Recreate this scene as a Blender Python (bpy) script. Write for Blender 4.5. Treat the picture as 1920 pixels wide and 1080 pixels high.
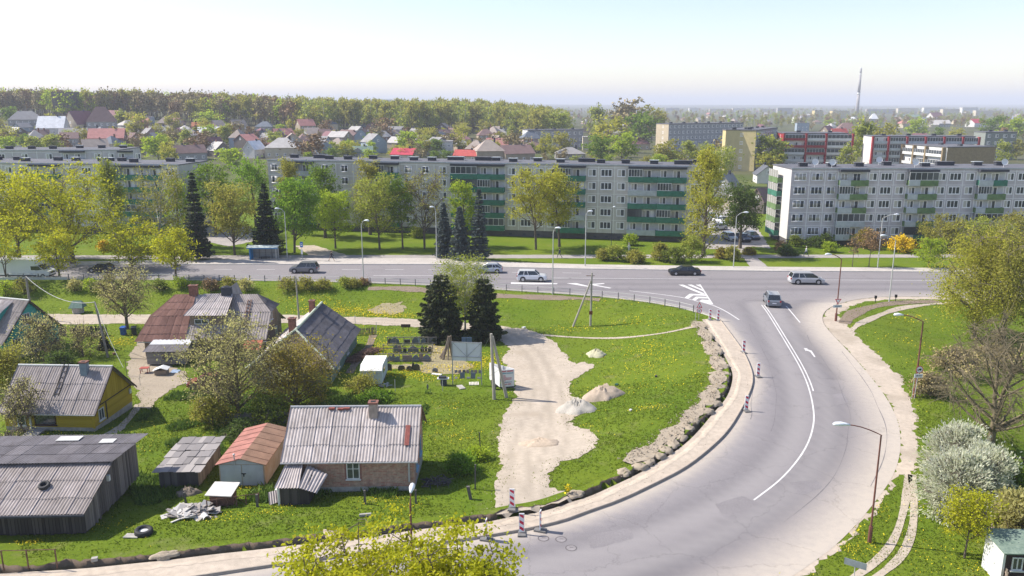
import bpy, math, random
import numpy as np
from mathutils import Vector, Matrix
from mathutils.geometry import delaunay_2d_cdt
for o in list(bpy.data.objects): bpy.data.objects.remove(o)
SC = bpy.context.scene
COL = SC.collection
R = math.radians
rnd = random.Random(7)
# ---------------------------------------------------------------- camera
TH = R(12.95); CT, ST = math.cos(TH), math.sin(TH); FPX = 1500.0; HC = 26.5
cam = bpy.data.cameras.new('camera'); camo = bpy.data.objects.new('camera', cam); COL.objects.link(camo)
camo.location = (0, 0, HC); camo.rotation_euler = (R(90) - TH, 0, 0)
cam.sensor_width = 36; cam.lens = 36 * FPX / 1920; cam.clip_end = 40000; cam.clip_start = 0.5
SC.camera = camo
# ---------------------------------------------------------------- sky, sun, exposure
SUN_EL = R(45); SHD = R(-13)                      # elevation; direction the shadows fall (from +x)
w = bpy.data.worlds.new('World'); SC.world = w; w.use_nodes = True
nt = w.node_tree; bg = nt.nodes['Background']
sky = nt.nodes.new('ShaderNodeTexSky'); sky.sky_type = 'NISHITA'; sky.sun_disc = False
sky.sun_elevation = SUN_EL; sky.sun_rotation = math.atan2(-math.cos(SHD), -math.sin(SHD))
sky.air_density = 1.0; sky.dust_density = 0.6; sky.ozone_density = 1.0; sky.altitude = 100
tm = nt.nodes.new('ShaderNodeMix'); tm.data_type = 'RGBA'; tm.blend_type = 'MULTIPLY'; tm.inputs[0].default_value = 1; tm.inputs[7].default_value = (.96, .885, .905, 1)
nt.links.new(sky.outputs[0], tm.inputs[6]); nt.links.new(tm.outputs[2], bg.inputs[0]); bg.inputs[1].default_value = 0.135
sl = bpy.data.lights.new('sun', 'SUN'); sl.energy = 4.5; sl.angle = R(0.5); sl.color = (1, .94, .85)
so = bpy.data.objects.new('sun', sl); COL.objects.link(so)
sv = Vector((-math.cos(SHD) * math.cos(SUN_EL), -math.sin(SHD) * math.cos(SUN_EL), math.sin(SUN_EL)))
so.rotation_euler = sv.to_track_quat('Z', 'Y').to_euler(); so.location = (0, 0, 200)
SC.view_settings.view_transform = 'Standard'; SC.view_settings.look = 'None'
SC.view_settings.exposure = 0.76; SC.view_settings.gamma = 1
HAZE = 0.00023
SC.cycles.max_bounces = 5; SC.cycles.diffuse_bounces = 2; SC.cycles.glossy_bounces = 2
SC.cycles.transmission_bounces = 3; SC.cycles.transparent_max_bounces = 4; SC.cycles.volume_bounces = 0
# ---------------------------------------------------------------- projection helpers (only to measure places on the ground)
def G0(px, py, z=0.0):
    u = (px - 960) / FPX; v = (py - 540) / FPX
    t = (z - HC) / (-ST - v * CT)
    return np.array((u * t, (CT - v * ST) * t))
def ZAT(X, Y, py):
    v = (py - 540) / FPX
    return HC - Y * (ST + v * CT) / (CT - v * ST)
def PL(*pts, z=0.0): return np.array([G0(a, b, z) for a, b in pts])
def dist_poly(P, L):
    """distance from points P(N,2) to polyline L(M,2)"""
    d = np.full(len(P), 1e9)
    for a, b in zip(L[:-1], L[1:]):
        ab = b - a; t = np.clip(((P - a) @ ab) / max(1e-9, ab @ ab), 0, 1)
        d = np.minimum(d, np.hypot(*(P - a - t[:, None] * ab).T))
    return d
def inside(P, poly):
    x, y = P[:, 0], P[:, 1]; r = np.zeros(len(P), bool); n = len(poly)
    for i in range(n):
        x0, y0 = poly[i]; x1, y1 = poly[(i + 1) % n]
        c = (y0 > y) != (y1 > y)
        with np.errstate(divide='ignore', invalid='ignore'):
            r ^= c & (x < (x1 - x0) * (y - y0) / (y1 - y0) + x0)
    return r
def sst(a, b, x):
    t = np.clip((x - a) / (b - a), 0, 1); return t * t * (3 - 2 * t)
def chaikin(L, n=2, closed=False):
    L = np.asarray(L)
    for _ in range(n):
        if closed: A, B = L, np.roll(L, -1, 0)
        else: A, B = L[:-1], L[1:]
        q = np.empty((2 * len(A), 2)); q[0::2] = .75 * A + .25 * B; q[1::2] = .25 * A + .75 * B
        L = q if closed else np.vstack([L[:1], q, L[-1:]])
    return L
def resample(L, step):
    s = np.r_[0, np.cumsum(np.hypot(*np.diff(L, axis=0).T))]; n = max(2, int(s[-1] / step) + 1)
    t = np.linspace(0, s[-1], n); return np.c_[np.interp(t, s, L[:, 0]), np.interp(t, s, L[:, 1])]
# ---------------------------------------------------------------- main lines of the place
TOP = np.vstack([[(-190, 123.6)], PL((0, 497.5), (100, 497.5), (480, 496.5), (640, 496.3), (840, 496.5), (960, 502), (1100, 505), (1300, 507.5), (1440, 509), (1750, 510.5), (1920, 511)), [(190, 122.0)]])
FEN = np.vstack([[(-190, 119.5)], PL((0, 523), (100, 523.5), (300, 525), (480, 526.5), (640, 529), (780, 534), (860, 538), (960, 545), (1100, 554), (1200, 564), (1270, 576), (1325, 590), (1350, 601))])
RING = PL((1350, 601), (1372, 630), (1395, 662), (1410, 697), (1412, 718), (1405, 740), (1390, 770), (1365, 811), (1330, 845), (1285, 880), (1235, 906), (1160, 942), (1100, 962), (1060, 978), (1010, 990), (960, 1000), (860, 1016), (767, 1028), (640, 1045), (480, 1067), (300, 1095), (60, 1130), (-300, 1180))
TREN = PL((1316, 600), (1333, 628), (1350, 653), (1365, 682), (1375, 702), (1371, 728), (1360, 752), (1335, 779), (1312, 808), (1285, 835), (1247, 862), (1210, 884), (1172, 903), (1135, 920), (1105, 934), (1072, 943), (1035, 957), (997, 966), (955, 972), (905, 984), (817, 991), (755, 1000), (680, 1011), (605, 1020), (542, 1026), (480, 1034), (400, 1042), (325, 1052), (225, 1062), (162, 1069), (0, 1078), (-300, 1100))
RTE = np.vstack([[(190, 109.0)], PL((1920, 561), (1752, 557), (1665, 556), (1615, 560), (1580, 567), (1552, 578), (1541, 592), (1543, 606), (1555, 622), (1580, 648), (1612, 682), (1645, 722), (1668, 755), (1684, 790), (1690, 830), (1684, 870), (1668, 905), (1638, 945), (1605, 985), (1565, 1025), (1520, 1058), (1480, 1085), (1380, 1145), (1200, 1240), (900, 1360))])
VER = np.vstack([[(190, 107.4)], PL((1920, 565), (1752, 561), (1665, 561.5), (1620, 566), (1592, 575), (1574, 588), (1574, 598), (1592, 614), (1606, 628), (1620, 642), (1642, 663), (1661, 683), (1684, 700), (1692, 716), (1706, 747), (1716, 775), (1721, 810), (1721, 850), (1715, 880), (1703, 896), (1690, 893), (1672, 905), (1657, 935), (1640, 958), (1617, 985), (1597, 1007), (1577, 1030), (1549, 1053), (1512, 1080), (1400, 1150), (1200, 1260))])
FEN = chaikin(FEN); RING = chaikin(RING); TREN = chaikin(TREN); RTE = chaikin(RTE); VER = chaikin(VER)
ISLE = np.vstack([FEN, TREN[3:], [(-190, 30), (-190, 119)]])
WALK = np.vstack([TREN, RING[::-1]])
def nrm(x, y, s, seed=0):
    """cheap smooth noise"""
    r = 0
    for k, (a, b, c) in enumerate(((1, .6, 1.3), (-.7, 1.1, 4.1), (1.7, -1.3, 2.2), (.4, 2.1, 5.7))):
        r = r + np.sin((x * a + y * b) / s + c + seed * 1.7 + 1.3 * np.sin((x * b - y * a) / s * .7 + c)) / 4
    return r
TR_S = resample(TREN, 1.2); VER_S = resample(VER, 1.5)
def hgt(X, Y, carve=False):
    X = np.atleast_1d(np.asarray(X, float)); Y = np.atleast_1d(np.asarray(Y, float)); P = np.c_[X, Y]
    z = np.zeros(len(X))
    near = (Y < 150) & (np.abs(X) < 190)
    if near.any():
        Q = P[near]; x, y = Q.T; zz = np.zeros(len(Q))
        ins = inside(Q, ISLE)
        if ins.any():
            q = Q[ins]; dn = dist_poly(q, FEN); dt = dist_poly(q, TR_S)
            h = -1.8 * sst(1.2, 9, dn)
            h = h * (1 - .55 * sst(78, 50, q[:, 1])) * (1 - .35 * sst(-5, 18, q[:, 0]))
            h = .28 * (1 - sst(2, 12, dt)) * sst(2, 7, dn) + h * sst(1, 15, dt)
            h += .10 * nrm(q[:, 0], q[:, 1], 4.5) * sst(1.5, 4, dn) * sst(1, 5, dt)
            zz[ins] = h
            if carve:
                d2 = dt.copy(); zc = zz[ins]; zc = np.where((d2 < .62) & (dn > 1), -.7, zc); zz[ins] = zc
        rt = (x > 14) & (y < 112) & ~ins
        if rt.any():
            q = Q[rt]; dv = dist_poly(q, VER_S)
            pol = np.vstack([VER, [(190, 5)]]); iv = inside(q, pol)
            zz[rt] = np.where(iv, -1.3 * sst(1.5, 13, dv) * sst(40, 62, q[:, 1]) + .08 * nrm(q[:, 0], q[:, 1], 4) * sst(1, 4, dv), 0)
        z[near] = zz
    far = Y > 230
    if far.any():
        x, y = X[far], Y[far]; u = x / y
        hill = sst(270, 700, y) * (8.5 + 9 * sst(-.1, -.5, u)) * sst(.16, -.05, u)
        hill += 1.2 * nrm(x, y, 60, 1) * sst(260, 400, y) * sst(3000, 1500, y)
        hill += sst(3500, 9000, y) * (14 + 5 * np.sin(x / 900) + 3 * np.sin(x / 370 + 1))
        z[far] = hill
    return z
def hz(x, y): return float(hgt(x, y)[0])
def G(px, py):
    """the point of the terrain seen at a pixel"""
    z = 0.0
    for _ in range(12):
        p = G0(px, py, z); z2 = hz(p[0], p[1])
        if abs(z2 - z) < .003: break
        z = z * .4 + z2 * .6 if p[1] > 300 else z2 * .8 + z * .2
    p = G0(px, py, z); return Vector((p[0], p[1], hz(p[0], p[1])))
# ---------------------------------------------------------------- materials
MATS = {}
def new_mat(name):
    m = bpy.data.materials.new(name); m.use_nodes = True; return m, m.node_tree, m.node_tree.nodes['Principled BSDF']
def M(name, c, rough=.85, var=.15, sc=2.0, bump=0.0, metal=0.0, c2=None, stretch=(1, 1, 1), spec=.3, detail=3):
    if name in MATS: return MATS[name]
    m, t, b = new_mat(name); L = t.links.new
    b.inputs['Roughness'].default_value = rough; b.inputs['Metallic'].default_value = metal
    b.inputs['Specular IOR Level'].default_value = spec
    c = tuple(c); hi = tuple(min(1, q * (1 + var)) for q in c); lo = tuple(q * (1 - var) for q in c)
    if c2 is not None: lo, hi = c, tuple(c2)
    if var == 0 and c2 is None: b.inputs[0].default_value = (*c, 1)
    else:
        g = t.nodes.new('ShaderNodeTexCoord'); mp = t.nodes.new('ShaderNodeMapping'); mp.inputs['Scale'].default_value = stretch
        n = t.nodes.new('ShaderNodeTexNoise'); n.inputs['Scale'].default_value = sc; n.inputs['Detail'].default_value = detail; n.inputs['Roughness'].default_value = .65
        r = t.nodes.new('ShaderNodeValToRGB'); r.color_ramp.elements[0].position = .33; r.color_ramp.elements[1].position = .67
        r.color_ramp.elements[0].color = (*lo, 1); r.color_ramp.elements[1].color = (*hi, 1)
        L(g.outputs['Object'], mp.inputs[0]); L(mp.outputs[0], n.inputs[0]); L(n.outputs[0], r.inputs[0]); L(r.outputs[0], b.inputs[0])
        if bump:
            u = t.nodes.new('ShaderNodeBump'); u.inputs['Strength'].default_value = min(1, bump); u.inputs['Distance'].default_value = .05
            L(n.outputs[0], u.inputs['Height']); L(u.outputs[0], b.inputs['Normal'])
    MATS[name] = m; return m
def island_mat(name, lo, hi, rough=.8, trans=0.0, mid=None):
    """per-leaf / per-pane colour picked between two colours"""
    if name in MATS: return MATS[name]
    m, t, b = new_mat(name); L = t.links.new
    g = t.nodes.new('ShaderNodeNewGeometry'); r = t.nodes.new('ShaderNodeValToRGB')
    r.color_ramp.elements[0].color = (*lo, 1); r.color_ramp.elements[1].color = (*hi, 1)
    if mid is not None:
        e = r.color_ramp.elements.new(.5); e.color = (*mid, 1)
    L(g.outputs['Random Per Island'], r.inputs[0]); L(r.outputs[0], b.inputs[0])
    b.inputs['Roughness'].default_value = rough; b.inputs['Specular IOR Level'].default_value = .25
    if trans:
        tr = t.nodes.new('ShaderNodeBsdfTranslucent'); mx = t.nodes.new('ShaderNodeMixShader'); mx.inputs[0].default_value = trans
        L(r.outputs[0], tr.inputs[0]); L(b.outputs[0], mx.inputs[1]); L(tr.outputs[0], mx.inputs[2])
        L(mx.outputs[0], t.nodes['Material Output'].inputs[0])
    MATS[name] = m; return m
# ---------------------------------------------------------------- object helpers
def tag(o, label=None, cat=None, group=None, kind=None):
    if label: o['label'] = label
    if cat: o['category'] = cat
    if group: o['group'] = group
    if kind: o['kind'] = kind
    return o
def empty(name, loc, rz=0, label=None, cat=None, group=None):
    o = bpy.data.objects.new(name, None); COL.objects.link(o); o.location = loc; o.rotation_euler = (0, 0, rz); o.empty_display_size = .3
    return tag(o, label, cat, group)
def link(name, me, parent=None, loc=None, rz=None):
    o = bpy.data.objects.new(name, me); COL.objects.link(o)
    if parent: o.parent = parent
    if loc is not None: o.location = loc
    if rz is not None: o.rotation_euler = (0, 0, rz)
    return o
def copy_tree(o, parent=None, kids=None):
    c = o.copy(); COL.objects.link(c)
    if parent: c.parent = parent
    for ch in list(o.children): copy_tree(ch, c)
    return c
def kids(o):
    r = []
    for c in o.children: r.append(c); r += kids(c)
    return r
def mesh_np(name, V, F, mats=(), smooth=False, fm=None):
    """V (N,3), F (M,k) all faces with k corners"""
    V = np.asarray(V, np.float32); F = np.asarray(F, np.int32); me = bpy.data.meshes.new(name)
    me.vertices.add(len(V)); me.vertices.foreach_set('co', V.ravel())
    k = F.shape[1]; me.loops.add(F.size); me.loops.foreach_set('vertex_index', F.ravel())
    me.polygons.add(len(F)); me.polygons.foreach_set('loop_start', np.arange(0, F.size, k, dtype=np.int32))
    try: me.polygons.foreach_set('loop_total', np.full(len(F), k, np.int32))
    except Exception: pass
    for m in mats: me.materials.append(m)
    if fm is not None: me.polygons.foreach_set('material_index', np.asarray(fm, np.int32))
    if smooth: me.polygons.foreach_set('use_smooth', np.ones(len(F), bool))
    me.update(calc_edges=True); me.validate(); return me
class MB:
    def __init__(s): s.V = []; s.F = []; s.I = []; s.X = None
    def add(s, vs, fs, mi=0, T=None):
        n = len(s.V); T2 = s.X
        for v in vs:
            v = Vector(v)
            if T is not None: v = T @ v
            if T2 is not None: v = T2 @ v
            s.V.append(v)
        for f in fs: s.F.append([n + i for i in f]); s.I.append(mi)
        return s
    def box(s, x0, x1, y0, y1, z0, z1, mi=0, T=None):
        v = [(x, y, z) for z in (z0, z1) for y in (y0, y1) for x in (x0, x1)]
        return s.add(v, [(0, 2, 3, 1), (4, 5, 7, 6), (0, 1, 5, 4), (2, 6, 7, 3), (0, 4, 6, 2), (1, 3, 7, 5)], mi, T)
    def tube(s, pts, r, n=6, mi=0, cap=True, T=None):
        pts = [Vector(p) for p in pts]; rs = r if hasattr(r, '__len__') else [r] * len(pts); vs = []; fs = []
        for i, p in enumerate(pts):
            d = (pts[min(i + 1, len(pts) - 1)] - pts[max(i - 1, 0)]).normalized()
            a = Vector((0, 0, 1)) if abs(d.z) < .9 else Vector((1, 0, 0)); u = d.cross(a).normalized(); w_ = d.cross(u)
            for k in range(n):
                t = 2 * math.pi * k / n; vs.append(p + (u * math.cos(t) + w_ * math.sin(t)) * rs[i])
        for i in range(len(pts) - 1):
            for k in range(n):
                a, b = i * n + k, i * n + (k + 1) % n; fs.append((a, a + n, b + n, b))
        if cap: fs.append(tuple(range(n))); fs.append(tuple((len(pts) - 1) * n + k for k in reversed(range(n))))
        return s.add(vs, fs, mi, T)
    def prism(s, poly, vec, mi=0, T=None, mis=None):
        """3d polygon extruded along vec"""
        n = len(poly); v = [Vector(p) for p in poly]; vec = Vector(vec); nn = Vector((0, 0, 0))
        for i in range(n): nn += v[i].cross(v[(i + 1) % n])
        if nn.dot(vec) > 0: v = v[::-1]
        vs = v + [p + vec for p in v]
        s.add(vs, [tuple(range(n))], mi, T); b = len(s.V) - 2 * n
        s.F.append([b + n + i for i in reversed(range(n))]); s.I.append(mi)
        for i in range(n):
            j = (i + 1) % n; s.F.append([b + i, b + n + i, b + n + j, b + j]); s.I.append(mi if mis is None else mis)
        return s
    def quad(s, a, b, c, d, mi=0, T=None): return s.add([a, b, c, d], [(0, 1, 2, 3)], mi, T)
    def lathe(s, prof, n=12, mi=0, T=None):
        vs = []; fs = []
        for r_, z in prof:
            for k in range(n): t = 2 * math.pi * k / n; vs.append((r_ * math.cos(t), r_ * math.sin(t), z))
        for i in range(len(prof) - 1):
            for k in range(n): a, b = i * n + k, i * n + (k + 1) % n; fs.append((a, b, b + n, a + n))
        fs.append(tuple(reversed(range(n)))); fs.append(tuple((len(prof) - 1) * n + k for k in range(n)))
        return s.add(vs, fs, mi, T)
    def mesh(s, name, mats, smooth=False):
        me = bpy.data.meshes.new(name); me.from_pydata([tuple(v) for v in s.V], [], s.F)
        for m in (mats if isinstance(mats, (list, tuple)) else [mats]): me.materials.append(m)
        me.polygons.foreach_set('material_index', s.I)
        if smooth: me.polygons.foreach_set('use_smooth', [True] * len(s.F))
        me.update(); return me
    def build(s, name, mats, parent=None, smooth=False, loc=None, rz=None): return link(name, s.mesh(name, mats, smooth), parent, loc, rz)
# ---------------------------------------------------------------- the ground
def grass_mat():
    m, t, b = new_mat('grass_ground'); L = t.links.new; N = t.nodes.new
    g = N('ShaderNodeNewGeometry'); b.inputs['Roughness'].default_value = .9; b.inputs['Specular IOR Level'].default_value = .1
    def noise(s, det=4, r=.6):
        n = N('ShaderNodeTexNoise'); n.inputs['Scale'].default_value = s; n.inputs['Detail'].default_value = det; n.inputs['Roughness'].default_value = r
        L(g.outputs['Position'], n.inputs[0]); return n
    def ramp(src, *st):
        r = N('ShaderNodeValToRGB'); e = r.color_ramp.elements
        e[0].position, e[0].color = st[0][0], (*st[0][1], 1); e[1].position, e[1].color = st[-1][0], (*st[-1][1], 1)
        for p, c in st[1:-1]: k = e.new(p); k.color = (*c, 1)
        L(src.outputs[0], r.inputs[0]); return r
    def mix(f, a, c, mode='MIX'):
        x = N('ShaderNodeMix'); x.data_type = 'RGBA'; x.blend_type = mode
        if hasattr(f, 'outputs'): L(f.outputs[0], x.inputs[0])
        else: x.inputs[0].default_value = f
        L(a.outputs[0] if a.bl_idname != 'ShaderNodeMix' else a.outputs[2], x.inputs[6]); L(c.outputs[0] if c.bl_idname != 'ShaderNodeMix' else c.outputs[2], x.inputs[7]); return x
    fine = ramp(noise(3.5, 6, .75), (.3, (.055, .098, .007)), (.52, (.124, .172, .012)), (.72, (.165, .225, .018)))
    big = ramp(noise(.11, 5), (.35, (.080, .150, .008)), (.6, (.152, .20, .015)), (.8, (.19, .215, .030)))
    c = mix(.45, fine, big)
    dry = ramp(noise(.33, 7, .7), (.56, (0, 0, 0)), (.72, (1, 1, 1)))
    dc = ramp(noise(6, 3), (.3, (.16, .15, .05)), (.7, (.27, .235, .13)))
    f2 = N('ShaderNodeMath'); f2.operation = 'MULTIPLY'; L(dry.outputs[0], f2.inputs[0]); f2.inputs[1].default_value = .55
    c = mix(f2, c, dc)
    # far town ground turns to mixed garden soil and meadow
    sp = N('ShaderNodeSeparateXYZ'); L(g.outputs['Position'], sp.inputs[0])
    mr = N('ShaderNodeMapRange'); mr.inputs[1].default_value = 200; mr.inputs[2].default_value = 330; L(sp.outputs[1], mr.inputs[0])
    far = ramp(noise(.02, 6), (.35, (.055, .075, .022)), (.5, (.10, .095, .055)), (.66, (.085, .11, .03)))
    c = mix(mr, c, far)
    L(c.outputs[2], b.inputs[0])
    bn = noise(5, 5, .8); bu = N('ShaderNodeBump'); bu.inputs['Strength'].default_value = .8; bu.inputs['Distance'].default_value = .12
    L(bn.outputs[0], bu.inputs['Height']); L(bu.outputs[0], b.inputs['Normal']); return m
GRASS = grass_mat()
def axis(segs):
    r = []
    for a, b, s in segs: r += list(np.arange(a, b, s))
    r.append(segs[-1][1]); return np.array(r)
xs = axis([(-12000, -2000, 400), (-2000, -300, 50), (-300, -120, 8), (-120, -60, 2), (-60, 46, .55), (46, 120, 2), (120, 300, 8), (300, 2000, 50), (2000, 12000, 400)])
ys = axis([(-200, 20, 10), (20, 36, 2), (36, 120, .55), (120, 240, 4), (240, 900, 14), (900, 3000, 60), (3000, 16000, 400)])
XX, YY = np.meshgrid(xs, ys); zz = hgt(XX.ravel(), YY.ravel(), True)
nx = len(xs); ii = np.arange(len(zz)).reshape(len(ys), nx)
Fq = np.stack([ii[:-1, :-1], ii[:-1, 1:], ii[1:, 1:], ii[1:, :-1]], -1).reshape(-1, 4)
tag(link('ground', mesh_np('ground', np.c_[XX.ravel(), YY.ravel(), zz], Fq, [GRASS], True)), kind='structure')
def region(name, poly, off, mat, step=1.5, jit=0.0, flat=None, attrs=None, kind='structure', seed=1):
    poly = np.asarray(poly); 
    if jit:
        poly = resample(np.vstack([poly, poly[:1]]), max(.35, jit * 1.2))[:-1]; rg = np.random.default_rng(seed)
        poly = poly + rg.normal(0, jit * .45, poly.shape) + np.c_[nrm(poly[:, 0], poly[:, 1], .8, seed), nrm(poly[:, 1], poly[:, 0], .8, seed + 3)] * jit
    elif step < 50: poly = resample(np.vstack([poly, poly[:1]]), step)[:-1]
    lo, hi = poly.min(0), poly.max(0)
    gx, gy = np.meshgrid(np.arange(lo[0] + step / 2, hi[0], step), np.arange(lo[1] + step / 2, hi[1], step))
    Q = np.c_[gx.ravel(), gy.ravel()]
    if len(Q): Q = Q[inside(Q, poly)]
    if len(Q): Q = Q[dist_poly(Q, np.vstack([poly, poly[:1]])) > step * .3]
    pts = [Vector(p) for p in np.vstack([poly, Q])] if len(Q) else [Vector(p) for p in poly]
    r = delaunay_2d_cdt(pts, [], [list(range(len(poly)))], 1, 1e-5)
    V = np.array([tuple(v) for v in r[0]]); F = r[2]
    z = (hgt(V[:, 0], V[:, 1]) if flat is None else np.full(len(V), flat)) + off
    me = bpy.data.meshes.new(name); me.from_pydata(np.c_[V, z].tolist(), [], [list(f) for f in F])
    if len(me.polygons) and sum(p.normal.z for p in me.polygons) < 0: me.flip_normals()
    me.materials.append(mat)
    if attrs:
        for k, fn in attrs.items():
            a = me.attributes.new(k, 'FLOAT', 'POINT'); a.data.foreach_set('value', fn(V).astype(np.float32))
    o = link(name, me); tag(o, kind=kind); return o
def attr_mix_mat(name, base, cols, bump=.3, fine=9.0, rough=.85, extra=None):
    """base noise colour, then for every attribute a mix towards a colour"""
    m, t, b = new_mat(name); L = t.links.new; N = t.nodes.new; g = N('ShaderNodeNewGeometry'); b.inputs['Roughness'].default_value = rough
    b.inputs['Specular IOR Level'].default_value = .2
    def noise(s, det=5, r=.65):
        n = N('ShaderNodeTexNoise'); n.inputs['Scale'].default_value = s; n.inputs['Detail'].default_value = det; n.inputs['Roughness'].default_value = r
        L(g.outputs['Position'], n.inputs[0]); return n
    n1 = noise(fine); r = N('ShaderNodeValToRGB'); L(n1.outputs[0], r.inputs[0]); r.color_ramp.elements[0].position = .3; r.color_ramp.elements[1].position = .7
    r.color_ramp.elements[0].color = (*[q * .86 for q in base], 1); r.color_ramp.elements[1].color = (*[q * 1.12 for q in base], 1); cur = r.outputs[0]
    n2 = noise(.35); r2 = N('ShaderNodeValToRGB'); L(n2.outputs[0], r2.inputs[0]); r2.color_ramp.elements[0].position = .3; r2.color_ramp.elements[1].position = .7
    k = .4 if extra else 1; r2.color_ramp.elements[0].color = (1 - .12 * k,) * 3 + (1,); r2.color_ramp.elements[1].color = (1 + .1 * k,) * 3 + (1,)
    x = N('ShaderNodeMix'); x.data_type = 'RGBA'; x.blend_type = 'MULTIPLY'; x.inputs[0].default_value = 1; L(cur, x.inputs[6]); L(r2.outputs[0], x.inputs[7]); cur = x.outputs[2]
    for k, (c, noisy) in cols.items():
        a = N('ShaderNodeAttribute'); a.attribute_name = k; f = a.outputs['Fac']
        if noisy:
            nn = noise(noisy); ad = N('ShaderNodeMath'); ad.operation = 'MULTIPLY_ADD'; L(nn.outputs[0], ad.inputs[0]); ad.inputs[1].default_value = .9; ad.inputs[2].default_value = .55
            mm = N('ShaderNodeMath'); mm.operation = 'MULTIPLY'; mm.use_clamp = True; L(f, mm.inputs[0]); L(ad.outputs[0], mm.inputs[1]); f = mm.outputs[0]
        x = N('ShaderNodeMix'); x.data_type = 'RGBA'; L(f, x.inputs[0]); L(cur, x.inputs[6]); x.inputs[7].default_value = (*c, 1); cur = x.outputs[2]
    if extra == 'cracks':
        vo = N('ShaderNodeTexVoronoi'); vo.feature = 'DISTANCE_TO_EDGE'; vo.inputs['Scale'].default_value = .16
        dn = noise(.8); mx = N('ShaderNodeVectorMath'); mx.operation = 'SCALE'; mx.inputs[3].default_value = 1.6; L(dn.outputs[1], mx.inputs[0])
        av = N('ShaderNodeVectorMath'); L(g.outputs['Position'], av.inputs[0]); L(mx.outputs[0], av.inputs[1]); L(av.outputs[0], vo.inputs[0])
        cr = N('ShaderNodeValToRGB'); L(vo.outputs['Distance'], cr.inputs[0]); cr.color_ramp.elements[0].color = (.82, .82, .82, 1); cr.color_ramp.elements[1].position = .009; cr.color_ramp.elements[1].color = (1, 1, 1, 1)
        x = N('ShaderNodeMix'); x.data_type = 'RGBA'; x.blend_type = 'MULTIPLY'; x.inputs[0].default_value = 1; L(cur, x.inputs[6]); L(cr.outputs[0], x.inputs[7]); cur = x.outputs[2]
    L(cur, b.inputs[0])
    u = N('ShaderNodeBump'); u.inputs['Strength'].default_value = bump; u.inputs['Distance'].default_value = .04; L(n1.outputs[0], u.inputs['Height']); L(u.outputs[0], b.inputs['Normal'])
    return m
SANDC = (.45, .38, .305)
ASPH = attr_mix_mat('asphalt', (.232, .214, .217), {'dark': ((.145, .135, .143), 0), 'lite': ((.285, .265, .26), 0), 'dust': ((.45, .395, .335), 1.6)}, .15, 14, extra='cracks')
SAND = attr_mix_mat('sand', SANDC, {'dark': ((.30, .25, .19), 1.5)}, .6, 2.2)
PAVE = attr_mix_mat('pavement', (.46, .42, .38), {}, .2, 3)
PATHM = attr_mix_mat('path_asphalt', (.34, .31, .29), {}, .2, 3)
LANEM = attr_mix_mat('lane_sand', (.43, .365, .29), {'mid': ((.35, .29, .22), 2.0), 'rut': ((.33, .28, .22), 3.0)}, .7, 2.5)
SOIL = attr_mix_mat('soil', (.22, .17, .125), {}, .6, 5)
ROAD = np.vstack([TOP, RTE, [(-10, 22), (-60, 20)], RING[::-1], FEN[::-1]])
RTS = resample(RTE, 1.5); RGS = resample(RING[:], 1.5); FES = resample(FEN, 2)
DL = chaikin(PL((1428, 572), (1440, 588), (1462, 624), (1485, 662), (1502, 692), (1515, 722), (1523, 752), (1527, 782), (1524, 805), (1516, 830), (1502, 855), (1478, 885), (1455, 907), (1435, 922), (1400, 948), (1300, 1000), (1150, 1050), (900, 1110)))
DLS = resample(DL, 1.5)
def a_dust(V):
    side = (V[:, 1] < 100)
    a = 1 - sst(.1, 4.6, dist_poly(V, RTS)); b = 1 - sst(.0, 1.6, dist_poly(V, RGS)); c = (1 - sst(0, 1.3, dist_poly(V, FES))) * .8
    return np.clip(a * np.where(V[:, 1] < 106, 1, .5) + b + c, 0, 1)
def a_dark(V):
    d = dist_poly(V, RTS); dd = dist_poly(V, DLS); s = V[:, 1] < 112
    right = (inside(V, np.vstack([DL, RTE[::-1]])))
    v = np.exp(-((d - 5.2) / 1.5) ** 2) * right * sst(95, 88, V[:, 1]) + .6 * np.exp(-((d - 3.6) / 1.0) ** 2) * (V[:, 0] > 25) * (V[:, 1] > 75) * (V[:, 1] < 108)
    g2 = np.exp(-((dd - 2.4) / .8) ** 2) * ~right * s * .6
    main = (V[:, 1] > 110) * (np.exp(-(np.abs((V[:, 1] - 114.2) / .9)) ** 2) + np.exp(-(np.abs((V[:, 1] - 117.8) / .9)) ** 2) + np.exp(-(np.abs((V[:, 1] - 121.2) / .7)) ** 2)) * .55
    return np.clip(v + g2 + main, 0, 1)
def a_lite(V):
    right = (inside(V, np.vstack([DL, RTE[::-1]]))); dd = dist_poly(V, DLS)
    return np.clip(np.exp(-((dd - 1.2) / 1.0) ** 2) * (V[:, 1] < 108) * .7 + (dd > 4) * ~right * (V[:, 1] < 100) * (V[:, 1] > 40) * .35, 0, 1)
region('road', ROAD, .02, ASPH, .75, attrs={'dust': a_dust, 'dark': a_dark, 'lite': a_lite}, flat=0)
region('gravel_verge', np.vstack([RTE + 0, VER[::-1]]), .012, SAND, 1.2, jit=.3, attrs={'dark': lambda V: .5 * (nrm(V[:, 0], V[:, 1], 1.5) > .35)}, flat=0)
region('sandy_walkway', WALK, .10, SAND, .8, jit=0, flat=0)
NS = np.vstack([[(-190, 125.8)], PL((100, 492), (345, 489), (480, 486.5), (560, 485.5), (840, 485.5), (900, 488), (960, 493), (1100, 497), (1440, 501.5), (1750, 503.5), (1920, 504)), [(190, 124.5)]])
region('pavement', np.vstack([NS, TOP[::-1]]), .13, PAVE, 2, flat=0)
region('footpath', np.vstack([[(-190, 133.3)], PL((0, 479), (400, 479), (840, 478), (1440, 478), (1800, 477)), [(190, 134.5)], [(190, 130.7)], PL((1800, 483), (1440, 484), (960, 484.5), (545, 485), (400, 486), (0, 486)), [(-190, 129)]]), .03, PATHM, 2, jit=.1, flat=0)
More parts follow.
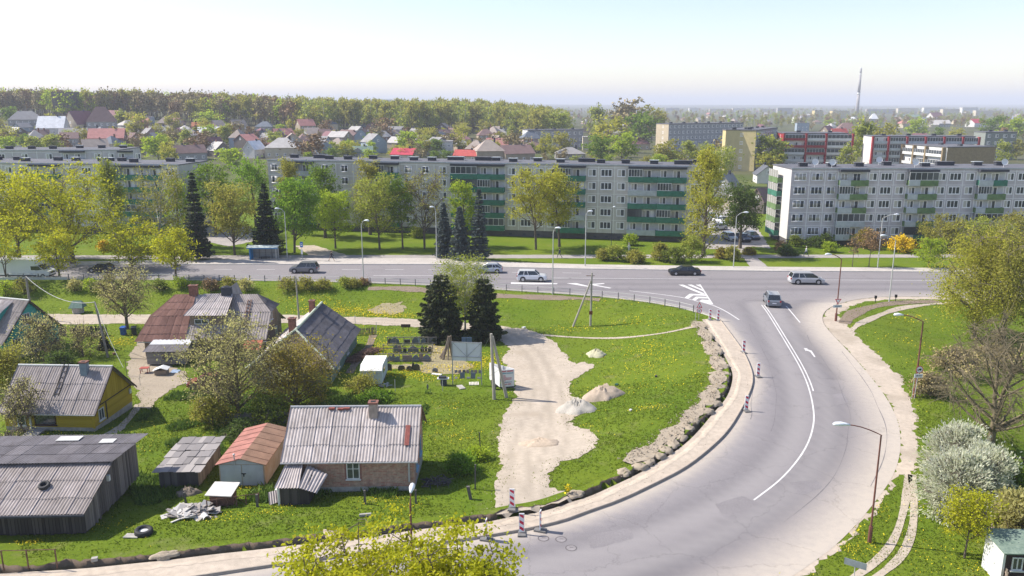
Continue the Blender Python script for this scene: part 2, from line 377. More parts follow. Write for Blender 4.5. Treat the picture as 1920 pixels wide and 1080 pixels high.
region('footpath', PL((1382, 464), (1392, 462), (1440, 500.5), (1406, 501)), .045, PATHM, 1, jit=.1, flat=0)
region('dirt_path', PL((553, 461), (590, 460), (648, 478), (580, 479)), .035, LANEM, 1, jit=.2, flat=0)
region('parking_yard', PL((1326, 385), (1392, 385), (1412, 415), (1445, 466), (1412, 462), (1375, 467), (1318, 467), (1318, 430)), .02, PATHM, 2, jit=.2, flat=0)
region('parking_yard', PL((380, 425), (470, 425), (478, 452), (430, 462), (380, 452)), .02, PATHM, 2, jit=.2, flat=0)
LZ = -1.55
lane_up = [(-60, 588), (98, 589), (268, 590), (400, 590), (530, 590), (645, 594), (792, 599), (930, 610), (985, 618), (1017, 627), (1042, 645), (1060, 665), (1078, 684), (1090, 679), (1112, 684), (1112, 692), (1090, 701), (1074, 712), (1068, 727), (1068, 742), (1088, 748), (1105, 757), (1100, 772), (1080, 780), (1068, 790), (1078, 800), (1105, 806), (1122, 824), (1118, 838), (1108, 847), (1085, 860), (1056, 865), (1037, 877), (1027, 896), (1030, 916), (1058, 922), (1076, 934), (1035, 955), (960, 968), (935, 973)]
lane_lo = [(930, 955), (927, 940), (924, 917), (938, 880), (934, 847), (937, 810), (942, 785), (952, 765), (966, 747), (964, 715), (948, 688), (940, 672), (958, 655), (938, 640), (915, 628), (900, 622), (792, 613), (645, 607), (530, 606), (400, 607), (268, 607), (98, 609), (-60, 610)]
def gz(p): return G(*p)[:2]
LANE = np.array([gz(p) for p in lane_up + lane_lo])
LANE = np.vstack([LANE[:39], LANE[39:]])
RUT = [resample(chaikin(np.array([gz(p) for p in q])), 1) for q in ([(98, 598), (530, 597), (792, 606), (930, 618), (985, 645), (1015, 690), (1018, 740), (990, 800), (970, 860), (975, 920), (985, 985)], [(985, 985), (1000, 920), (1040, 850), (1050, 790), (1035, 720), (1000, 660)])]
region('dirt_lane', LANE, .035, LANEM, .45, jit=.22, attrs={'rut': lambda V: np.clip(sum(np.exp(-((dist_poly(V, q) - .75) / .22) ** 2) for q in RUT), 0, 1) * .8, 'mid': lambda V: np.clip(nrm(V[:, 0], V[:, 1], 1.3, 2) * 1.2 - .3, 0, .8)})
YARD = np.array([gz(p) for p in [(258, 640), (272, 640), (285, 668), (330, 690), (352, 700), (348, 718), (318, 732), (292, 752), (280, 770), (262, 765), (260, 742), (248, 718), (238, 695), (243, 668)]])
region('dirt_yard', YARD, .03, attr_mix_mat('yard_soil', (.33, .275, .205), {}, .6, 4), .6, jit=.25)
def ribbon(name, L, wdt, off, mat, flat=None, jit=0, wob=0, step=.6, seed=0, prof=None):
    L = resample(chaikin(np.asarray(L), 2), step); T = np.gradient(L, axis=0); T /= np.hypot(*T.T)[:, None]; Nn = np.c_[-T[:, 1], T[:, 0]]
    rg = np.random.default_rng(seed); ws = wdt / 2 * (1 + wob * np.sin(np.arange(len(L)) * .37 + seed) + wob * rg.normal(0, .3, len(L)))
    k = np.linspace(-1, 1, 5); P = (L[:, None] + Nn[:, None] * (ws[:, None] * k)[:, :, None]).reshape(-1, 2)
    z = (hgt(P[:, 0], P[:, 1]) if flat is None else np.full(len(P), flat)) + off
    i = np.arange(len(P)).reshape(len(L), 5); F = np.stack([i[:-1, :-1], i[:-1, 1:], i[1:, 1:], i[1:, :-1]], -1).reshape(-1, 4)
    me = mesh_np(name, np.c_[P, z], F, [mat])
    if sum(p.normal.z for p in me.polygons) < 0: me.flip_normals()
    return tag(link(name, me), kind='structure')
gl = lambda pts: np.array([gz(p) for p in pts])
ribbon('footpath', gl([(1015, 628), (1060, 632), (1120, 634), (1200, 631), (1260, 623), (1300, 614), (1325, 607)]), .55, .03, LANEM, wob=.2, seed=2)
ribbon('footpath', gl([(1590, 626), (1602, 614), (1620, 603), (1650, 590), (1682, 579), (1720, 573), (1760, 569), (1850, 566)]), .9, .035, LANEM, wob=.25, seed=3)
ribbon('dirt_strip', gl([(1583, 607), (1590, 595), (1612, 581), (1645, 573), (1680, 567), (1760, 565)]), 1.7, .03, SOIL, wob=.2, seed=4)
ribbon('dirt_strip', gl([(690, 541), (760, 540), (860, 550), (960, 556), (1080, 559), (1125, 562)]), 1.6, .03, SOIL, wob=.3, seed=4)
for k, pts in enumerate(([(1704, 890), (1700, 925), (1696, 950), (1690, 975), (1680, 1005), (1660, 1038), (1622, 1070), (1560, 1110)], [(1710, 890), (1713, 930), (1714, 960), (1712, 988), (1703, 1020), (1688, 1047), (1655, 1075), (1600, 1112)])):
    ribbon('wheel_track', gl(pts), .5, .03, LANEM, wob=.12, seed=k)
ribbon('wheel_track', gl([(262, 758), (245, 782), (215, 812), (180, 825)]), .8, .028, LANEM, wob=.3, seed=9)
region('bare_ground', gl([(788, 654), (815, 645), (848, 655), (893, 690), (860, 700), (800, 700), (765, 690), (722, 696), (716, 684), (790, 683), (808, 664)]), .03, attr_mix_mat('yard_mix', (.30, .255, .15), {}, .8, 3), .7, jit=.35)
region('bare_ground', gl([(690, 580), (715, 570), (758, 566), (755, 585), (735, 590), (700, 588)]), .03, MATS.get('x') or bpy.data.materials['yard_mix'], .7, jit=.4)
ribbon('dirt_path', gl([(700, 628), (690, 655), (672, 672), (655, 700)]), 1.0, .028, SOIL, wob=.2, seed=9)
# trench along the new walkway: outer lip, dug floor, broken bank
TRS = resample(TREN, .28); T_ = np.gradient(TRS, axis=0); T_ /= np.hypot(*T_.T)[:, None]; Nn = np.c_[-T_[:, 1], T_[:, 0]]
if not inside(TRS[40:41] + Nn[40:41] * 3, ISLE)[0]: Nn = -Nn
rg = np.random.default_rng(5); n = len(TRS)
wob = np.convolve(rg.normal(0, 1, n + 8), np.ones(5) / 5, 'same')[4:-4]
prof = [(-.85, 'o', .11), (-.40, 'o', .12), (-.34, 'f', -.45), (.28, 'f', -.52), (.38, 'b', .45), (.46, 'b', 1.0), (.60, 'g', 1), (1.15, 'g', 1)]
rows = []
for k, (d, ty, v) in enumerate(prof):
    off = d + (wob * .22 if ty in 'bf' or d == .60 else wob * .1 if k == 1 else 0) + (rg.normal(0, .04, n) if ty != 'g' else 0)
    P = TRS + Nn * off[:, None] if hasattr(off, '__len__') else TRS + Nn * off
    hg = hgt(P[:, 0], P[:, 1]) + .04
    z = np.full(n, v) if ty in 'of' else (-.38 + (hg + .42) * v if ty == 'b' else hg)
    z = z + (rg.normal(0, .035, n) if ty in 'fb' else 0); rows.append(np.c_[P, z])
V = np.stack(rows, 1).reshape(-1, 3); i = np.arange(len(V)).reshape(n, len(prof))
F = np.stack([i[:-1, :-1], i[:-1, 1:], i[1:, 1:], i[1:, :-1]], -1).reshape(-1, 4)
me = mesh_np('trench', V, F, [attr_mix_mat('trench_soil', (.17, .125, .09), {}, .8, 5), GRASS, SAND], fm=np.tile([2, 0, 0, 0, 0, 1, 1], n - 1))
if sum(p.normal.z for p in me.polygons) < 0: me.flip_normals()
tag(link('trench', me), kind='structure')
def kerb(name, L, w_, z0, z1, mat, side=0):
    L = resample(L, .9); T = np.gradient(L, axis=0); T /= np.hypot(*T.T)[:, None]; Nq = np.c_[-T[:, 1], T[:, 0]]
    a, b = L + Nq * (w_ / 2 + side), L + Nq * (-w_ / 2 + side); nn = len(L)
    V = np.vstack([np.c_[a, np.full(nn, z0)], np.c_[a, np.full(nn, z1)], np.c_[b, np.full(nn, z1)], np.c_[b, np.full(nn, z0)]])
    i = np.arange(nn - 1); F = [np.c_[i + q * nn, i + q * nn + 1, i + (q + 1) * nn + 1, i + (q + 1) * nn] for q in range(3)]
    return tag(link(name, mesh_np(name, V, np.vstack(F)[:, ::-1], [mat])), kind='structure')
KERBS = M('kerb_sandy', (.33, .285, .24), var=.15, sc=1.5); KERB = M('kerb_concrete', (.42, .40, .37), var=.12, sc=1.5)
kerb('kerb', TOP, .16, 0, .145, KERB); kerb('kerb', RING, .11, 0, .19, KERBS); kerb('kerb', FEN, .16, 0, .12, KERB)
kerb('kerb', chaikin(RTE[:46], 0) + 0, .10, 0, .04, KERBS)
# seams and mended patches of the asphalt
SEAM = M('seam', (.165, .152, .156), var=.2)
for k, (o_, a, b) in enumerate(((-3.1, 10, 46), (2.9, 14, 60), (5.6, 20, 52), (-5.2, 22, 44), (8.2, 24, 58))):
    L_ = resample(DL, 1.0); T_q = np.gradient(L_, axis=0); T_q /= np.hypot(*T_q.T)[:, None]; L_ = (L_ + np.c_[-T_q[:, 1], T_q[:, 0]] * o_ + np.c_[nrm(L_[:, 0], L_[:, 1], 3, k), 0 * L_[:, 0]] * .25)[a:b]; L_ = L_[inside(L_, ROAD)]
    if len(L_) > 5: ribbon('road_seam', L_, .045, .024, SEAM, flat=0, wob=.5, seed=k)
PATCHM = attr_mix_mat('asphalt_patch', (.222, .205, .208), {}, .2, 12)
for q in ([(1480, 905), (1530, 900), (1545, 915), (1500, 930)], [(1340, 945), (1395, 930), (1420, 945), (1360, 972)], [(1560, 740), (1580, 737), (1592, 755), (1568, 760)], [(1100, 1005), (1180, 990), (1190, 1010), (1110, 1030)], [(690, 505), (760, 505), (765, 509), (692, 509)]): region('asphalt_patch', PL(*q), .0235, PATCHM, .8, jit=.06, flat=0)
# painted markings
PAINT = attr_mix_mat('road_paint', (.60, .585, .57), {}, .1, 3)
def mark(name, pts, z=.026): 
    P = PL(*pts); me = bpy.data.meshes.new(name); me.from_pydata([(x, y, z) for x, y in P], [], [list(range(len(P)))])
    if me.polygons[0].normal.z < 0: me.flip_normals()
    me.materials.append(PAINT); return tag(link(name, me), kind='structure')
def stripe(pts, w_, z=.026, name='road_line', dash=None):
    L = PL(*pts) if not isinstance(pts, np.ndarray) else pts
    if dash is None: return ribbon(name, L, w_, z, PAINT, flat=0, step=1.2)
    L = resample(L, .5); a, b = int(dash[0] / .5), int(dash[1] / .5)
    for i in range(0, len(L) - a, a + b): ribbon(name, L[i:i + a + 1], w_, z, PAINT, flat=0, step=1.2)
T2 = np.gradient(DL, axis=0); T2 /= np.hypot(*T2.T)[:, None]; N2 = np.c_[-T2[:, 1], T2[:, 0]]
dlc = DL[DL[:, 1] > 50.0]; stripe(dlc, .13)
k = (DL[:, 1] > 71); off = DL[k] + N2[k] * .34 * (1 if N2[5][0] > 0 else -1); stripe(off, .13)
stripe([(1474, 574), (1500, 605)], .15)
stripe([(1035, 521.5), (1310, 523.5)], .16); stripe([(1540, 525), (1560, 525), (1760, 526), (1920, 526)], .16)
stripe([(700, 516.8), (880, 517.2)], .16); stripe([(0, 511), (330, 513)], .14)
stripe([(0, 505), (480, 505.5), (860, 506)], .14, dash=(3, 4)); stripe([(960, 511), (1180, 513)], .14, dash=(3, 5))
mark('road_marking', [(958, 529.5), (1000, 530.5), (1045, 531.5), (1045, 533), (1000, 533.5), (958, 532.6)])
mark('road_marking', [(1062, 531.5), (1080, 531), (1106, 537), (1104, 538.3)]); mark('road_marking', [(1102, 533), (1132, 531.2), (1134, 532.4), (1110, 534.8)]); mark('road_marking', [(1110, 534.9), (1116, 534.4), (1147, 540), (1143, 541)])
stripe([(1180, 545.5), (1230, 551), (1282, 558), (1310, 566), (1335, 571.5), (1360, 583), (1386, 600)], .18)
for q in ([(1272, 534), (1281, 534), (1322, 551), (1316, 552)], [(1289, 534), (1297, 534), (1317, 543), (1320, 547)], [(1304, 534), (1312, 534), (1315, 539)], [(1283, 559), (1293, 551), (1325, 552.5), (1327, 555), (1300, 554), (1291, 560)], [(1297, 562.5), (1305, 556.5), (1328, 557), (1330, 560), (1310, 559.5), (1304, 563.5)], [(1309, 566), (1316, 562), (1332, 563), (1335, 571)]): mark('road_marking', q)
stripe([(1312, 533.5), (1336, 571)], .22, z=.030)
mark('road_arrow', [(1507, 653), (1514, 653.5), (1513.5, 655.2), (1522, 658), (1529, 669.5), (1526.5, 669.8), (1519, 660), (1512, 657.5), (1511, 659)])
TRIMB = M('car_trim', (.03, .03, .033), .6, var=.05)
q_ = lambda px, py: G(px, py) + Vector((0, 0, .03))
# ================================================================ people
SKIN = M('skin', (.45, .27, .19), .6, var=.05)
def person(label, p, rz, shirt, trousers, hair, stride=.28, arms=.3, s=1.0, legs_bare=False, group='people walking'):
    J = [(0, 0, .95), (0, 0, 1.15), (0, 0, 1.42), (0.01, 0, 1.52), (.03, 0, 1.66), (.02, 0, 1.76)]; Rr = [(.15, .12), (.14, .11), (.17, .11), (.055, .055), (.10, .085), (.06, .06)]; E_ = [(i, i + 1) for i in range(5)]
    def chain(root, pts, rs):
        last = root
        for q, r_ in zip(pts, rs): J.append(q); Rr.append((r_, r_)); E_.append((last, len(J) - 1)); last = len(J) - 1
    for sd, ph in ((-1, 1), (1, -1)):
        st = stride * ph; chain(0, [(st * .15, sd * .09, .88), (st * .75 + .05, sd * .10, .50), (st * 1.1 - (.12 if ph < 0 else 0), sd * .10, .09), (st * 1.1 + .14 - (.08 if ph < 0 else 0), sd * .11, .04)], (.085, .06, .042, .038))
        ar = -arms * ph; chain(2, [(0, sd * .19, 1.40), (ar * .5 - .04, sd * .24, 1.14), (ar + .06, sd * .22, .92), (ar + .10, sd * .22, .84)], (.055, .042, .032, .03))
    me = bpy.data.meshes.new('body'); me.from_pydata(J, E_, []); o = bpy.data.objects.new('tmp', me); COL.objects.link(o); md = o.modifiers.new('s', 'SKIN'); o.modifiers.new('d', 'SUBSURF').levels = 2
    for v, r_ in zip(me.skin_vertices[0].data, Rr): v.radius = r_
    me.skin_vertices[0].data[0].use_root = True; dg = bpy.context.evaluated_depsgraph_get(); m2 = bpy.data.meshes.new_from_object(o.evaluated_get(dg)); bpy.data.objects.remove(o)
    m2.materials.clear(); [m2.materials.append(q) for q in (SKIN, shirt, trousers, TRIMB)]
    for f in m2.polygons:
        c = f.center; f.use_smooth = True; arm_ = abs(c.y) > .2 and c.z > .8
        f.material_index = 0 if c.z > 1.5 or (arm_ and c.z < .93) else 1 if c.z > .93 or arm_ else (0 if legs_bare and c.z < .55 and c.z > .1 else 2 if c.z > .09 else 3)
    r = link('person', m2, None, p, rz); r.scale = (s, s, s); tag(r, label, 'person', group)
    q = MB(); q.lathe([(.04, .13), (.09, .08), (.115, .0), (.10, -.06)], 10, 0, Matrix.Translation((-.005, 0, 1.72))); q.build('hair', hair, r, True); q = MB(); q.box(.115, .135, -.012, .012, 1.66, 1.69); q.build('nose', SKIN, r)
    for y in (-.035, .035): q = MB(); q.box(.105, .122, y - .01, y + .01, 1.695, 1.71); q.build('eye', TRIMB, r)
CK = lambda n, c: M('cloth_' + n, c, .9, var=.12, sc=8); HAIRD = M('hair_dark', (.03, .02, .015), .8, var=.1); HAIRG = M('hair_light', (.45, .42, .38), .8, var=.1)
person('person in dark sportswear jogging right on the pavement', q_(622, 491) + Vector((0, 0, .1)), 0, CK('dark', (.05, .035, .04)), CK('black', (.02, .02, .025)), HAIRD, .42, .3, legs_bare=True); person('person in dark blue clothes striding left on the footpath', q_(1049, 484), math.pi, CK('navy', (.03, .04, .08)), CK('navy2', (.03, .035, .06)), HAIRD, .34); person('person in white standing on the footpath among the shrubs', q_(1179, 474), R(-60), CK('white', (.68, .68, .68)), CK('white2', (.6, .6, .58)), HAIRG, .1, .1); person('person in pale shirt and dark trousers walking left before the right block', q_(1511, 481), math.pi, CK('pale', (.55, .56, .60)), CK('denim', (.04, .05, .09)), HAIRG, .32)
# ================================================================ apartment blocks
FRAME = M('window_white', (.86, .84, .84), .5, var=.05)
PANE = island_mat('window_pane', (.03, .035, .045), (.52, .49, .45), .12, mid=(.09, .10, .11))
ROOFF = M('roof_felt', (.12, .12, .135), var=.2, sc=.4); FASC = M('dark_fascia', (.05, .055, .07), var=.1)
GREEN = M('balcony_teal', (.045, .17, .115), var=.25, sc=1.2); LIME = M('balcony_green', (.13, .205, .085), var=.25, sc=1.2)
PALE = M('balcony_pale', (.42, .45, .46), var=.15, sc=1); PLINTH = M('plinth', (.10, .095, .10), var=.2, sc=.6)
WCACHE = {}
def window_mesh(w_, h_, n, t=.13):
    k = (round(w_, 2), round(h_, 2), n)
    if k in WCACHE: return WCACHE[k]
    m = MB(); m.box(0, w_, -.05, .02, 0, t); m.box(0, w_, -.05, .02, h_ - t, h_); m.box(0, t, -.05, .02, t, h_ - t); m.box(w_ - t, w_, -.05, .02, t, h_ - t)
    m.box(-.06, w_ + .06, -.12, 0, -.05, 0)
    xs_ = [t + (w_ - 2 * t) * i / n for i in range(n + 1)]
    for x in xs_[1:-1]: m.box(x - t / 2, x + t / 2, -.048, .02, t, h_ - t)
    for a, b in zip(xs_[:-1], xs_[1:]): m.box(a, b, -.015, .01, t, h_ - t, 1)
    WCACHE[k] = m.mesh('window', [FRAME, PANE]); return WCACHE[k]
class Facade:
    """collects windows and hangs them on the building as parts; past 95 the rest is one stuff part"""
    def __init__(s, root): s.root = root; s.items = []
    def win(s, x, y, z, w_, h_, n, rz=0, big=0): s.items.append((big, x, y, z, w_, h_, n, rz))
    def done(s, name='window', cap=95):
        it = sorted(s.items, key=lambda q: -q[0]); rest = it[cap:]
        for (_, x, y, z, w_, h_, n, rz) in it[:cap]:
            link(name, window_mesh(w_, h_, n), s.root, (x, y, z), rz)
        if rest:
            V = []; F = []; I = []; c = 0
            for (_, x, y, z, w_, h_, n, rz) in rest:
                me = window_mesh(w_, h_, n); v = np.empty(len(me.vertices) * 3); me.vertices.foreach_get('co', v); v = v.reshape(-1, 3)
                cc, ss = math.cos(rz), math.sin(rz); V.append(np.c_[v[:, 0] * cc - v[:, 1] * ss + x, v[:, 0] * ss + v[:, 1] * cc + y, v[:, 2] + z])
                f = np.empty(len(me.polygons) * 4, np.int32); me.loops.foreach_get('vertex_index', f); F.append(f.reshape(-1, 4) + c); c += len(v)
                q = np.empty(len(me.polygons), np.int32); me.polygons.foreach_get('material_index', q); I.append(q)
            o = link('windows', mesh_np('windows', np.vstack(V), np.vstack(F), [FRAME, PANE], fm=np.concatenate(I)), s.root); tag(o, kind='stuff')
def px_on(A, B, px, z=8.0):
    u = (px - 960) / FPX; D = B - A; dz = z - HC
    return (u * (A[1] * CT - dz * ST) - A[0]) / (D[0] - u * D[1] * CT) * math.hypot(*D)
def panel_block(name, label, A, B, depth, bays, H=14.6, floors=5, wall=None, joint=None, bal=None, greens=(GREEN,), z0=0.0, plinth=1.3, seed=1, endwins=0, winrows=None, vents=12, west=None, group=None, fascia=True):
    """A, B: the two ends of the front wall on the ground; bays: list of (pixel x, type)"""
    rg = random.Random(seed); A = np.array(A); B = np.array(B); L_ = math.hypot(*(B - A)); rz = math.atan2(B[1] - A[1], B[0] - A[0])
    r = empty(name, (A[0], A[1], z0), rz, label, 'apartment building', group)
    X = [px_on(A, B, p) if not isinstance(p, tuple) else p[0] for p, _ in bays]; T = [t for _, t in bays]
    X[0] = 0.0; X[-1] = L_; fh = (H - plinth - .5) / floors
    m = MB(); m.box(0, L_, 0, depth, plinth, H - .12); m.box(.12, L_ - .12, .06, depth - .06, -1.5, plinth, 1)
    for i, x in enumerate(X):
        if 0 < i < len(X) - 1 and not (T[i] == 'B' and T[i - 1] == 'B'): m.box(x - .06, x + .06, -.02, .02, plinth, H - .3, 2)
    for a, b, t in zip(X[:-1], X[1:], T[:-1]):
        if t[0] != 'B':
            for k in range(1, floors + 1): m.box(a, b, -.018, .02, plinth + fh * k - .05, plinth + fh * k + .05, 2)
            cw = (b - a) * rg.choice((.3, .5, .7)); m.box(a + cw, a + cw + .6, -.012 + .06, .07, .35, .7, 3)
    m.build('wall', [wall, PLINTH, joint, FASC], r)
    fz = Facade(r)
    for i, (a, b, t) in enumerate(zip(X[:-1], X[1:], T[:-1])):
        wb = b - a
        if t[0] == 'w':
            n = int(t[1]); ww = min(wb - .7, {1: .9, 2: 1.6, 3: 2.25}[n]); mx = (a + b) / 2
            for k in range(floors): fz.win(mx - ww / 2, 0, plinth + fh * k + .85, ww, 1.45, n, big=mx)
        elif t == 'B':
            nb = max(1, round(wb / 5.7)); bw = wb / nb
            for j in range(nb):
                x0 = a + bw * j
                for k in range(floors):
                    zf = plinth + fh * k; pm = rg.choice(greens) if (bal is None) else bal(i, j, k, rg)
                    if pm is None: pm = PALE
                    bo = empty('balcony', (x0, 0, zf)); bo.parent = r
                    q = MB(); q.box(.02, bw - .02, -1.0, 0, -.12, .02); q.build('slab', PALE, bo)
                    q = MB(); q.box(.02, bw - .02, -1.04, -.98, -.1, .98); q.box(.02, .08, -.98, 0, .02, .98); q.box(bw - .08, bw - .02, -.98, 0, .02, .98)
                    q.build('parapet', pm, bo)
                    if LIME in greens and pm is not PALE: q = MB(); q.box(.02, bw * rg.choice((.34, .38, .5)), -1.07, -1.04, -.08, .99); q.build('balcony_screen', PALE, bo)
                    g = rg.random()
                    if g < .38:
                        q = MB(); ns = 5; hh = fh - 1.12; gw = bw if g < .2 else bw / 2
                        for s_ in range(ns + 1): xx = .04 + (gw - .14) * s_ / ns; q.box(xx, xx + .06, -1.02, -.97, .98, .98 + hh)
                        q.box(.02, gw - .02, -1.03, -.96, .98, 1.05); q.box(.02, gw - .02, -1.03, -.96, .92 + hh, .99 + hh)
                        for s_ in range(ns): xx = .1 + (gw - .14) * s_ / ns; q.box(xx, xx + (gw - .14) / ns - .06, -1.0, -.985, 1.05, .92 + hh, 1)
                        q.build('glazing', [FRAME if rg.random() < .75 else FASC, PANE], bo)
                    fz.win(x0 + .5, 0, zf + .85, 1.3, 1.4, 2, big=x0); fz.win(x0 + bw - 2.7, 0, zf + .6, 1.5, 1.65, 2, big=x0); 
                    q = MB(); q.box(x0 + bw - 1.1, x0 + bw - .45, -.03, .01, zf + .1, zf + 2.2); q.build('balcony_door', FRAME, r) if rg.random() < .3 else None
                q = MB(); q.box(x0 + .03, x0 + bw - .03, -.03, .0, plinth, H - .5)
            q = MB(); q.box(a + .07, b - .07, -.012, 0, plinth, H - .6); q.build('loggia_wall', M('loggia_white', (.52, .52, .54), var=.08), r)
            if fascia: q = MB(); q.box(a, b, -1.1, 0, H - .55, H - .13); q.build('balcony_roof', FASC, r)
        elif t == 'R':
            for k in range(floors): fz.win(a + .3, 0, plinth + fh * k + .8, wb - .6, 1.5, max(2, int(wb / 1.1)), big=a)
    fz.done()
    m = MB(); m.box(-.12, L_ + .12, -.12, depth + .12, H - .12, H + .08); m.box(-.14, L_ + .14, -.16, -.12, H - .1, H + .12, 1); m.build('roof', [ROOFF, PALE], r)
    for i in range(vents):
        x = L_ * (i + .5) / vents + rg.uniform(-1, 1); y = depth * rg.choice((.35, .6)); ww = rg.choice((1.6, 1.6, 3.4))
        q = MB(); q.box(x, x + ww, y, y + .9, H + .08, H + .75); q.box(x - .15, x + ww + .15, y - .15, y + 1.05, H + .75, H + .85, 1); q.build('roof_vent', [FASC, ROOFF if rg.random() < .6 else PALE], r)
    if endwins:
        m = MB(); m.box(-.02, 0, .1, depth - .1, plinth, H - .3); m.build('end_wall', west or wall, r)
        for k in range(floors):
            zf = plinth + fh * k; y0 = depth * .42; bl = depth * .5
            bo = empty('balcony', (0, y0, zf)); bo.parent = r
            q = MB(); q.box(-1.0, 0, 0, bl, -.12, .0); q.box(-1.04, -.98, 0, bl, -.1, .98, 1); q.box(-.98, 0, -.02, .03, .0, .98, 1); q.box(-.98, 0, bl - .03, bl, 0, .98, 1); q.build('parapet', [PALE, LIME if k % 3 else GREEN], bo)
            q = MB()
            for s_ in range(5): q.box(-1.02, -.97, bl * s_ / 4.05, bl * s_ / 4.05 + .07, .98, fh - .15)
            q.box(-1.0, -.985, .07, bl, 1.0, fh - .2, 1); q.build('glazing', [FRAME, PANE], bo)
    return r, L_, H
W1 = M('panel_beige', (.55, .505, .475), var=.14, sc=.5, stretch=(1, 1, .35), detail=6); W1J = M('panel_joint', (.76, .75, .71), var=.05)
W2 = M('panel_grey', (.52, .475, .50), var=.14, sc=.5, stretch=(1, 1, .35), detail=6); W2J = M('panel_joint_pale', (.78, .76, .76), var=.05)
WEST = M('end_white', (.62, .60, .57), var=.06, sc=.5)
A1, B1_ = G0(510, 428), G0(1318, 455)
b1 = [(510, 'w3'), (535, 'B'), (592, 'w2'), (632, 'w2'), (664, 'w2'), (700, 'B'), (750, 'w2'), (783, 'w2'), (815, 'w2'), (847, 'B'), (947, 'w2'), (972, 'w3'), (1000, 'w2'), (1022, 'w2'), (1045, 'B'), (1098, 'w2'), (1121, 'w3'), (1151, 'w2'), (1177, 'B'), (1286, 'w3'), (1318, 'e')]
panel_block('apartment_building', 'long five storey panel block with teal green balconies behind the tree row in the middle', A1, B1_, 10.5, b1, H=14.8, wall=W1, joint=W1J, bal=lambda i, j, k, g: GREEN if g.random() < .78 else PALE, seed=4, vents=20, group='five storey panel blocks along the main road')
A2, B2_ = G0(1474, 459), G0(1474, 459) + np.array([75, .3])
b2 = [(1474, 'w3'), (1514, 'w3'), (1543, 'w2'), (1567, 'B'), (1621, 'w2'), (1643, 'w3'), (1671, 'w2'), (1695, 'B'), (1750, 'w2'), (1771, 'w3'), (1800, 'w2'), (1825, 'B'), (1878, 'w2'), (1898, 'w3'), (1927, 'w2'), (1955, 'B'), (2010, 'w2'), (2040, 'w3'), (2070, 'w2'), (2100, 'e')]
rb2, L2, H2 = panel_block('apartment_building', 'grey panel block on the right with grass green balconies and a sunlit white end wall', A2, B2_, 11, b2, H=14.6, wall=W2, joint=W2J, greens=(LIME, LIME, GREEN, PALE), seed=9, vents=13, endwins=1, west=WEST, plinth=1.1, group='five storey panel blocks along the main road')
DISHM = M('dish_white', (.7, .7, .7), .5, var=.03)
for x, y in ((5, 2), (8, 1.2), (24, 1.5), (41, 1.5), (47, 2.2), (20, 8)):
    q = MB(); T = Matrix.Translation((x, y, H2 + 1.1)) @ Matrix.Rotation(R(75), 4, 'X'); q.lathe([(.05, 0), (.35, .04), (.62, .16), (.64, .18), (.35, .08), (.03, .05)], 14, 0, T); q.tube([(x, y + .1, H2), (x, y + .1, H2 + 1.1)], .04, 5); q.build('satellite_dish', DISHM, rb2)
A0, B0 = G0(30, 432) + np.array([-22, 2.5]), G0(346, 440)
b0 = [(-140, 'w3'), (-110, 'w2'), (-80, 'B'), (-20, 'w2'), (10, 'w2'), (35, 'w3'), (65, 'B'), (120, 'w2'), (150, 'w3'), (185, 'w2'), (210, 'B'), (308, 'w3'), (346, 'e')]
panel_block('apartment_building', 'panel block on the left mostly hidden behind yellow green maples', A0, B0, 12, b0, H=14.4, wall=W1, joint=W1J, seed=14, vents=12, group='five storey panel blocks along the main road')
panel_block('apartment_building', 'pale panel block whose flat roof shows above the leftmost block', G0(-60, 420, 0) + np.array([-10, 26]), (-101, 208), 14, [(0, 'w3')] + [((6.0 * i,), 'w2' if i % 3 else 'B') for i in range(1, 7)] + [(0, 'e')], H=15, wall=W2, joint=W2J, seed=15, vents=6, group='apartment blocks further back')
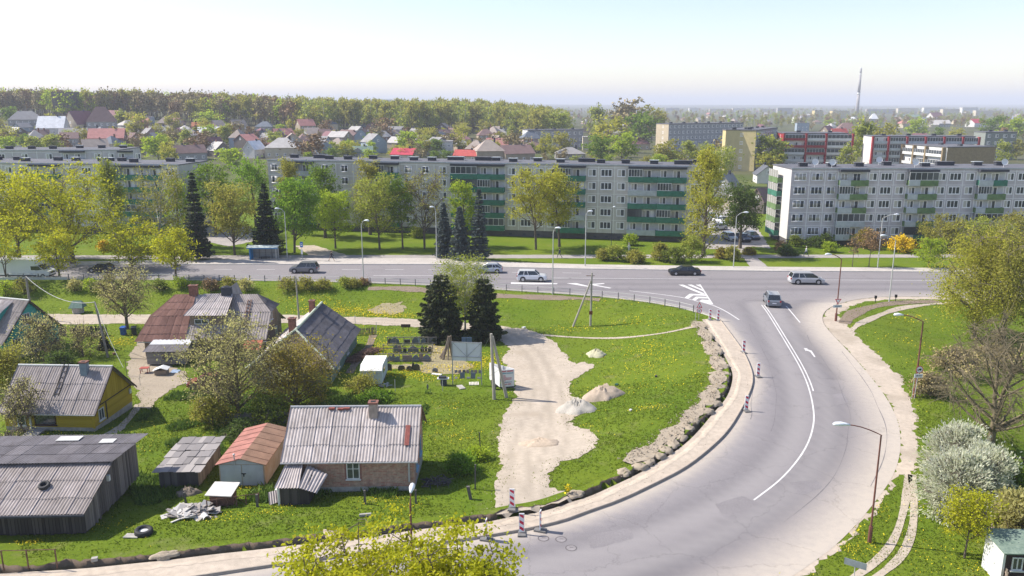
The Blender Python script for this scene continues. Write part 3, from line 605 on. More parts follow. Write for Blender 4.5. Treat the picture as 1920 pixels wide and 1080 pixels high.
# generic flat roofed blocks further away --------------------------------------------------
def flat_block(name, label, cx, cy, L_, D_, H, rz, floors, wall, wall2=None, rows=True, z0=None, extra=None, cat='building', ends=None, roof=None, group='apartment blocks further back', pil=None, seed=1):
    z0 = hz(cx, cy) if z0 is None else z0; rg = random.Random(seed)
    r = empty(name, (cx, cy, z0), rz, label, cat, group)
    m = MB(); m.box(0, L_, 0, D_, -2, H); m.box(-.03, 0, 0, D_, 0, H, 1); m.box(L_, L_ + .03, 0, D_, 0, H, 1); m.build('wall', [wall, ends or wall], r)
    m = MB(); m.box(-.2, L_ + .2, -.2, D_ + .2, H, H + .35); m.build('roof', roof or ROOFF, r)
    for i in range(max(2, int(L_ / 9))): q = MB(); x = L_ * (i + .5) / max(2, int(L_ / 9)); q.box(x, x + 1.6, D_ * .4, D_ * .4 + 1, H + .35, H + 1.1); q.build('roof_vent', FASC, r)
    fz = Facade(r); fh = H / floors
    if rows:
        n = int(L_ / 3.1)
        for k in range(floors):
            for i in range(n): fz.win(L_ * (i + .5) / n - .85, 0, fh * k + .9, rg.choice((1.5, 1.5, 1.9)), 1.45, 2, big=k)
    if ends is not None and rows:
        for k in range(floors): fz.win(0, D_ * .5, fh * k + .9, 1.2, 1.3, 2, rz=-math.pi / 2, big=k)
    fz.done(cap=60)
    if pil:
        for x in pil[0]: q = MB(); q.box(x - .35, x + .35, -1.3, 0, 0, H + .1); q.build('pilaster', pil[1], r)
        for a, b in zip(pil[0][:-1], pil[0][1:]):
            for k in range(floors):
                q = MB(); q.box(a + .45, b - .45, -1.1, -1.0, fh * k + .1, fh * k + 1.1); q.build('balcony', pil[2] if rg.random() < .8 else pil[1], r)
                if rg.random() < .75:
                    q = MB(); ns = 6; ww = b - a - .9
                    for s_ in range(ns + 1): q.box(a + .45 + (ww - .07) * s_ / ns, a + .52 + (ww - .07) * s_ / ns, -1.08, -1.0, fh * k + 1.1, fh * k + 2.5)
                    q.box(a + .45, b - .45, -1.04, -1.02, fh * k + 1.1, fh * k + 2.45, 1); q.build('glazing', [FRAME, PANE], r)
    return r
def blk_px(plx, prx, pyb, D, H, name, label, wall, floors, tilt=0, zz_=None, **k):
    z = zz_ if zz_ is not None else G((plx + prx) / 2, pyb).z
    A = G0(plx, pyb, z); B = G0(prx, pyb + tilt, z); L_ = math.hypot(*(B - A))
    return flat_block(name, label, A[0], A[1], L_, D, H, math.atan2(B[1] - A[1], B[0] - A[0]), floors, wall, z0=z, **k)
CREAM = M('cream_plaster', (.50, .42, .30), var=.08, sc=.4); WHT = M('white_plaster', (.66, .65, .63), var=.05, sc=.4); GRY = M('grey_plaster', (.33, .32, .33), var=.1, sc=.4)
REDP = M('red_plaster', (.32, .035, .04), var=.1, sc=.5); BRKT = M('tan_brick', (.27, .20, .115), var=.15, sc=1.5); YEL = M('yellow_plaster', (.56, .46, .24), var=.08, sc=.4)
blk_px(990, 1093, 279, 11, 10.2, 'apartment_building', 'white three storey block with dark roof and dark entrance bay behind the long panel block', GRY, 3, tilt=-1.6, ends=WHT, seed=2)
blk_px(1252, 1390, 285, 11, 15.4, 'apartment_building', 'grey four storey block with a beige windowed end wall', GRY, 5, tilt=-5, ends=CREAM, seed=3)
blk_px(1413, 1453, 321, 12.5, 16, 'apartment_building', 'tall block turning its blank pale yellow end wall to the road behind a bare tree', GRY, 5, tilt=-12, ends=YEL, seed=4)
_r = blk_px(1357, 1414, 320, 5, 16.1, 'apartment_building', 'blank pale yellow end wall of a tall block seen behind a bare spreading tree', YEL, 5, rows=False, seed=5)
blk_px(1465, 1584, 316, 14, 14.4, 'apartment_building', 'four storey block with crimson pilasters and white balconies', WHT, 5, tilt=1, ends=REDP, pil=([0, 9, 17, 27.5], REDP, WHT), seed=6)
blk_px(1630, 1820, 321, 11, 13.6, 'apartment_building', 'long crimson and white block rising just behind the white and tan brick block', WHT, 5, tilt=1.5, ends=WHT, pil=([0, 6, 13, 20, 27, 34, 40], REDP, PALE), seed=7)
def seg_block():
    A = np.array((152.5, 338.0)); B = np.array((159.5, 297.0)); z = 0; L_ = math.hypot(*(B - A)); rz = math.atan2(B[1] - A[1], B[0] - A[0])
    r = flat_block('apartment_building', 'white rendered block with tan brick piers and a blank tan brick end wall', A[0], A[1], L_, 20, 10.8, rz, 3, WHT, ends=BRKT, pil=([1, 8, 17, 24, 31, L_ - 1], BRKT, WHT), seed=8)
seg_block()
blk_px(1842, 1900, 300, 10, 13, 'apartment_building', 'grey green block at the right edge behind the park trees', M('grey_green', (.22, .24, .22)), 4, seed=9)
blk_px(1527, 1542, 222, 14, 14, 'apartment_building', 'distant yellow flat block left of the tall chimney', YEL, 4, seed=10); blk_px(1560, 1592, 222, 14, 14, 'apartment_building', 'distant yellow and dark flat block nearest to the tall chimney', YEL, 4, seed=11)
# tall chimney
p = G(1606, 219); r = empty('industrial_chimney', p, 0, 'very tall slender grey factory chimney with white bands on the horizon', 'chimney')
hc = ZAT(p.x, p.y, 127) - p.z; m = MB(); w0 = 3.9
for a, b, c in ((0, .45, 0), (.45, .5, 1), (.5, .85, 0), (.85, .885, 1), (.885, .965, 0), (.965, 1, 1)): m.lathe([(w0 * (1 - .5 * a), hc * a), (w0 * (1 - .5 * b), hc * b)], 14, c)
m.build('stack', [M('chimney_concrete', (.34, .32, .32), var=.1, sc=.05), WHT], r, True); m = MB(); m.lathe([(w0 * .82, hc * .5), (w0 * .82, hc * .51)], 14); m.build('gallery', FASC, r)
# ================================================================ houses of the town behind
RC = {k: M('roof_' + k, v, var=.12, sc=.6) for k, v in dict(grey=(.26, .25, .25), dark=(.10, .105, .12), brown=(.20, .13, .12), mauve=(.22, .11, .12), pink=(.42, .19, .17), red=(.42, .08, .07), crimson=(.45, .05, .08), slate=(.13, .15, .18), pale=(.42, .40, .38), white=(.75, .75, .76), orange=(.42, .16, .08), green=(.14, .2, .16), tan=(.34, .28, .24)).items()}
WC = {k: M('wall_' + k, v, var=.1, sc=.5) for k, v in dict(white=(.62, .60, .57), beige=(.44, .38, .29), grey=(.33, .32, .31), brick=(.26, .15, .11), tan=(.36, .29, .21), cream=(.55, .48, .36), dark=(.14, .12, .11), pinkish=(.40, .28, .25), blue=(.30, .36, .42)).items()}
BRK = M('chimney_brick', (.22, .10, .075), var=.25, sc=4)
HC_ = {}
def town_house(name, loc, rz, L_, W_, he, hr, roof, wall, kind='gable', ch=1, label=None, group=None, cat='house', seed=0, wins=True, dorm=False):
    r = empty(name, loc, rz, label, cat, group); o = .35
    m = MB()
    if kind == 'flat': m.box(-L_ / 2, L_ / 2, -W_ / 2, W_ / 2, -2.5, he)
    elif kind == 'gable': m.prism([(-L_ / 2, -W_ / 2, -2.5), (-L_ / 2, W_ / 2, -2.5), (-L_ / 2, W_ / 2, he), (-L_ / 2, 0, hr - .1), (-L_ / 2, -W_ / 2, he)], (L_, 0, 0))
    else: m.box(-L_ / 2, L_ / 2, -W_ / 2, W_ / 2, -2.5, he)
    m.build('wall', wall, r); m = MB()
    sl = (hr - he) / (W_ / 2) if W_ else 0; ez = he - sl * o + .12
    if kind == 'flat': m.box(-L_ / 2 - .2, L_ / 2 + .2, -W_ / 2 - .2, W_ / 2 + .2, he, he + .3)
    elif kind == 'gable':
        for s in (-1, 1):
            a = [(-L_ / 2 - o, s * (W_ / 2 + o), ez), (L_ / 2 + o, s * (W_ / 2 + o), ez), (L_ / 2 + o, 0, hr + .12), (-L_ / 2 - o, 0, hr + .12)]
            m.prism(a, (0, 0, -.14))
    else:
        k = L_ / 2 - (W_ / 2) * (.9 if kind == 'hip' else 1.0); k = max(k, 0.05)
        b = [(-L_ / 2 - o, -W_ / 2 - o, ez), (L_ / 2 + o, -W_ / 2 - o, ez), (L_ / 2 + o, W_ / 2 + o, ez), (-L_ / 2 - o, W_ / 2 + o, ez), (-k, 0, hr), (k, 0, hr)]
        m.add(b, [(0, 1, 5, 4), (1, 2, 5), (2, 3, 4, 5), (3, 0, 4), (3, 2, 1, 0)])
    ro = m.build('roof', roof, r)
    for c in range(ch):
        x = L_ * (.22 - .4 * c); q = MB(); q.box(x - .35, x + .35, -.3 + .5 * c, .3 + .5 * c, he, hr + .9 + .0 * c); q.build('chimney', BRK if (seed + c) % 2 else FASC, ro)
    if dorm and kind == 'gable': q = MB(); q.prism([(-1.4, -W_ / 2 + .2, he + .1), (1.4, -W_ / 2 + .2, he + .1), (1.4, -W_ / 2 + .2, he + 1.2), (0, -W_ / 2 + .2, he + 2.1), (-1.4, -W_ / 2 + .2, he + 1.2)], (0, W_ * .4, 0)); q.build('dormer', wall, ro)
    if wins:
        fl = max(1, int(he / 2.6)); n = max(2, int(L_ / 3))
        for k in range(fl):
            for i in range(n): link('window', window_mesh(1.2, 1.2, 2), r, (-L_ / 2 + L_ * (i + .5) / n - .6, -W_ / 2, .8 + 2.7 * k))
        if kind == 'gable' and hr - he > 2: link('window', window_mesh(1.0, 1.1, 2), r, (-L_ / 2, .5, he + .2), -math.pi / 2); link('window', window_mesh(1.0, 1.1, 2), r, (L_ / 2, -.5, he + .2), math.pi / 2)
    return r
TOWN = "houses of the town behind the panel blocks"
RN = dict(grey='grey', dark='near black', brown='brown', mauve='maroon', pink='faded pink', red='red', crimson='bright crimson', slate='dark blue slate', pale='pale grey', white='glaring white', orange='orange tiled', green='green', tan='tan')
def th(cx, pyb, wpx, ytop, kind, roof, wall, label, rot=0, asp=.75, ch=1, dorm=False, fe=.52):
    p = G(cx, pyb); d = (p.y * CT - (p.z - HC) * ST); L_ = wpx * d / FPX; hr = ZAT(p.x, p.y, ytop) - p.z
    W_ = min(L_ * asp, 13); he = max(2.4, hr * fe); hr = max(hr, he + 1)
    return town_house('house', p, R(rot) - .3 * p.x / p.y, L_, W_, he if kind != 'flat' else hr, hr, RC[roof], WC[wall], kind, ch, label, TOWN, seed=int(cx), dorm=dorm)
for a in [
    (52, 247, 58, 208, 'hip', 'grey', 'grey', 'large grey house with hipped roof and two chimneys at the left edge of the town', 20, .8, 2),
    (100, 240, 46, 218, 'gable', 'white', 'white', 'small house with a glaring white tin roof beside the grey hipped house'),
    (152, 240, 44, 208, 'gable', 'mauve', 'beige', 'beige gabled house under a maroon roof', 60),
    (142, 214, 44, 199, 'gable', 'pale', 'dark', 'house with pale tin roof highest on the left hill', 10),
    (192, 236, 50, 200, 'hip', 'brown', 'grey', 'tall grey stucco house with small square windows among maroon roofs', 15),
    (214, 242, 42, 207, 'gable', 'mauve', 'brick', 'brick house with steep maroon roof under the orange ridge', -35),
    (255, 232, 26, 217, 'hip', 'orange', 'pinkish', 'small house with orange tiled hipped roof', 0),
    (275, 240, 26, 219, 'flat', 'grey', 'blue', 'boxy pale blue house next to the orange roofed one'),
    (318, 238, 40, 217, 'hip', 'tan', 'tan', 'tan two storey house with shallow beige roof', 10),
    (204, 276, 60, 241, 'gable', 'pink', 'brick', 'wide house with a large faded pink roof and dark skylight', 8, .7),
    (140, 262, 46, 240, 'gable', 'grey', 'grey', 'low grey roofed house below the maroon gables', 12), (118, 278, 40, 258, 'hip', 'tan', 'grey', 'low tan roofed bungalow behind the birches', 0),
    (300, 258, 34, 236, 'gable', 'pale', 'white', 'white house with pale roof left of the round green tree', 25), (375, 244, 26, 229, 'gable', 'orange', 'beige', 'little house with orange roof against the wood', 10),
    (393, 258, 38, 238, 'gable', 'white', 'white', 'white roofed house behind a spruce', 15), (355, 300, 56, 272, 'gable', 'brown', 'grey', 'long house with rust brown roof and grey gable', 30, .6, 2),
    (402, 283, 28, 257, 'gable', 'mauve', 'grey', 'narrow steep mauve roofed house with white verge', 50), (440, 266, 26, 247, 'gable', 'slate', 'white', 'first of the slate roofed row houses by the wood', 40),
    (462, 268, 26, 248, 'gable', 'slate', 'white', 'second slate roofed row house, with a white gable', 40), (488, 268, 28, 245, 'gable', 'dark', 'white', 'black roofed house showing a bright white triangular gable', 55),
    (478, 295, 34, 264, 'gable', 'white', 'white', 'white gabled house behind the yellow green tree tops', 65), (530, 264, 38, 241, 'gable', 'pink', 'brick', 'pink brick house beside the yellow round tree', 45),
    (532, 294, 58, 258, 'hip', 'pale', 'cream', 'big cream villa with pale pyramid roof and arched dormer', 0, .8), (614, 262, 30, 242, 'gable', 'brown', 'pinkish', 'brown roofed house with twin gables', 20),
    (655, 262, 44, 246, 'hip', 'brown', 'pinkish', 'long low brown roofed house left of the gabled tower', 0), (697, 262, 26, 232, 'gable', 'brown', 'brick', 'tall narrow brown gabled house with pointed front', 70),
    (672, 296, 54, 274, 'gable', 'green', 'grey', 'house with grey green roof and a small gabled dormer', 5, .7, 1, True), (748, 262, 34, 243, 'gable', 'tan', 'brick', 'brick house with pale tin roof edge', 30),
    (741, 276, 30, 258, 'gable', 'slate', 'blue', 'house with twin dark blue gables', 75), (822, 288, 54, 265, 'flat', 'grey', 'white', 'modern white cubic house with dark strip windows'),
    (760, 300, 44, 278, 'gable', 'crimson', 'cream', 'house with bright crimson roof half hidden by a lime tree', -20), (876, 302, 44, 281, 'gable', 'red', 'cream', 'house with red tin roof and cream gable right of the green tree', -15),
    (798, 266, 30, 250, 'gable', 'mauve', 'tan', 'mauve roofed house left of the blue grey gable'), (829, 266, 28, 247, 'gable', 'slate', 'brick', 'blue grey gabled house next to the mauve roofs', 60),
    (862, 272, 38, 250, 'hip', 'mauve', 'tan', 'tan house with mauve hipped roof', 10), (928, 262, 58, 242, 'hip', 'grey', 'beige', 'wide two storey house with grey hipped roof and small dormers'),
    (897, 284, 20, 262, 'gable', 'tan', 'white', 'small white house tucked under the wide grey roof'), (916, 302, 52, 262, 'hip', 'tan', 'tan', 'sandy villa with tan pyramid roof near the panel block', 12, .9),
    (966, 302, 60, 272, 'gable', 'brown', 'tan', 'house with broad brown roof and tan gable nearest the panel block roof', 25), (1068, 299, 52, 276, 'hip', 'grey', 'grey', 'bungalow with grey ribbed hip roof below the white block', 5, .9),
    (1106, 282, 28, 257, 'flat', 'pale', 'cream', 'pale yellow cubic house left of the bright green tree'), (1200, 280, 34, 258, 'hip', 'mauve', 'beige', 'beige villa with maroon hipped roof left of the beige end wall'),
    (1434, 342, 46, 310, 'gable', 'dark', 'white', 'white gable with small dark window under a dark roof beside the right panel block', 88, .8), (1362, 368, 44, 326, 'gable', 'grey', 'grey', 'grey rendered house with steep grey roof between the panel blocks', 60),
    (1380, 390, 40, 350, 'gable', 'pale', 'beige', 'old house with ragged pale roof behind the dark green tree', 50), (1432, 398, 44, 352, 'gable', 'brown', 'dark', 'dark weathered house with brown roof squeezed against the right block', 40),
    (1570, 268, 30, 241, 'gable', 'red', 'cream', 'house with red roof in front of a cream gable', 20), (1585, 262, 42, 230, 'hip', 'brown', 'tan', 'villa with big brown hip roof left of the poplar', 0), (1503, 246, 22, 231, 'flat', 'slate', 'blue', 'blue grey box shaped house right of the gap'),
    (1637, 232, 14, 213, 'hip', 'white', 'grey', 'square tower with white pyramid roof'), (1598, 232, 14, 219, 'hip', 'white', 'grey', 'small tower house with white pointed roof'), (1752, 227, 26, 211, 'gable', 'mauve', 'white', 'mauve house with two white pointed gables', 30),
    (1829, 238, 30, 223, 'gable', 'crimson', 'white', 'white house with bright crimson roof on the right', 30), (1660, 262, 30, 240, 'gable', 'pale', 'grey', 'grey house with pale gable right of the poplar', 70), (1706, 224, 34, 215, 'gable', 'green', 'cream', 'long cream house with green ridge'),
    (1722, 268, 24, 250, 'gable', 'mauve', 'beige', 'maroon roof peeping over the crimson block', 0), (1760, 238, 34, 225, 'gable', 'pale', 'grey', 'low shed with pale roof below the white gables', 0), (1550, 258, 26, 236, 'gable', 'mauve', 'tan', 'narrow mauve roofed house left of the red roof', 50)]:
    th(*a)
LMK = ((60, 'at the left edge'), (130, 'behind the leftmost birches'), (200, 'below the hilltop houses'), (260, 'by the pink roof'), (320, 'above the fresh green tree'), (400, 'around the rust brown roof'), (470, 'among the slate roofs'), (560, 'around the cream villa'), (640, 'right of the cream villa'), (720, 'near the gabled tower'), (800, 'by the crimson roof'), (860, 'by the white cubic house'), (960, 'under the wide grey roof'), (1060, 'behind the white block'), (1150, 'over the rich green dome'), (1215, 'by the tall bare crowns'), (1300, 'above the beige end wall'), (1390, 'above the grey block'), (1460, 'above the yellow end wall'), (1530, 'left of the distant yellow blocks'), (1605, 'left of the chimney foot'), (1660, 'right of the chimney foot'), (1740, 'over the long crimson block'), (1800, 'by the white pointed gables'), (1860, 'by the crimson roofed house'), (9999, 'at the right edge'))
def where(px, py):
    t = next(b for a, b in LMK if px < a)
    return ('near the horizon ' if py < 216 else 'far back ' if py < 232 else 'halfway back ' if py < 252 else 'close ') + t
used = []; wl = list(WC); rl = ['grey', 'brown', 'mauve', 'pale', 'tan', 'slate', 'brown', 'pale', 'tan', 'pink', 'grey', 'pale', 'grey']
rg = random.Random(31)
cnt = 0
while cnt < 190:
    px = rg.uniform(1010, 1990) if cnt < 100 else rg.uniform(-20, 1010)
    py = 209 + (rg.random() ** 1.5) * 55 if px > 1010 else rg.uniform(244, 292)
    p = G(px, py)
    if any((p.x - q[0]) ** 2 + (p.y - q[1]) ** 2 < (13 + p.y * .012) ** 2 for q in used): 
        used.append((1e9, 1e9)); 
        if len(used) > 4000: break
        continue
    if 1225 < px < 1420 and py > 232 or 1450 < px < 1850 and py > 246: cnt += .2; continue
    used.append((p.x, p.y)); rc, wc = rg.choice(rl), rg.choice(wl); k = rg.choice(('gable', 'gable', 'hip')); L_ = rg.uniform(7, 12); he = rg.choice((2.8, 3.2, 5.4))
    town_house('house', p, rg.uniform(0, 3.14), L_, rg.uniform(7, 10), he, he + rg.uniform(2.2, 4), RC[rc], WC[wc], k, rg.choice((0, 1, 1)), f"{wc} {'gabled ' if k == 'gable' else ''}house with {RN[rc]} roof {where(px, py)}", TOWN, seed=int(px), wins=p.y < 900)
    cnt += 1
for px, py, L_, H_, wc in ((1120, 203, 40, 10, 'white'), (1180, 205, 70, 9, 'white'), (1260, 205, 50, 12, 'grey'), (1300, 207, 30, 14, 'white'), (1345, 205, 60, 9, 'beige'), (1385, 206, 45, 12, 'white'), (1440, 206, 60, 10, 'beige'), (1748, 208, 60, 16, 'white'), (1780, 212, 40, 14, 'cream'), (1815, 211, 40, 18, 'white'), (1850, 213, 60, 12, 'cream'), (1470, 210, 40, 16, 'grey'), (1650, 209, 80, 12, 'grey'), (1700, 208, 60, 14, 'cream')):
    p = G(px, py + 4); town_house('warehouse', p, 0, L_, 14, H_, H_ + .3, RC['pale'], WC[wc], 'flat', 0, f"distant {'long' if L_ > 55 else 'short' if L_ < 42 else 'middling'} flat {wc} building {where(px, py)}", 'distant buildings on the skyline', 'building', wins=False)
for px, py, wpx, hp, lab in ((665, 197, 60, 10, 'wide pale flat block on the skyline above the middle of the wood'), (720, 197, 45, 12, 'stepped pale block on the skyline above the wood'), (757, 197, 26, 9, 'small pale block at the right end of the skyline group'), (146, 176, 32, 4, 'dark brown tower block rising out of the left wood')):
    dark = px < 200; Y = 590 if dark else 1500; u = (px - 960) / FPX; X = u * Y; z1 = ZAT(X, Y, 173 if dark else 199 - hp); z0 = ZAT(X, Y, 196 if dark else 205)
    town_house('apartment_building', (X, Y, z0), 0, wpx * Y / FPX, 14, z1 - z0, z1 - z0 + .3, RC['brown' if dark else 'white'], WC['dark' if dark else 'white'], 'flat', 0, lab, 'apartment blocks on the skyline', 'building', wins=False)
# ================================================================ trees
BARK = M('bark', (.12, .095, .075), var=.3, sc=3, bump=.5); BIRCH = M('birch_bark', (.42, .41, .38), var=.35, sc=4, stretch=(1, 1, .4)); OLIVEB = M('mossy_bark', (.17, .145, .085), var=.35, sc=3, bump=.5)
LV = dict(maple=((.36, .38, .012), (.56, .54, .03)), lime=((.20, .30, .02), (.31, .40, .045)), green=((.08, .15, .018), (.16, .24, .035)), olive=((.18, .20, .04), (.30, .30, .08)), birch=((.18, .24, .04), (.29, .33, .08)), bronze=((.17, .15, .035), (.30, .27, .06)),
          spruce=((.014, .026, .016), (.045, .07, .03)), blue=((.05, .075, .07), (.13, .16, .15)), willow=((.24, .27, .035), (.36, .37, .07)), grey=((.26, .27, .12), (.42, .42, .24)), bare=((.17, .145, .085), (.26, .23, .14)), white=((.50, .53, .34), (.80, .79, .64)),
          forsythia=((.62, .40, .005), (.80, .56, .01)), shrub=((.10, .15, .03), (.20, .25, .05)), bright=((.10, .20, .018), (.18, .30, .035)), yew=((.015, .030, .012), (.10, .115, .03)), deep=((.045, .085, .025), (.10, .15, .04)), brownish=((.15, .10, .06), (.22, .15, .09)))
for k in LV:
    if k not in ('maple', 'forsythia', 'white', 'spruce', 'blue', 'yew'): LV[k] = tuple(tuple(q * f for q, f in zip(c, (1.48, 1.36, 1.0))) for c in LV[k])
LM = {k: island_mat('leaf_' + k, a, b, .7, 0 if k in ('bare', 'forsythia', 'brownish') else .12 if k in ('spruce', 'yew', 'blue') else .56) for k, (a, b) in LV.items()}
def tubes_np(segs, ns=4):
    """segs: list of (pts (k,3), radii (k,)) -> verts, quads"""
    Vs, Fs, c = [], [], 0
    for pts, rr in segs:
        pts = np.asarray(pts, float); k = len(pts); d = np.gradient(pts, axis=0); d /= np.linalg.norm(d, axis=1)[:, None] + 1e-9
        a = np.where(np.abs(d[:, 2:3]) < .9, [[0, 0, 1.]], [[1., 0, 0]]); u = np.cross(d, a); u /= np.linalg.norm(u, axis=1)[:, None] + 1e-9; v = np.cross(d, u)
        t = np.arange(ns) * 2 * np.pi / ns
        V = pts[:, None] + (u[:, None] * np.cos(t)[None, :, None] + v[:, None] * np.sin(t)[None, :, None]) * np.asarray(rr)[:, None, None]
        i = np.arange(k * ns).reshape(k, ns); j = np.roll(i, -1, 1)
        Fs.append(np.stack([i[:-1], j[:-1], j[1:], i[1:]], -1).reshape(-1, 4) + c); Vs.append(V.reshape(-1, 3)); c += k * ns
    return np.vstack(Vs), np.vstack(Fs)
def leaf_quads(P, size, rg, up=0.0, asp=.7, dirs=None):
    n = len(P); a = rg.normal(0, 1, (n, 3)) if dirs is None else dirs + rg.normal(0, .35, (n, 3)); a /= np.linalg.norm(a, axis=1)[:, None] + 1e-9
    b = rg.normal(0, 1, (n, 3)); b[:, 2] *= (1 - up); b -= (a * b).sum(1)[:, None] * a; b /= np.linalg.norm(b, axis=1)[:, None] + 1e-9
    s = size * rg.uniform(.6, 1.35, n); a = a * s[:, None] * .5; b = b * s[:, None] * .5 * asp
    V = np.stack([P - a - b * .6, P + a * .2 - b, P + a + b * .3, P - a * .2 + b], 1).reshape(-1, 3)
    return V, np.arange(4 * n).reshape(n, 4)
def prof_f(kind, t):
    t = np.clip(t, 0, 1)
    if kind == 'round': return np.sqrt(np.clip(1 - (2 * t - 1) ** 2, 0, 1)) ** .8
    if kind == 'vase': return np.sin(np.pi * np.clip(t, 0, 1) ** 1.0) ** .6 * (.55 + .6 * t) * .95
    if kind == 'col': return (np.clip(t * 6, 0, 1) * np.clip((1 - t) * 2.2, 0, 1) ** .7)
    if kind == 'low': return np.sqrt(np.clip(1 - t ** 2, 0, 1))
    if kind == 'cone': return (1 - t) ** .8 * np.clip(t * 12, .4, 1)
TM = {}
def tree_meshes(key, seed=0, H=12, R_=4, cb=.25, nl=14, nc=130, nleaf=5000, ls=.35, cr=.55, shape='round', tr=None, leaf='green', bark=BARK, droop=0, stems=1, twr=.02, up=.35, inner=.45, sub=0):
    if key in TM: return TM[key]
    if nleaf >= 2500 and .27 < ls < .5: ls *= .84
    rg = np.random.default_rng(seed + 100); tr = tr or H * .018; segs = []; limbs = []
    z0 = cb * H; ch = H - z0
    for s in range(stems):
        lean = rg.normal(0, .10 if stems == 1 else .28, 2) * H * .35; k = 7; t = np.linspace(0, 1, k)
        top = np.array([lean[0], lean[1], H * (.78 if shape not in ('col', 'cone') else .95)])
        pts = t[:, None] * top[None] * np.c_[t ** .5, t ** .5, np.ones(k)] + np.c_[rg.normal(0, tr * .5, (k, 2)), np.zeros(k)] * t[:, None]
        pts[0, 2] = -.3; segs.append((pts, tr / math.sqrt(stems) * (1.15 - t * .9) * np.where(t == 0, 1.3, 1))); limbs.append((pts[2:], tr * .3))
        trunk = pts
        n = max(3, nl // stems)
        for i in range(n):
            tt = ((i + .5) / n) ** .8; az = i * 2.4 + rg.uniform(-.4, .4) + s; ze = z0 + ch * (.12 + .83 * tt)
            r = R_ * prof_f(shape, (ze - z0) / ch) * rg.uniform(.62, .95) + .05
            cxy = np.array([np.interp(ze, trunk[:, 2], trunk[:, 0]), np.interp(ze, trunk[:, 2], trunk[:, 1])])
            e = np.array([cxy[0] * .6 + r * math.cos(az), cxy[1] * .6 + r * math.sin(az), ze])
            za = max(z0 * .8, ze - r * rg.uniform(.5, 1.0) - ch * .08); za = min(za, H * .74)
            a = np.array([np.interp(za, trunk[:, 2], trunk[:, 0]), np.interp(za, trunk[:, 2], trunk[:, 1]), za])
            mid = a * .5 + e * .5 + np.array([math.cos(az), math.sin(az), .4]) * r * .12 + rg.normal(0, .06 * r, 3)
            u = np.linspace(0, 1, 6)[:, None]; P = (1 - u) ** 2 * a + 2 * u * (1 - u) * mid + u ** 2 * e
            if droop: P[:, 2] -= droop * .35 * (u[:, 0] ** 2)
            ra = tr * .42 * (1 - .55 * tt); segs.append((P, ra * (1 - u[:, 0] * .8) + .008)); limbs.append((P, ra * .3))
    C = []; D = []
    for i in range(nc):
        P, ra = limbs[rg.integers(len(limbs))]; t = rg.uniform(inner, 1.03) * (len(P) - 1); k = min(int(t), len(P) - 2); b = P[k] + (P[k + 1] - P[k]) * (t - k)
        off = rg.normal(0, 1, 3) * np.array([1, 1, .75]) * R_ * .17; c = b + off
        if droop: c[2] -= droop * rg.uniform(.1, .9)
        tt = (c[2] - z0) / ch; lim = R_ * prof_f(shape, tt) * 1.1 + .2
        rr = math.hypot(c[0], c[1])
        if rr > lim: c[:2] *= lim / rr
        c[2] = min(c[2], H * 1.0); C.append(c); m = (b + c) / 2 + np.array([0, 0, .06 * R_]); segs.append((np.array([b, m, c]), np.array([twr * 1.8, twr * 1.2, twr * .6])))
        D.append((c - b) / (np.linalg.norm(c - b) + 1e-6))
        for q in range(sub): e = c + rg.normal(0, cr * .9, 3) + D[-1] * cr * .6; segs.append((np.array([m, c * .5 + e * .5, e]), np.array([twr * .9, twr * .7, twr * .4])))
    C = np.array(C); D = np.array(D)
    if leaf in ('forsythia', 'white') and shape == 'low': pass
    V, F = tubes_np(segs, 5 if ls < .3 or nleaf > 4000 else 4)
    tme = mesh_np('trunk', V, F, [bark], True)
    cme = None
    if nleaf:
        ci = rg.integers(0, len(C), nleaf); g = rg.normal(0, 1, (nleaf, 3)); P = C[ci] + g * cr * np.array([1, 1, .6]) * rg.uniform(.5, 1.3, (len(C), 1))[ci]
        if droop: P[:, 2] -= np.abs(rg.normal(0, 1, nleaf)) * droop * .6
        P[:, 2] = np.maximum(P[:, 2], .12)
        dirs = None
        if leaf in ('white', 'grey'): dirs = (P - np.array([0, 0, H * .3])) / (np.linalg.norm(P - np.array([0, 0, H * .3]), axis=1)[:, None] + 1e-6)
        V, F = leaf_quads(P, ls, rg, up, .35 if leaf == 'white' else .75, dirs); cme = mesh_np('crown', V, F, [LM[leaf]])
    TM[key] = (tme, cme); return TM[key]
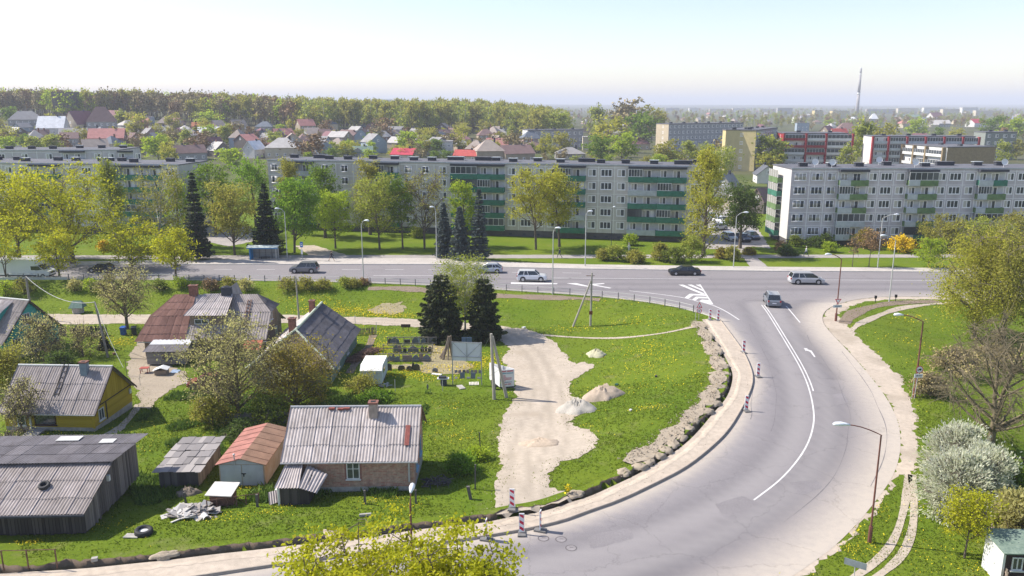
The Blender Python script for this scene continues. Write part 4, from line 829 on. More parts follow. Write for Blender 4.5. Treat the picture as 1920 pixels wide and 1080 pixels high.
def spruce_meshes(key, seed=0, H=14, R_=3.2, n=7000, leaf='spruce', ls=.4, base=.06, power=.85, levels=26):
    if key in TM: return TM[key]
    rg = np.random.default_rng(seed + 50); segs = [(np.array([[0, 0, -.3], [0, 0, H * .5], [0, 0, H * .99]]), np.array([H * .017, H * .01, .02]))]; P = []; Dr = []
    for L_ in range(levels):
        t = (L_ + rg.uniform(0, .5)) / levels; z = H * (base + (1 - base) * t); r = R_ * (1 - t) ** power * rg.uniform(.85, 1.1) + .12; nb = int(6 + 5 * (1 - t))
        for b in range(nb):
            az = 2 * np.pi * (b + rg.uniform(-.35, .35)) / nb + L_ * .7; rr = r * rg.uniform(.7, 1.12); u = np.linspace(.1, 1, 5)
            dz = -.28 * rr * u + .22 * rr * u ** 2
            pts = np.c_[rr * u * math.cos(az), rr * u * math.sin(az), z + dz]; segs.append((pts[[0, 2, 4]], np.array([.035, .022, .008])))
            k = int(n / levels / nb * (.4 + 1.2 * (1 - t)) * 1.05) + 3; uu = rg.uniform(.12, 1.02, k) ** .75
            wd = .17 * rr * (1.15 - uu) + .06; q = np.c_[rr * uu * math.cos(az), rr * uu * math.sin(az), z - .28 * rr * uu + .22 * rr * uu ** 2]
            sd = rg.normal(0, 1, k) * wd; q[:, 0] += -math.sin(az) * sd; q[:, 1] += math.cos(az) * sd; q[:, 2] += -np.abs(rg.normal(0, .12, k)) - np.abs(sd) * .25
            P.append(q); Dr.append(np.c_[np.full(k, math.cos(az)), np.full(k, math.sin(az)), np.full(k, -.45)] + np.c_[-math.sin(az) * np.sign(sd) * .5, math.cos(az) * np.sign(sd) * .5, np.zeros(k)])
    P = np.vstack(P); Dr = np.vstack(Dr); V, F = leaf_quads(P, ls, rg, .2, .5, Dr)
    Vt, Ft = tubes_np(segs, 4); TM[key] = (mesh_np('trunk', Vt, Ft, [BARK], True), mesh_np('crown', V, F, [LM[leaf]])); return TM[key]
def put_tree(ms, p, s=1.0, rz=0, label='', group=None, name='tree', cat='tree', sz=None, parts=('trunk', 'crown')):
    o = empty(name, p, rz, label, cat, group); o.scale = (s, s, s if sz is None else sz)
    link(parts[0], ms[0], o)
    if ms[1]: link(parts[1], ms[1], o)
    return o
def T(px, py, ytop, wpx, label, key, group, name='tree', cat='tree', z=None, rz=None, gen=None, **kw):
    """a tree of its own, sized from the place on the ground, its top and its spread"""
    p = G(px, py); d = p.y * CT - (p.z - HC) * ST; H = ZAT(p.x, p.y, ytop) - p.z; Rr = wpx * d / FPX / 2
    if gen == 'spruce': ms = spruce_meshes(key + str(px), H=H, R_=Rr, **kw)
    else: ms = tree_meshes(key + str(px), H=H, R_=Rr * 1.02, **kw)
    return put_tree(ms, p, 1, 0 if rz is None else rz, label, group, name, cat, parts=('stems', 'foliage') if name in ('shrub', 'bush') else ('trunk', 'crown'))
GA = 'yellow green maples along the main road on the left'
T(137, 495, 302, 205, 'huge yellow green maple, the largest on the left, in front of the panel block', 'm', GA, seed=1, cb=.2, nl=22, nc=230, nleaf=10500, ls=.38, cr=.75, shape='round', leaf='maple', tr=.38)
T(36, 486, 312, 112, 'tall maple at the left edge behind the white van', 'm', GA, seed=2, cb=.2, nl=18, nc=200, nleaf=9000, ls=.42, cr=.75, leaf='maple', tr=.3)
T(-30, 500, 310, 120, 'maple cut by the left edge of the view', 'm', GA, seed=22, cb=.2, nl=18, nc=180, nleaf=7000, ls=.42, cr=.75, leaf='maple', tr=.3)
T(112, 524, 428, 78, 'small forked maple standing between the white van and the dark car', 'm', GA, seed=3, cb=.25, nl=12, nc=110, nleaf=3600, ls=.32, cr=.5, leaf='maple', tr=.16)
T(12, 525, 405, 90, 'thin maple growing in front of the white van', 'm', GA, seed=4, cb=.3, nl=12, nc=90, nleaf=2500, ls=.32, cr=.5, leaf='maple', tr=.12, stems=2)
T(248, 506, 411, 106, 'maple with wide crown just right of the dark car', 'm', GA, seed=5, cb=.18, nl=14, nc=150, nleaf=5200, ls=.34, cr=.55, leaf='maple', tr=.15, stems=2)
T(330, 523, 430, 92, 'young round maple on the road edge left of the bus shelter', 'm', GA, seed=6, cb=.3, nl=14, nc=130, nleaf=5000, ls=.32, cr=.5, leaf='maple', tr=.16)
GB = 'trees on the lawn before the panel blocks'
T(218, 470, 272, 54, 'tall drooping birch in front of the leftmost block', 'b', GB, seed=7, cb=.2, nl=26, nc=200, nleaf=8000, ls=.34, cr=.5, shape='col', leaf='birch', bark=BIRCH, droop=1.6)
T(300, 470, 300, 100, 'airy olive birch right of the huge maple', 'b', GB, seed=8, cb=.15, nl=22, nc=200, nleaf=5500, ls=.32, cr=.6, leaf='olive', bark=BIRCH, droop=1.0)
T(336, 462, 330, 40, 'bright green ivy clad tree squeezed left of the dark spruce', 'b', GB, seed=9, cb=.05, nl=16, nc=140, nleaf=4500, ls=.36, cr=.5, shape='col', leaf='lime')
T(373, 488, 320, 58, 'dark slim spruce on the left beside the pavement', 's', GB, gen='spruce', seed=1, n=9000, name='spruce_tree', cat='spruce')
T(503, 478, 342, 66, 'broad dark spruce directly behind the bus shelter', 's', GB, gen='spruce', seed=2, n=9500, name='spruce_tree', cat='spruce')
T(440, 478, 334, 92, 'olive spreading tree between the two dark spruces', 't', GB, seed=10, cb=.2, nl=20, nc=200, nleaf=8000, ls=.34, cr=.6, leaf='olive', tr=.25, stems=2)
T(405, 440, 300, 90, 'deep green round tree behind the slim spruce', 't', GB, seed=11, cb=.2, nl=16, nc=150, nleaf=5500, ls=.42, cr=.7, leaf='green')
T(480, 425, 296, 80, 'bright green tree top above the broad spruce', 't', GB, seed=12, cb=.2, nl=16, nc=150, nleaf=5500, ls=.42, cr=.7, leaf='bright')
T(552, 474, 328, 84, 'dense green linden just right of the lamp by the bus stop', 't', GB, seed=13, cb=.2, nl=20, nc=230, nleaf=10000, ls=.36, cr=.65, leaf='bright', tr=.22, stems=2)
T(610, 446, 303, 62, 'dark green linden close to the block wall', 't', GB, seed=14, cb=.15, nl=18, nc=170, nleaf=7000, ls=.36, cr=.6, leaf='green')
T(629, 466, 352, 70, 'bright lime round tree on the lawn right of the walker', 't', GB, seed=15, cb=.25, nl=18, nc=190, nleaf=8000, ls=.3, cr=.5, leaf='lime', tr=.16)
T(550, 440, 290, 46, 'slender olive tree against the left end of the long block', 't', GB, seed=44, cb=.15, nl=16, nc=120, nleaf=4200, ls=.34, cr=.5, leaf='olive')
T(712, 468, 322, 98, 'wide olive lime tree in front of the long block', 't', GB, seed=16, cb=.22, nl=22, nc=230, nleaf=8500, ls=.32, cr=.6, leaf='birch', tr=.22, stems=2)
T(694, 440, 292, 50, 'tall narrow olive tree reaching the roof of the long block', 't', GB, seed=17, cb=.2, nl=18, nc=130, nleaf=4500, ls=.34, cr=.5, leaf='olive')
T(755, 466, 330, 52, 'green brown tree standing close beside the wide olive tree', 't', GB, seed=18, cb=.25, nl=16, nc=140, nleaf=5000, ls=.3, cr=.5, leaf='green', tr=.15)
T(796, 467, 312, 92, 'sparse half bare tree with pale twigs before the long block', 't', GB, seed=19, cb=.25, nl=22, nc=220, nleaf=2600, ls=.26, cr=.6, leaf='olive', tr=.2, stems=2, sub=3, twr=.025)
T(872, 462, 332, 52, 'lime tree behind the blue spruces', 't', GB, seed=20, cb=.2, nl=16, nc=140, nleaf=4500, ls=.34, cr=.5, leaf='lime')
for k, (px, py, yt, wv, lb) in enumerate(((833, 483, 378, 36, 'slimmest blue grey spruce, left one of the three'), (863, 487, 384, 44, 'shortest blue grey spruce, middle one of the three'), (899, 488, 350, 40, 'tallest blue grey spruce, right one of the three'))):
    T(px, py, yt, wv, lb + ' by the pavement', 's', 'blue spruces by the pavement', gen='spruce', seed=5 + k, n=8500, leaf='blue', ls=.34, power=.7, name='spruce_tree', cat='spruce')
T(1005, 468, 310, 96, 'lime tree with twisted trunk in front of the long block', 't', GB, seed=24, cb=.28, nl=20, nc=190, nleaf=7000, ls=.34, cr=.6, leaf='willow', tr=.22, stems=2)
T(1049, 463, 309, 84, 'yellow bronze leaning tree right of the lime tree', 't', GB, seed=25, cb=.3, nl=20, nc=210, nleaf=8000, ls=.34, cr=.6, leaf='willow', tr=.22)
T(1319, 478, 268, 74, 'very tall ragged poplar at the right end of the long block', 't', GB, seed=26, cb=.05, nl=34, nc=300, nleaf=10000, ls=.34, cr=.6, shape='col', leaf='willow', tr=.3)
T(1388, 466, 338, 74, 'dark green round tree over the parked cars', 't', GB, seed=27, cb=.28, nl=18, nc=190, nleaf=8000, ls=.36, cr=.6, leaf='deep', tr=.28)
T(1348, 350, 262, 60, 'light green birch rising behind the gap between the blocks', 't', GB, seed=28, cb=.1, nl=20, nc=120, nleaf=3500, ls=.5, cr=.8, leaf='birch', bark=BIRCH, droop=1)
GC = 'trees in the yards of the wooden houses'
for k, (px, py, yt, wv, lb) in enumerate(((828, 636, 512, 94, 'left dark shaggy conifer of the pair by the headstone yard'), (906, 638, 520, 74, 'right dark conifer of the pair next to the concrete poles'))):
    T(px, py, yt, wv, lb, 's', GC, gen='spruce', seed=9 + k, n=17000, leaf='yew', ls=.42, power=.42, base=.02, levels=15, name='conifer_tree', cat='conifer')
T(872, 628, 482, 112, 'pale feathery birch growing between the two dark conifers', 'fb', GC, seed=30, cb=.3, nl=28, nc=320, nleaf=13000, ls=.16, cr=.55, leaf='birch', bark=BIRCH, tr=.14)
T(238, 617, 497, 98, 'grey olive tree by the dirt lane above the blue bin', 't', GC, seed=31, cb=.22, nl=22, nc=280, nleaf=5200, ls=.16, cr=.5, leaf='grey', tr=.2, sub=3)
T(447, 790, 590, 200, 'big tangled apple tree with sparse olive leaves before the brown roofed house', 't', GC, seed=32, cb=.15, nl=26, nc=280, nleaf=9000, ls=.15, cr=.5, leaf='grey', bark=OLIVEB, tr=.26, stems=3, sub=3, shape='round')
T(415, 782, 680, 80, 'thin forked apple tree leaning over the red car', 't', GC, seed=33, cb=.3, nl=12, nc=90, nleaf=900, ls=.14, cr=.5, leaf='grey', tr=.12, sub=4, twr=.025)
T(556, 770, 638, 150, 'dense bronze olive tree half covering the slate roofed house', 't', GC, seed=34, cb=.12, nl=26, nc=330, nleaf=11000, ls=.16, cr=.5, leaf='bronze', bark=OLIVEB, tr=.2, stems=2, sub=2)
T(82, 682, 590, 78, 'pale twiggy shrub tree beside the teal house', 't', GC, seed=35, cb=.08, nl=22, nc=240, nleaf=4500, ls=.14, cr=.45, leaf='grey', tr=.1, stems=3, sub=3)
T(20, 745, 642, 70, 'dark leafy tree at the left edge between teal and yellow house', 't', GC, seed=36, cb=.05, nl=20, nc=220, nleaf=7000, ls=.17, cr=.45, leaf='olive', tr=.1, stems=2)
T(42, 812, 712, 76, 'sparse pale fruit tree in front of the yellow wall', 't', GC, seed=37, cb=.2, nl=18, nc=160, nleaf=2300, ls=.12, cr=.4, leaf='grey', tr=.08, sub=3, stems=2)
T(30, 850, 797, 70, 'small bare forked tree by the concrete slab', 't', GC, seed=38, cb=.3, nl=12, nc=80, nleaf=500, ls=.10, cr=.35, leaf='grey', tr=.07, sub=3, stems=2)
T(156, 668, 605, 60, 'thin brown twiggy bush tree behind the yellow house', 't', GC, seed=39, cb=.05, nl=16, nc=140, nleaf=1800, ls=.14, cr=.45, leaf='grey', tr=.06, stems=3, sub=3)
T(196, 655, 626, 22, 'tiny dark spruce near the leaning pole', 's', GC, gen='spruce', seed=14, n=2500, ls=.2, name='spruce_tree', cat='spruce')
T(680, 742, 700, 60, 'low bushy sapling behind the white caravan', 't', GC, seed=40, cb=.02, nl=12, nc=80, nleaf=2500, ls=.16, cr=.4, leaf='olive', tr=.04, stems=3)
GD = 'trees on the right meadow'
T(1826, 636, 392, 176, 'tall willow with hanging fresh leaves, the left of the two right hand willows', 'w', GD, seed=50, cb=.25, nl=26, nc=260, nleaf=22000, ls=.19, cr=.6, leaf='willow', tr=.26, droop=2.0, bark=OLIVEB)
T(1880, 640, 398, 170, 'willow with forked trunk nearest the right edge', 'w', GD, seed=51, cb=.3, nl=24, nc=240, nleaf=18000, ls=.19, cr=.6, leaf='olive', tr=.3, droop=1.8, stems=2, bark=OLIVEB)
T(1960, 650, 420, 140, 'leafy tree cut by the right edge of the view', 'w', GD, seed=52, cb=.2, nl=20, nc=200, nleaf=7000, ls=.3, cr=.6, leaf='olive', droop=1)
T(1856, 838, 590, 262, 'large leafless tree with crooked yellow grey limbs and a nest box', 'w', GD, seed=53, cb=.14, nl=26, nc=300, nleaf=1200, ls=.07, cr=.7, shape='round', leaf='bare', bark=M('mossy_limb', (.17, .14, .085), var=.35, sc=3), tr=.32, sub=5, twr=.015, stems=2)
T(1808, 1046, 915, 92, 'young yellow green maple on the grass in front of the white blossom', 'w', GD, seed=54, cb=.3, nl=16, nc=170, nleaf=5000, ls=.12, cr=.3, leaf='maple', tr=.055, twr=.012)
T(1740, 502, 444, 52, 'small pale green tree beside the yellow forsythia', 't', 'trees on the strip along the right block', seed=55, cb=.2, nl=14, nc=110, nleaf=3000, ls=.28, cr=.45, leaf='lime', tr=.1)
T(1598, 500, 437, 22, 'thin bare reddish sapling left of its leafier neighbour', 't', 'trees on the strip along the right block', seed=56, cb=.35, nl=10, nc=60, nleaf=350, ls=.2, cr=.4, leaf='brownish', tr=.06, sub=2)
T(1629, 500, 429, 40, 'small bare brown tree with rounded crown on the strip', 't', 'trees on the strip along the right block', seed=57, cb=.4, nl=12, nc=90, nleaf=1500, ls=.22, cr=.45, leaf='brownish', tr=.07, sub=2)
T(1762, 472, 405, 80, 'big grey green shrub tree before the right block', 't', 'trees on the strip along the right block', seed=58, cb=.02, nl=18, nc=180, nleaf=6000, ls=.32, cr=.6, leaf='olive', stems=2)
T(1835, 475, 408, 90, 'pale green bushy tree right of the grey green one', 't', 'trees on the strip along the right block', seed=59, cb=.05, nl=18, nc=180, nleaf=6000, ls=.32, cr=.6, leaf='birch', stems=2)
T(1905, 470, 400, 80, 'pale olive tree touching the right edge before the block', 't', 'trees on the strip along the right block', seed=60, cb=.05, nl=18, nc=150, nleaf=5000, ls=.32, cr=.6, leaf='olive')
# foreground maple tops
T2_ = lambda x, y, H, Rr, s, lb: put_tree(tree_meshes('fg' + str(s), seed=s, H=H, R_=Rr, cb=.45, nl=34, nc=560, nleaf=40000, ls=.125, cr=.25, leaf='maple', tr=.16, twr=.009, inner=.35), Vector((x, y, 0)), 1, 0, lb, 'maple tops at the bottom of the view')
T2_(-5.3, 23.6, 12.95, 3.6, 71, 'flowering maple whose tall crown top covers the bottom middle of the view'); T2_(-2.0, 23.2, 13.05, 2.2, 73, 'smaller maple top on the right of the bottom middle maple')
T2_(8.2, 21.5, 12.3, 1.0, 74, 'maple twig tips just showing left of the rutted track at the bottom')
GE = 'shrubs along the paths'
def S(px, py, yt, wv, lb, leaf='shrub', seed=0, n=2600, ls=.26, gr=GE, cat='shrub', **k):
    return T(px, py, yt, wv, lb, 'sh', gr, name='shrub', cat=cat, seed=seed, cb=.0, nl=16, nc=150, nleaf=n, ls=ls, cr=.32, shape='low', leaf=leaf, stems=3, tr=.06, inner=.6, **k)
S(1690, 473, 442, 54, 'brilliant yellow forsythia bush before the right block', 'forsythia', 1, 6000, .22, twr=.01)
for k, a in enumerate(((1182, 460, 438, 26, 'round light green bush against the plinth of the long block', 'lime'), (1130, 488, 466, 24, 'small dark shrub left of a bigger grey green one', 'olive'), (1153, 489, 459, 34, 'grey green shrub second from the left by the footpath', 'birch'), (1190, 493, 471, 38, 'low brownish olive shrub below the walker in white', 'olive'), (1236, 489, 456, 30, 'upright olive shrub right of the low brownish one', 'olive'),
    (1264, 493, 464, 44, 'wide green shrub left of the tallest shrub', 'shrub'), (1297, 491, 442, 50, 'tallest grey green shrub beside the ragged poplar', 'birch'), (1351, 485, 465, 20, 'small brown green shrub at the parking yard', 'bronze'), (1373, 489, 461, 28, 'shrub leaning on the lamp post by the diagonal path', 'olive'), (1492, 463, 441, 18, 'small leafy shrub at the corner of the right block', 'shrub'),
    (1529, 463, 445, 34, 'dark clipped hedge bush under the first windows of the right block', 'deep'), (1556, 473, 454, 22, 'small flat topped pale green bush', 'lime'), (1548, 462, 438, 20, 'dark shrub under the lowest balcony of the right block', 'deep'), (1618, 466, 428, 36, 'brown leaved shrub below the second stack of balconies', 'bronze'), (1464, 474, 452, 18, 'twiggy brown shrub near the white end wall', 'brownish'),
    (1475, 479, 462, 40, 'low dark rose bed at the corner of the footpath', 'deep'), (1405, 478, 467, 26, 'reddish low shrub beside the parking yard', 'bronze'), (782, 446, 425, 24, 'pale rounded bush at the wall of the long block', 'birch'), (195, 470, 452, 18, 'orange yellow flowering bush below the leftmost block', 'forsythia'))):
    S(*a[:5], leaf=a[5], seed=k + 3, n=1500 if a[3] < 30 else 2600)
GF = 'scrub on the road embankment'
for k, (px, py, yt, wv, lf) in enumerate(((540, 543, 521, 46, 'olive'), (575, 543, 521, 40, 'olive'), (607, 542, 523, 28, 'olive'), (648, 538, 521, 26, 'birch'), (666, 539, 524, 20, 'olive'), (682, 534, 524, 14, 'brownish'), (430, 540, 520, 34, 'olive'), (395, 543, 524, 30, 'brownish'), (462, 543, 524, 26, 'grey'), (170, 545, 522, 28, 'lime'), (140, 543, 524, 24, 'grey'), (200, 547, 528, 26, 'olive'), (45, 545, 522, 40, 'olive'), (10, 548, 526, 36, 'lime'), (300, 542, 524, 30, 'shrub'), (340, 540, 520, 26, 'lime'))):
    S(px, py, yt, wv, f"{dict(olive='olive', birch='pale green', brownish='bare brown', grey='grey twiggy', lime='fresh green', shrub='dark green')[lf]} bush on the embankment " + ["below the grey car", "right of the bush below the grey car", "left of the last hedge gap", "left of the tall middle lamp", "just before the tall middle lamp", "at the foot of the tall middle lamp", "below the left end of the bus shelter", "left of the bus shelter bush", "below the bus stop lamp", "below the dark car", "below the gap between van and dark car", "right of the dark car", "below the nose of the white van", "below the tail of the white van", "above the teal and brown houses", "above the brown hipped roof"][k], leaf=lf, seed=40 + k, n=1500, ls=.18, gr=GF)
GG = 'bushes in the gardens'
for k, a in enumerate(((400, 800, 745, 90, 'rank green bush mass left of the picket fence', 'olive'), (455, 822, 795, 70, 'dark tangled bush behind the rusty garage roof', 'deep'), (112, 700, 660, 50, 'dark green bush in the shade of the teal house', 'deep'), (500, 800, 740, 80, 'green bush under the bronze tree by the pickets', 'shrub'), (590, 735, 700, 50, 'shaded green bush behind the brick house ridge', 'shrub'), (700, 752, 735, 60, 'low weeds bush below the caravan', 'bright'),
    (865, 884, 858, 50, 'wild green bush in the shadow right of the brick house', 'bright'), (895, 862, 845, 34, 'light leafy bush by the old wooden posts', 'lime'), (1898, 905, 870, 40, 'green bush behind the dark fence on the right', 'green'), (1790, 700, 655, 110, 'brown dry thicket below the willows', 'bare'), (1865, 690, 650, 110, 'brown thicket at the right edge under the willows', 'bare'), (1745, 742, 700, 60, 'grey scrub around the traffic sign posts', 'bare'))):
    S(*a[:5], leaf=a[5], seed=80 + k, n=4200, ls=.17, gr=GG)
GW = 'white blossoming bushes on the right'
for k, a in enumerate(((1790, 905, 800, 128, 'largest white blossoming blackthorn at the edge of the rutted track'), (1842, 950, 838, 104, 'white blossoming blackthorn leaning over the dark fence'), (1790, 965, 880, 70, 'white blossoming blackthorn behind the young maple'), (1905, 1010, 930, 76, 'cream flowering bush beside the shed with green roof'))):
    T(*a[:5], 'wb', GW, name='shrub', cat='shrub', seed=90 + k, cb=.0, nl=26, nc=330, nleaf=14000, ls=.22, cr=.30, shape='low', leaf='white' if k < 3 else 'grey', stems=4, tr=.06, inner=.5, sub=1, twr=.015)
# ------------------------------------------------ trees of the town behind
FM = []
for k, (lf, sh, H, Rr, n, dr, b) in enumerate((('lime', 'round', 11, 4.6, 420, 0, BARK), ('green', 'round', 12, 4.8, 420, 0, BARK), ('olive', 'round', 12, 5, 380, 0, BARK), ('birch', 'col', 15, 3.4, 420, 1.2, BIRCH), ('bare', 'round', 12, 4.8, 300, 0, BARK), ('willow', 'round', 13, 5.6, 480, 0, BARK), ('brownish', 'round', 11, 4.4, 280, 0, BARK), ('birch', 'round', 14, 5, 420, .8, BIRCH))):
    for s in range(2): FM.append((lf, tree_meshes(f'far{k}_{s}', seed=200 + k * 3 + s, H=H, R_=Rr, cb=.18, nl=9, nc=46, nleaf=n * 3, ls=.8, cr=.95, shape=sh, leaf=lf, bark=b, droop=dr, twr=.05), H, Rr))
FM.append(('spruce', spruce_meshes('farsp', seed=3, H=15, R_=3, n=1300, ls=.8, levels=14), 15, 3))
LN = dict(lime='yellow green', green='mid green', olive='olive', birch='pale green', bare='leafless grey', willow='yellowish', brownish='bare reddish brown', spruce='dark conical')
GT = 'trees among the houses of the town'
rg = random.Random(77)
def far_tree(px, pyb, yt, lf, label=None, wide=1.0):
    p = G(px, pyb); H = max(4, ZAT(p.x, p.y, yt) - p.z); c = [q for q in FM if q[0] == lf]; q = rg.choice(c); s = H / q[2]
    put_tree(q[1], p, s * wide, rg.uniform(0, 6), label, GT, 'spruce_tree' if lf == 'spruce' else 'tree', sz=s)
for a in ((1125, 312, 254, 'green', 'rich green domed tree just over the long block roof', 1.2), (1165, 305, 247, 'lime', 'yellow lime tree right of the rich green dome', 1.1), (1140, 285, 219, 'willow', 'wide golden willow behind the white block', 1.3), (1200, 280, 211, 'green', 'green round tree left of the beige end wall', 1.2), (1185, 262, 186, 'bare', 'tall bare crowns breaking the horizon', 1.3), (1117, 262, 190, 'birch', 'pointed birch breaking the horizon', 1), (1165, 258, 192, 'bare', 'thin grey crown left of the tall bare ones', 1),
    (1222, 262, 198, 'olive', 'olive tree above the beige end wall', 1), (1040, 270, 198, 'birch', 'birch with white trunk at the end of the wood', 1.2), (1010, 268, 200, 'olive', 'olive tree at the end of the wood', 1.2), (1052, 295, 246, 'olive', 'small olive tree before the white block', 1), (1022, 298, 250, 'willow', 'sparse tree over the grey hip roof', .8), (1380, 316, 248, 'bare', 'bare spreading tree in front of the yellow end wall', 1.3), (1395, 318, 255, 'bare', 'second bare tree before the yellow end wall', .9),
    (1440, 320, 242, 'birch', 'birch covering the side of the yellow block', 1.3), (1330, 312, 262, 'birch', 'birch before the grey four storey block', 1.3), (1290, 314, 258, 'birch', 'birches left part before the grey block', 1.3), (1250, 312, 262, 'olive', 'birch grove under the beige wall', 1.2), (1370, 300, 250, 'olive', 'loose olive tree behind the ragged poplar', 1), (1615, 312, 214, 'birch', 'tall poplar like tree between the crimson blocks', 1), (1585, 320, 265, 'birch', 'green birch in front of the first crimson block', 1.3), (1655, 300, 232, 'olive', 'crown behind the tall poplar like tree', 1),
    (1720, 262, 222, 'lime', 'green yellow tree above the crimson block', 1.2), (1790, 268, 240, 'willow', 'dull yellow round tree above the long crimson block', 1.4), (1760, 266, 238, 'green', 'green round tree left of the dull yellow one', 1), (1860, 262, 218, 'green', 'broad green tree on the right of the crimson roofed house', 1.3), (1895, 264, 220, 'lime', 'fresh green tree at the right edge', 1.3), (1880, 310, 258, 'birch', 'loose birch before the grey green block', 1.2), (1905, 300, 262, 'olive', 'olive tree at the far right before the cream wall', 1.2),
    (262, 225, 206, 'green', 'dark green tree beside the orange roofed house', .8), (148, 208, 190, 'lime', 'bright dome shaped tree above the highest pale roof', 1.5), (398, 236, 208, 'lime', 'dome shaped yellow green tree against the wood', 1.6), (370, 266, 224, 'spruce', 'dark spruce in front of the white roofed house', 1), (456, 250, 228, 'spruce', 'small dark spruce among the slate roofs', 1), (20, 244, 200, 'green', 'dark tree mass at the left edge', 1.4), (545, 262, 234, 'spruce', 'dark spruce near the pink brick house', 1.3), (572, 250, 220, 'spruce', 'pair of dark firs by the wood', 1.5), (547, 246, 224, 'willow', 'golden round tree in front of the wood', 1.4),
    (520, 232, 200, 'lime', 'yellow tree standing out of the dark wood', 1), (250, 258, 230, 'bronze', '', 1), (252, 262, 229, 'willow', 'golden bushy tree right of the pink roof', 1.2), (258, 278, 250, 'brownish', 'brown bare tree below the golden one', 1.4), (298, 305, 252, 'lime', 'fresh green tree right of the flat white roof', 1.2), (318, 312, 268, 'willow', 'yellow green tree over the rust brown roof', 1), (100, 300, 246, 'birch', 'hanging birch left above the flat roofs', 1.5), (68, 305, 250, 'birch', 'second hanging birch at the far left', 1.4), (225, 300, 262, 'birch', 'birch before the blue roof end', .9),
    (430, 320, 276, 'lime', 'light green tree above the spruce tops', 1.5), (460, 316, 274, 'bright', '', 1), (625, 306, 277, 'green', 'green tree over the left roof of the long block', 1.3), (652, 294, 262, 'lime', 'yellow arching tree among the houses', .9), (693, 304, 280, 'lime', 'lime yellow tree over the long block roof', 1.5), (815, 304, 282, 'green', 'green tree in front of the white cubic house', 1.5), (838, 304, 281, 'green', 'second green tree in front of the white cubic house', 1.3), (770, 290, 260, 'birch', 'pale sprouting tree between the slate gables', 1.2), (720, 262, 220, 'brownish', 'russet bare tree beside the gabled tower', 1.3), (378, 290, 246, 'brownish', 'brown bare garden tree', 1.3), (580, 300, 250, 'brownish', 'bare brown tree right of the cream villa', 1.5)):
    if a[4]: far_tree(*a[:3], a[3], a[4], a[5])
n = 0; tries = 0
for i in range(52):
    px, py = (rg.uniform(985, 1460), rg.uniform(290, 326)) if i < 34 else (rg.uniform(560, 985), rg.uniform(285, 305)); p = G(px, py); lf = rg.choice(('birch', 'birch', 'olive', 'lime', 'bare', 'willow')); q = rg.choice([q for q in FM if q[0] == lf]); s = rg.uniform(.38, .66)
    put_tree(q[1], p, s * 1.2, rg.uniform(0, 6), f"{LN[lf]} low tree behind the long block roof {where(px, 250)[13:]}", GT, sz=s)
while n < 215 and tries < 3000:
    tries += 1
    if n < 125: px = rg.uniform(1000, 1960); py = 207 + (rg.random() ** 1.3) * 62
    else: px = rg.uniform(-30, 1010); py = rg.uniform(240, 300)
    if 1210 < px < 1420 and py > 236 or 1450 < px < 1850 and py > 248 or 985 < px < 1100 and py > 240: continue
    p = G(px, py); lf = rg.choice(('bare', 'brownish', 'olive', 'bare', 'green', 'birch', 'lime', 'willow', 'olive', 'brownish')) if rg.random() < .95 else 'spruce'
    q = rg.choice([q for q in FM if q[0] == lf]); s = rg.uniform(.5, 1.0)
    put_tree(q[1], p, s * rg.uniform(.9, 1.35), rg.uniform(0, 6), f"{'small ' if s < .65 else 'tall ' if s > .88 else ''}{LN[lf]} garden tree {where(px, py)}", GT, 'spruce_tree' if lf == 'spruce' else 'tree', sz=s); n += 1
# far wood and distant tree cover: masses nobody could count
def forest(name, pts, meshes, seed):
    rg2 = np.random.default_rng(seed); V = {}; 
    for (x, y, s) in pts:
        q = meshes[rg2.integers(len(meshes))]; z = hz(x, y); a = rg2.uniform(0, 6.28); c, s_ = math.cos(a), math.sin(a)
        for mi, me in enumerate(q[1]):
            if me not in cache: 
                v = np.empty(len(me.vertices) * 3, np.float32); me.vertices.foreach_get('co', v); f = np.empty(len(me.loops), np.int32); me.loops.foreach_get('vertex_index', f); cache[me] = (v.reshape(-1, 3), f.reshape(-1, 4))
            v, f = cache[me]
            w_ = np.c_[(v[:, 0] * c - v[:, 1] * s_) * s * .8 + x, (v[:, 0] * s_ + v[:, 1] * c) * s * .8 + y, v[:, 2] * s + z]
            mat = me.materials[0]; L_ = V.setdefault(mat, [[], [], 0]); L_[0].append(w_); L_[1].append(f + L_[2]); L_[2] += len(w_)
    off = 0; VV = []; FF = []; II = []; ml = []
    for i, (m_, (a, b, c)) in enumerate(V.items()): VV += a; FF += [x + off for x in b]; II.append(np.full(sum(len(x) for x in b), i)); off += c; ml.append(m_)
    return tag(link(name, mesh_np(name, np.vstack(VV), np.vstack(FF), ml, fm=np.concatenate(II))), kind='stuff')
cache = {}
WM = []
for k, (lf, sh, dr, b) in enumerate((('olive', 'col', 0, BARK), ('bare', 'round', 0, BARK), ('birch', 'col', .8, BIRCH), ('lime', 'round', 0, BARK), ('brownish', 'round', 0, BARK), ('olive', 'round', 0, BARK))):
    WM.append((lf, tree_meshes(f'wood{k}', seed=300 + k, H=19, R_=4.6, cb=.25, nl=7, nc=26, nleaf=330, ls=1.35, cr=1.3, shape=sh, leaf=lf, bark=b, droop=dr, twr=.07), 19, 4))
r2 = np.random.default_rng(8); A_, B_, C_ = [], [], []
for i in range(1500):
    px = r2.uniform(-160, 1062); u = (px - 960) / FPX; y = r2.uniform(0, 1) ** 1.6 * 330 + np.interp(px, [0, 300, 700, 1080], [610, 590, 545, 560]) + 20 * math.sin(px * .03); x = u * y
    hh = np.interp(px, [-100, 0, 60, 180, 350, 640, 900, 1080], [1.05, 1.05, 1.12, 1.1, 1.08, 1.15, 1.15, 1.0]) * r2.uniform(.8, 1.08)
    k = nrm(x, y, 45, 3) + r2.normal(0, .3); g_ = px > 560
    (B_ if (k > .25 and not g_) else A_ if g_ else C_).append((x, y, hh))
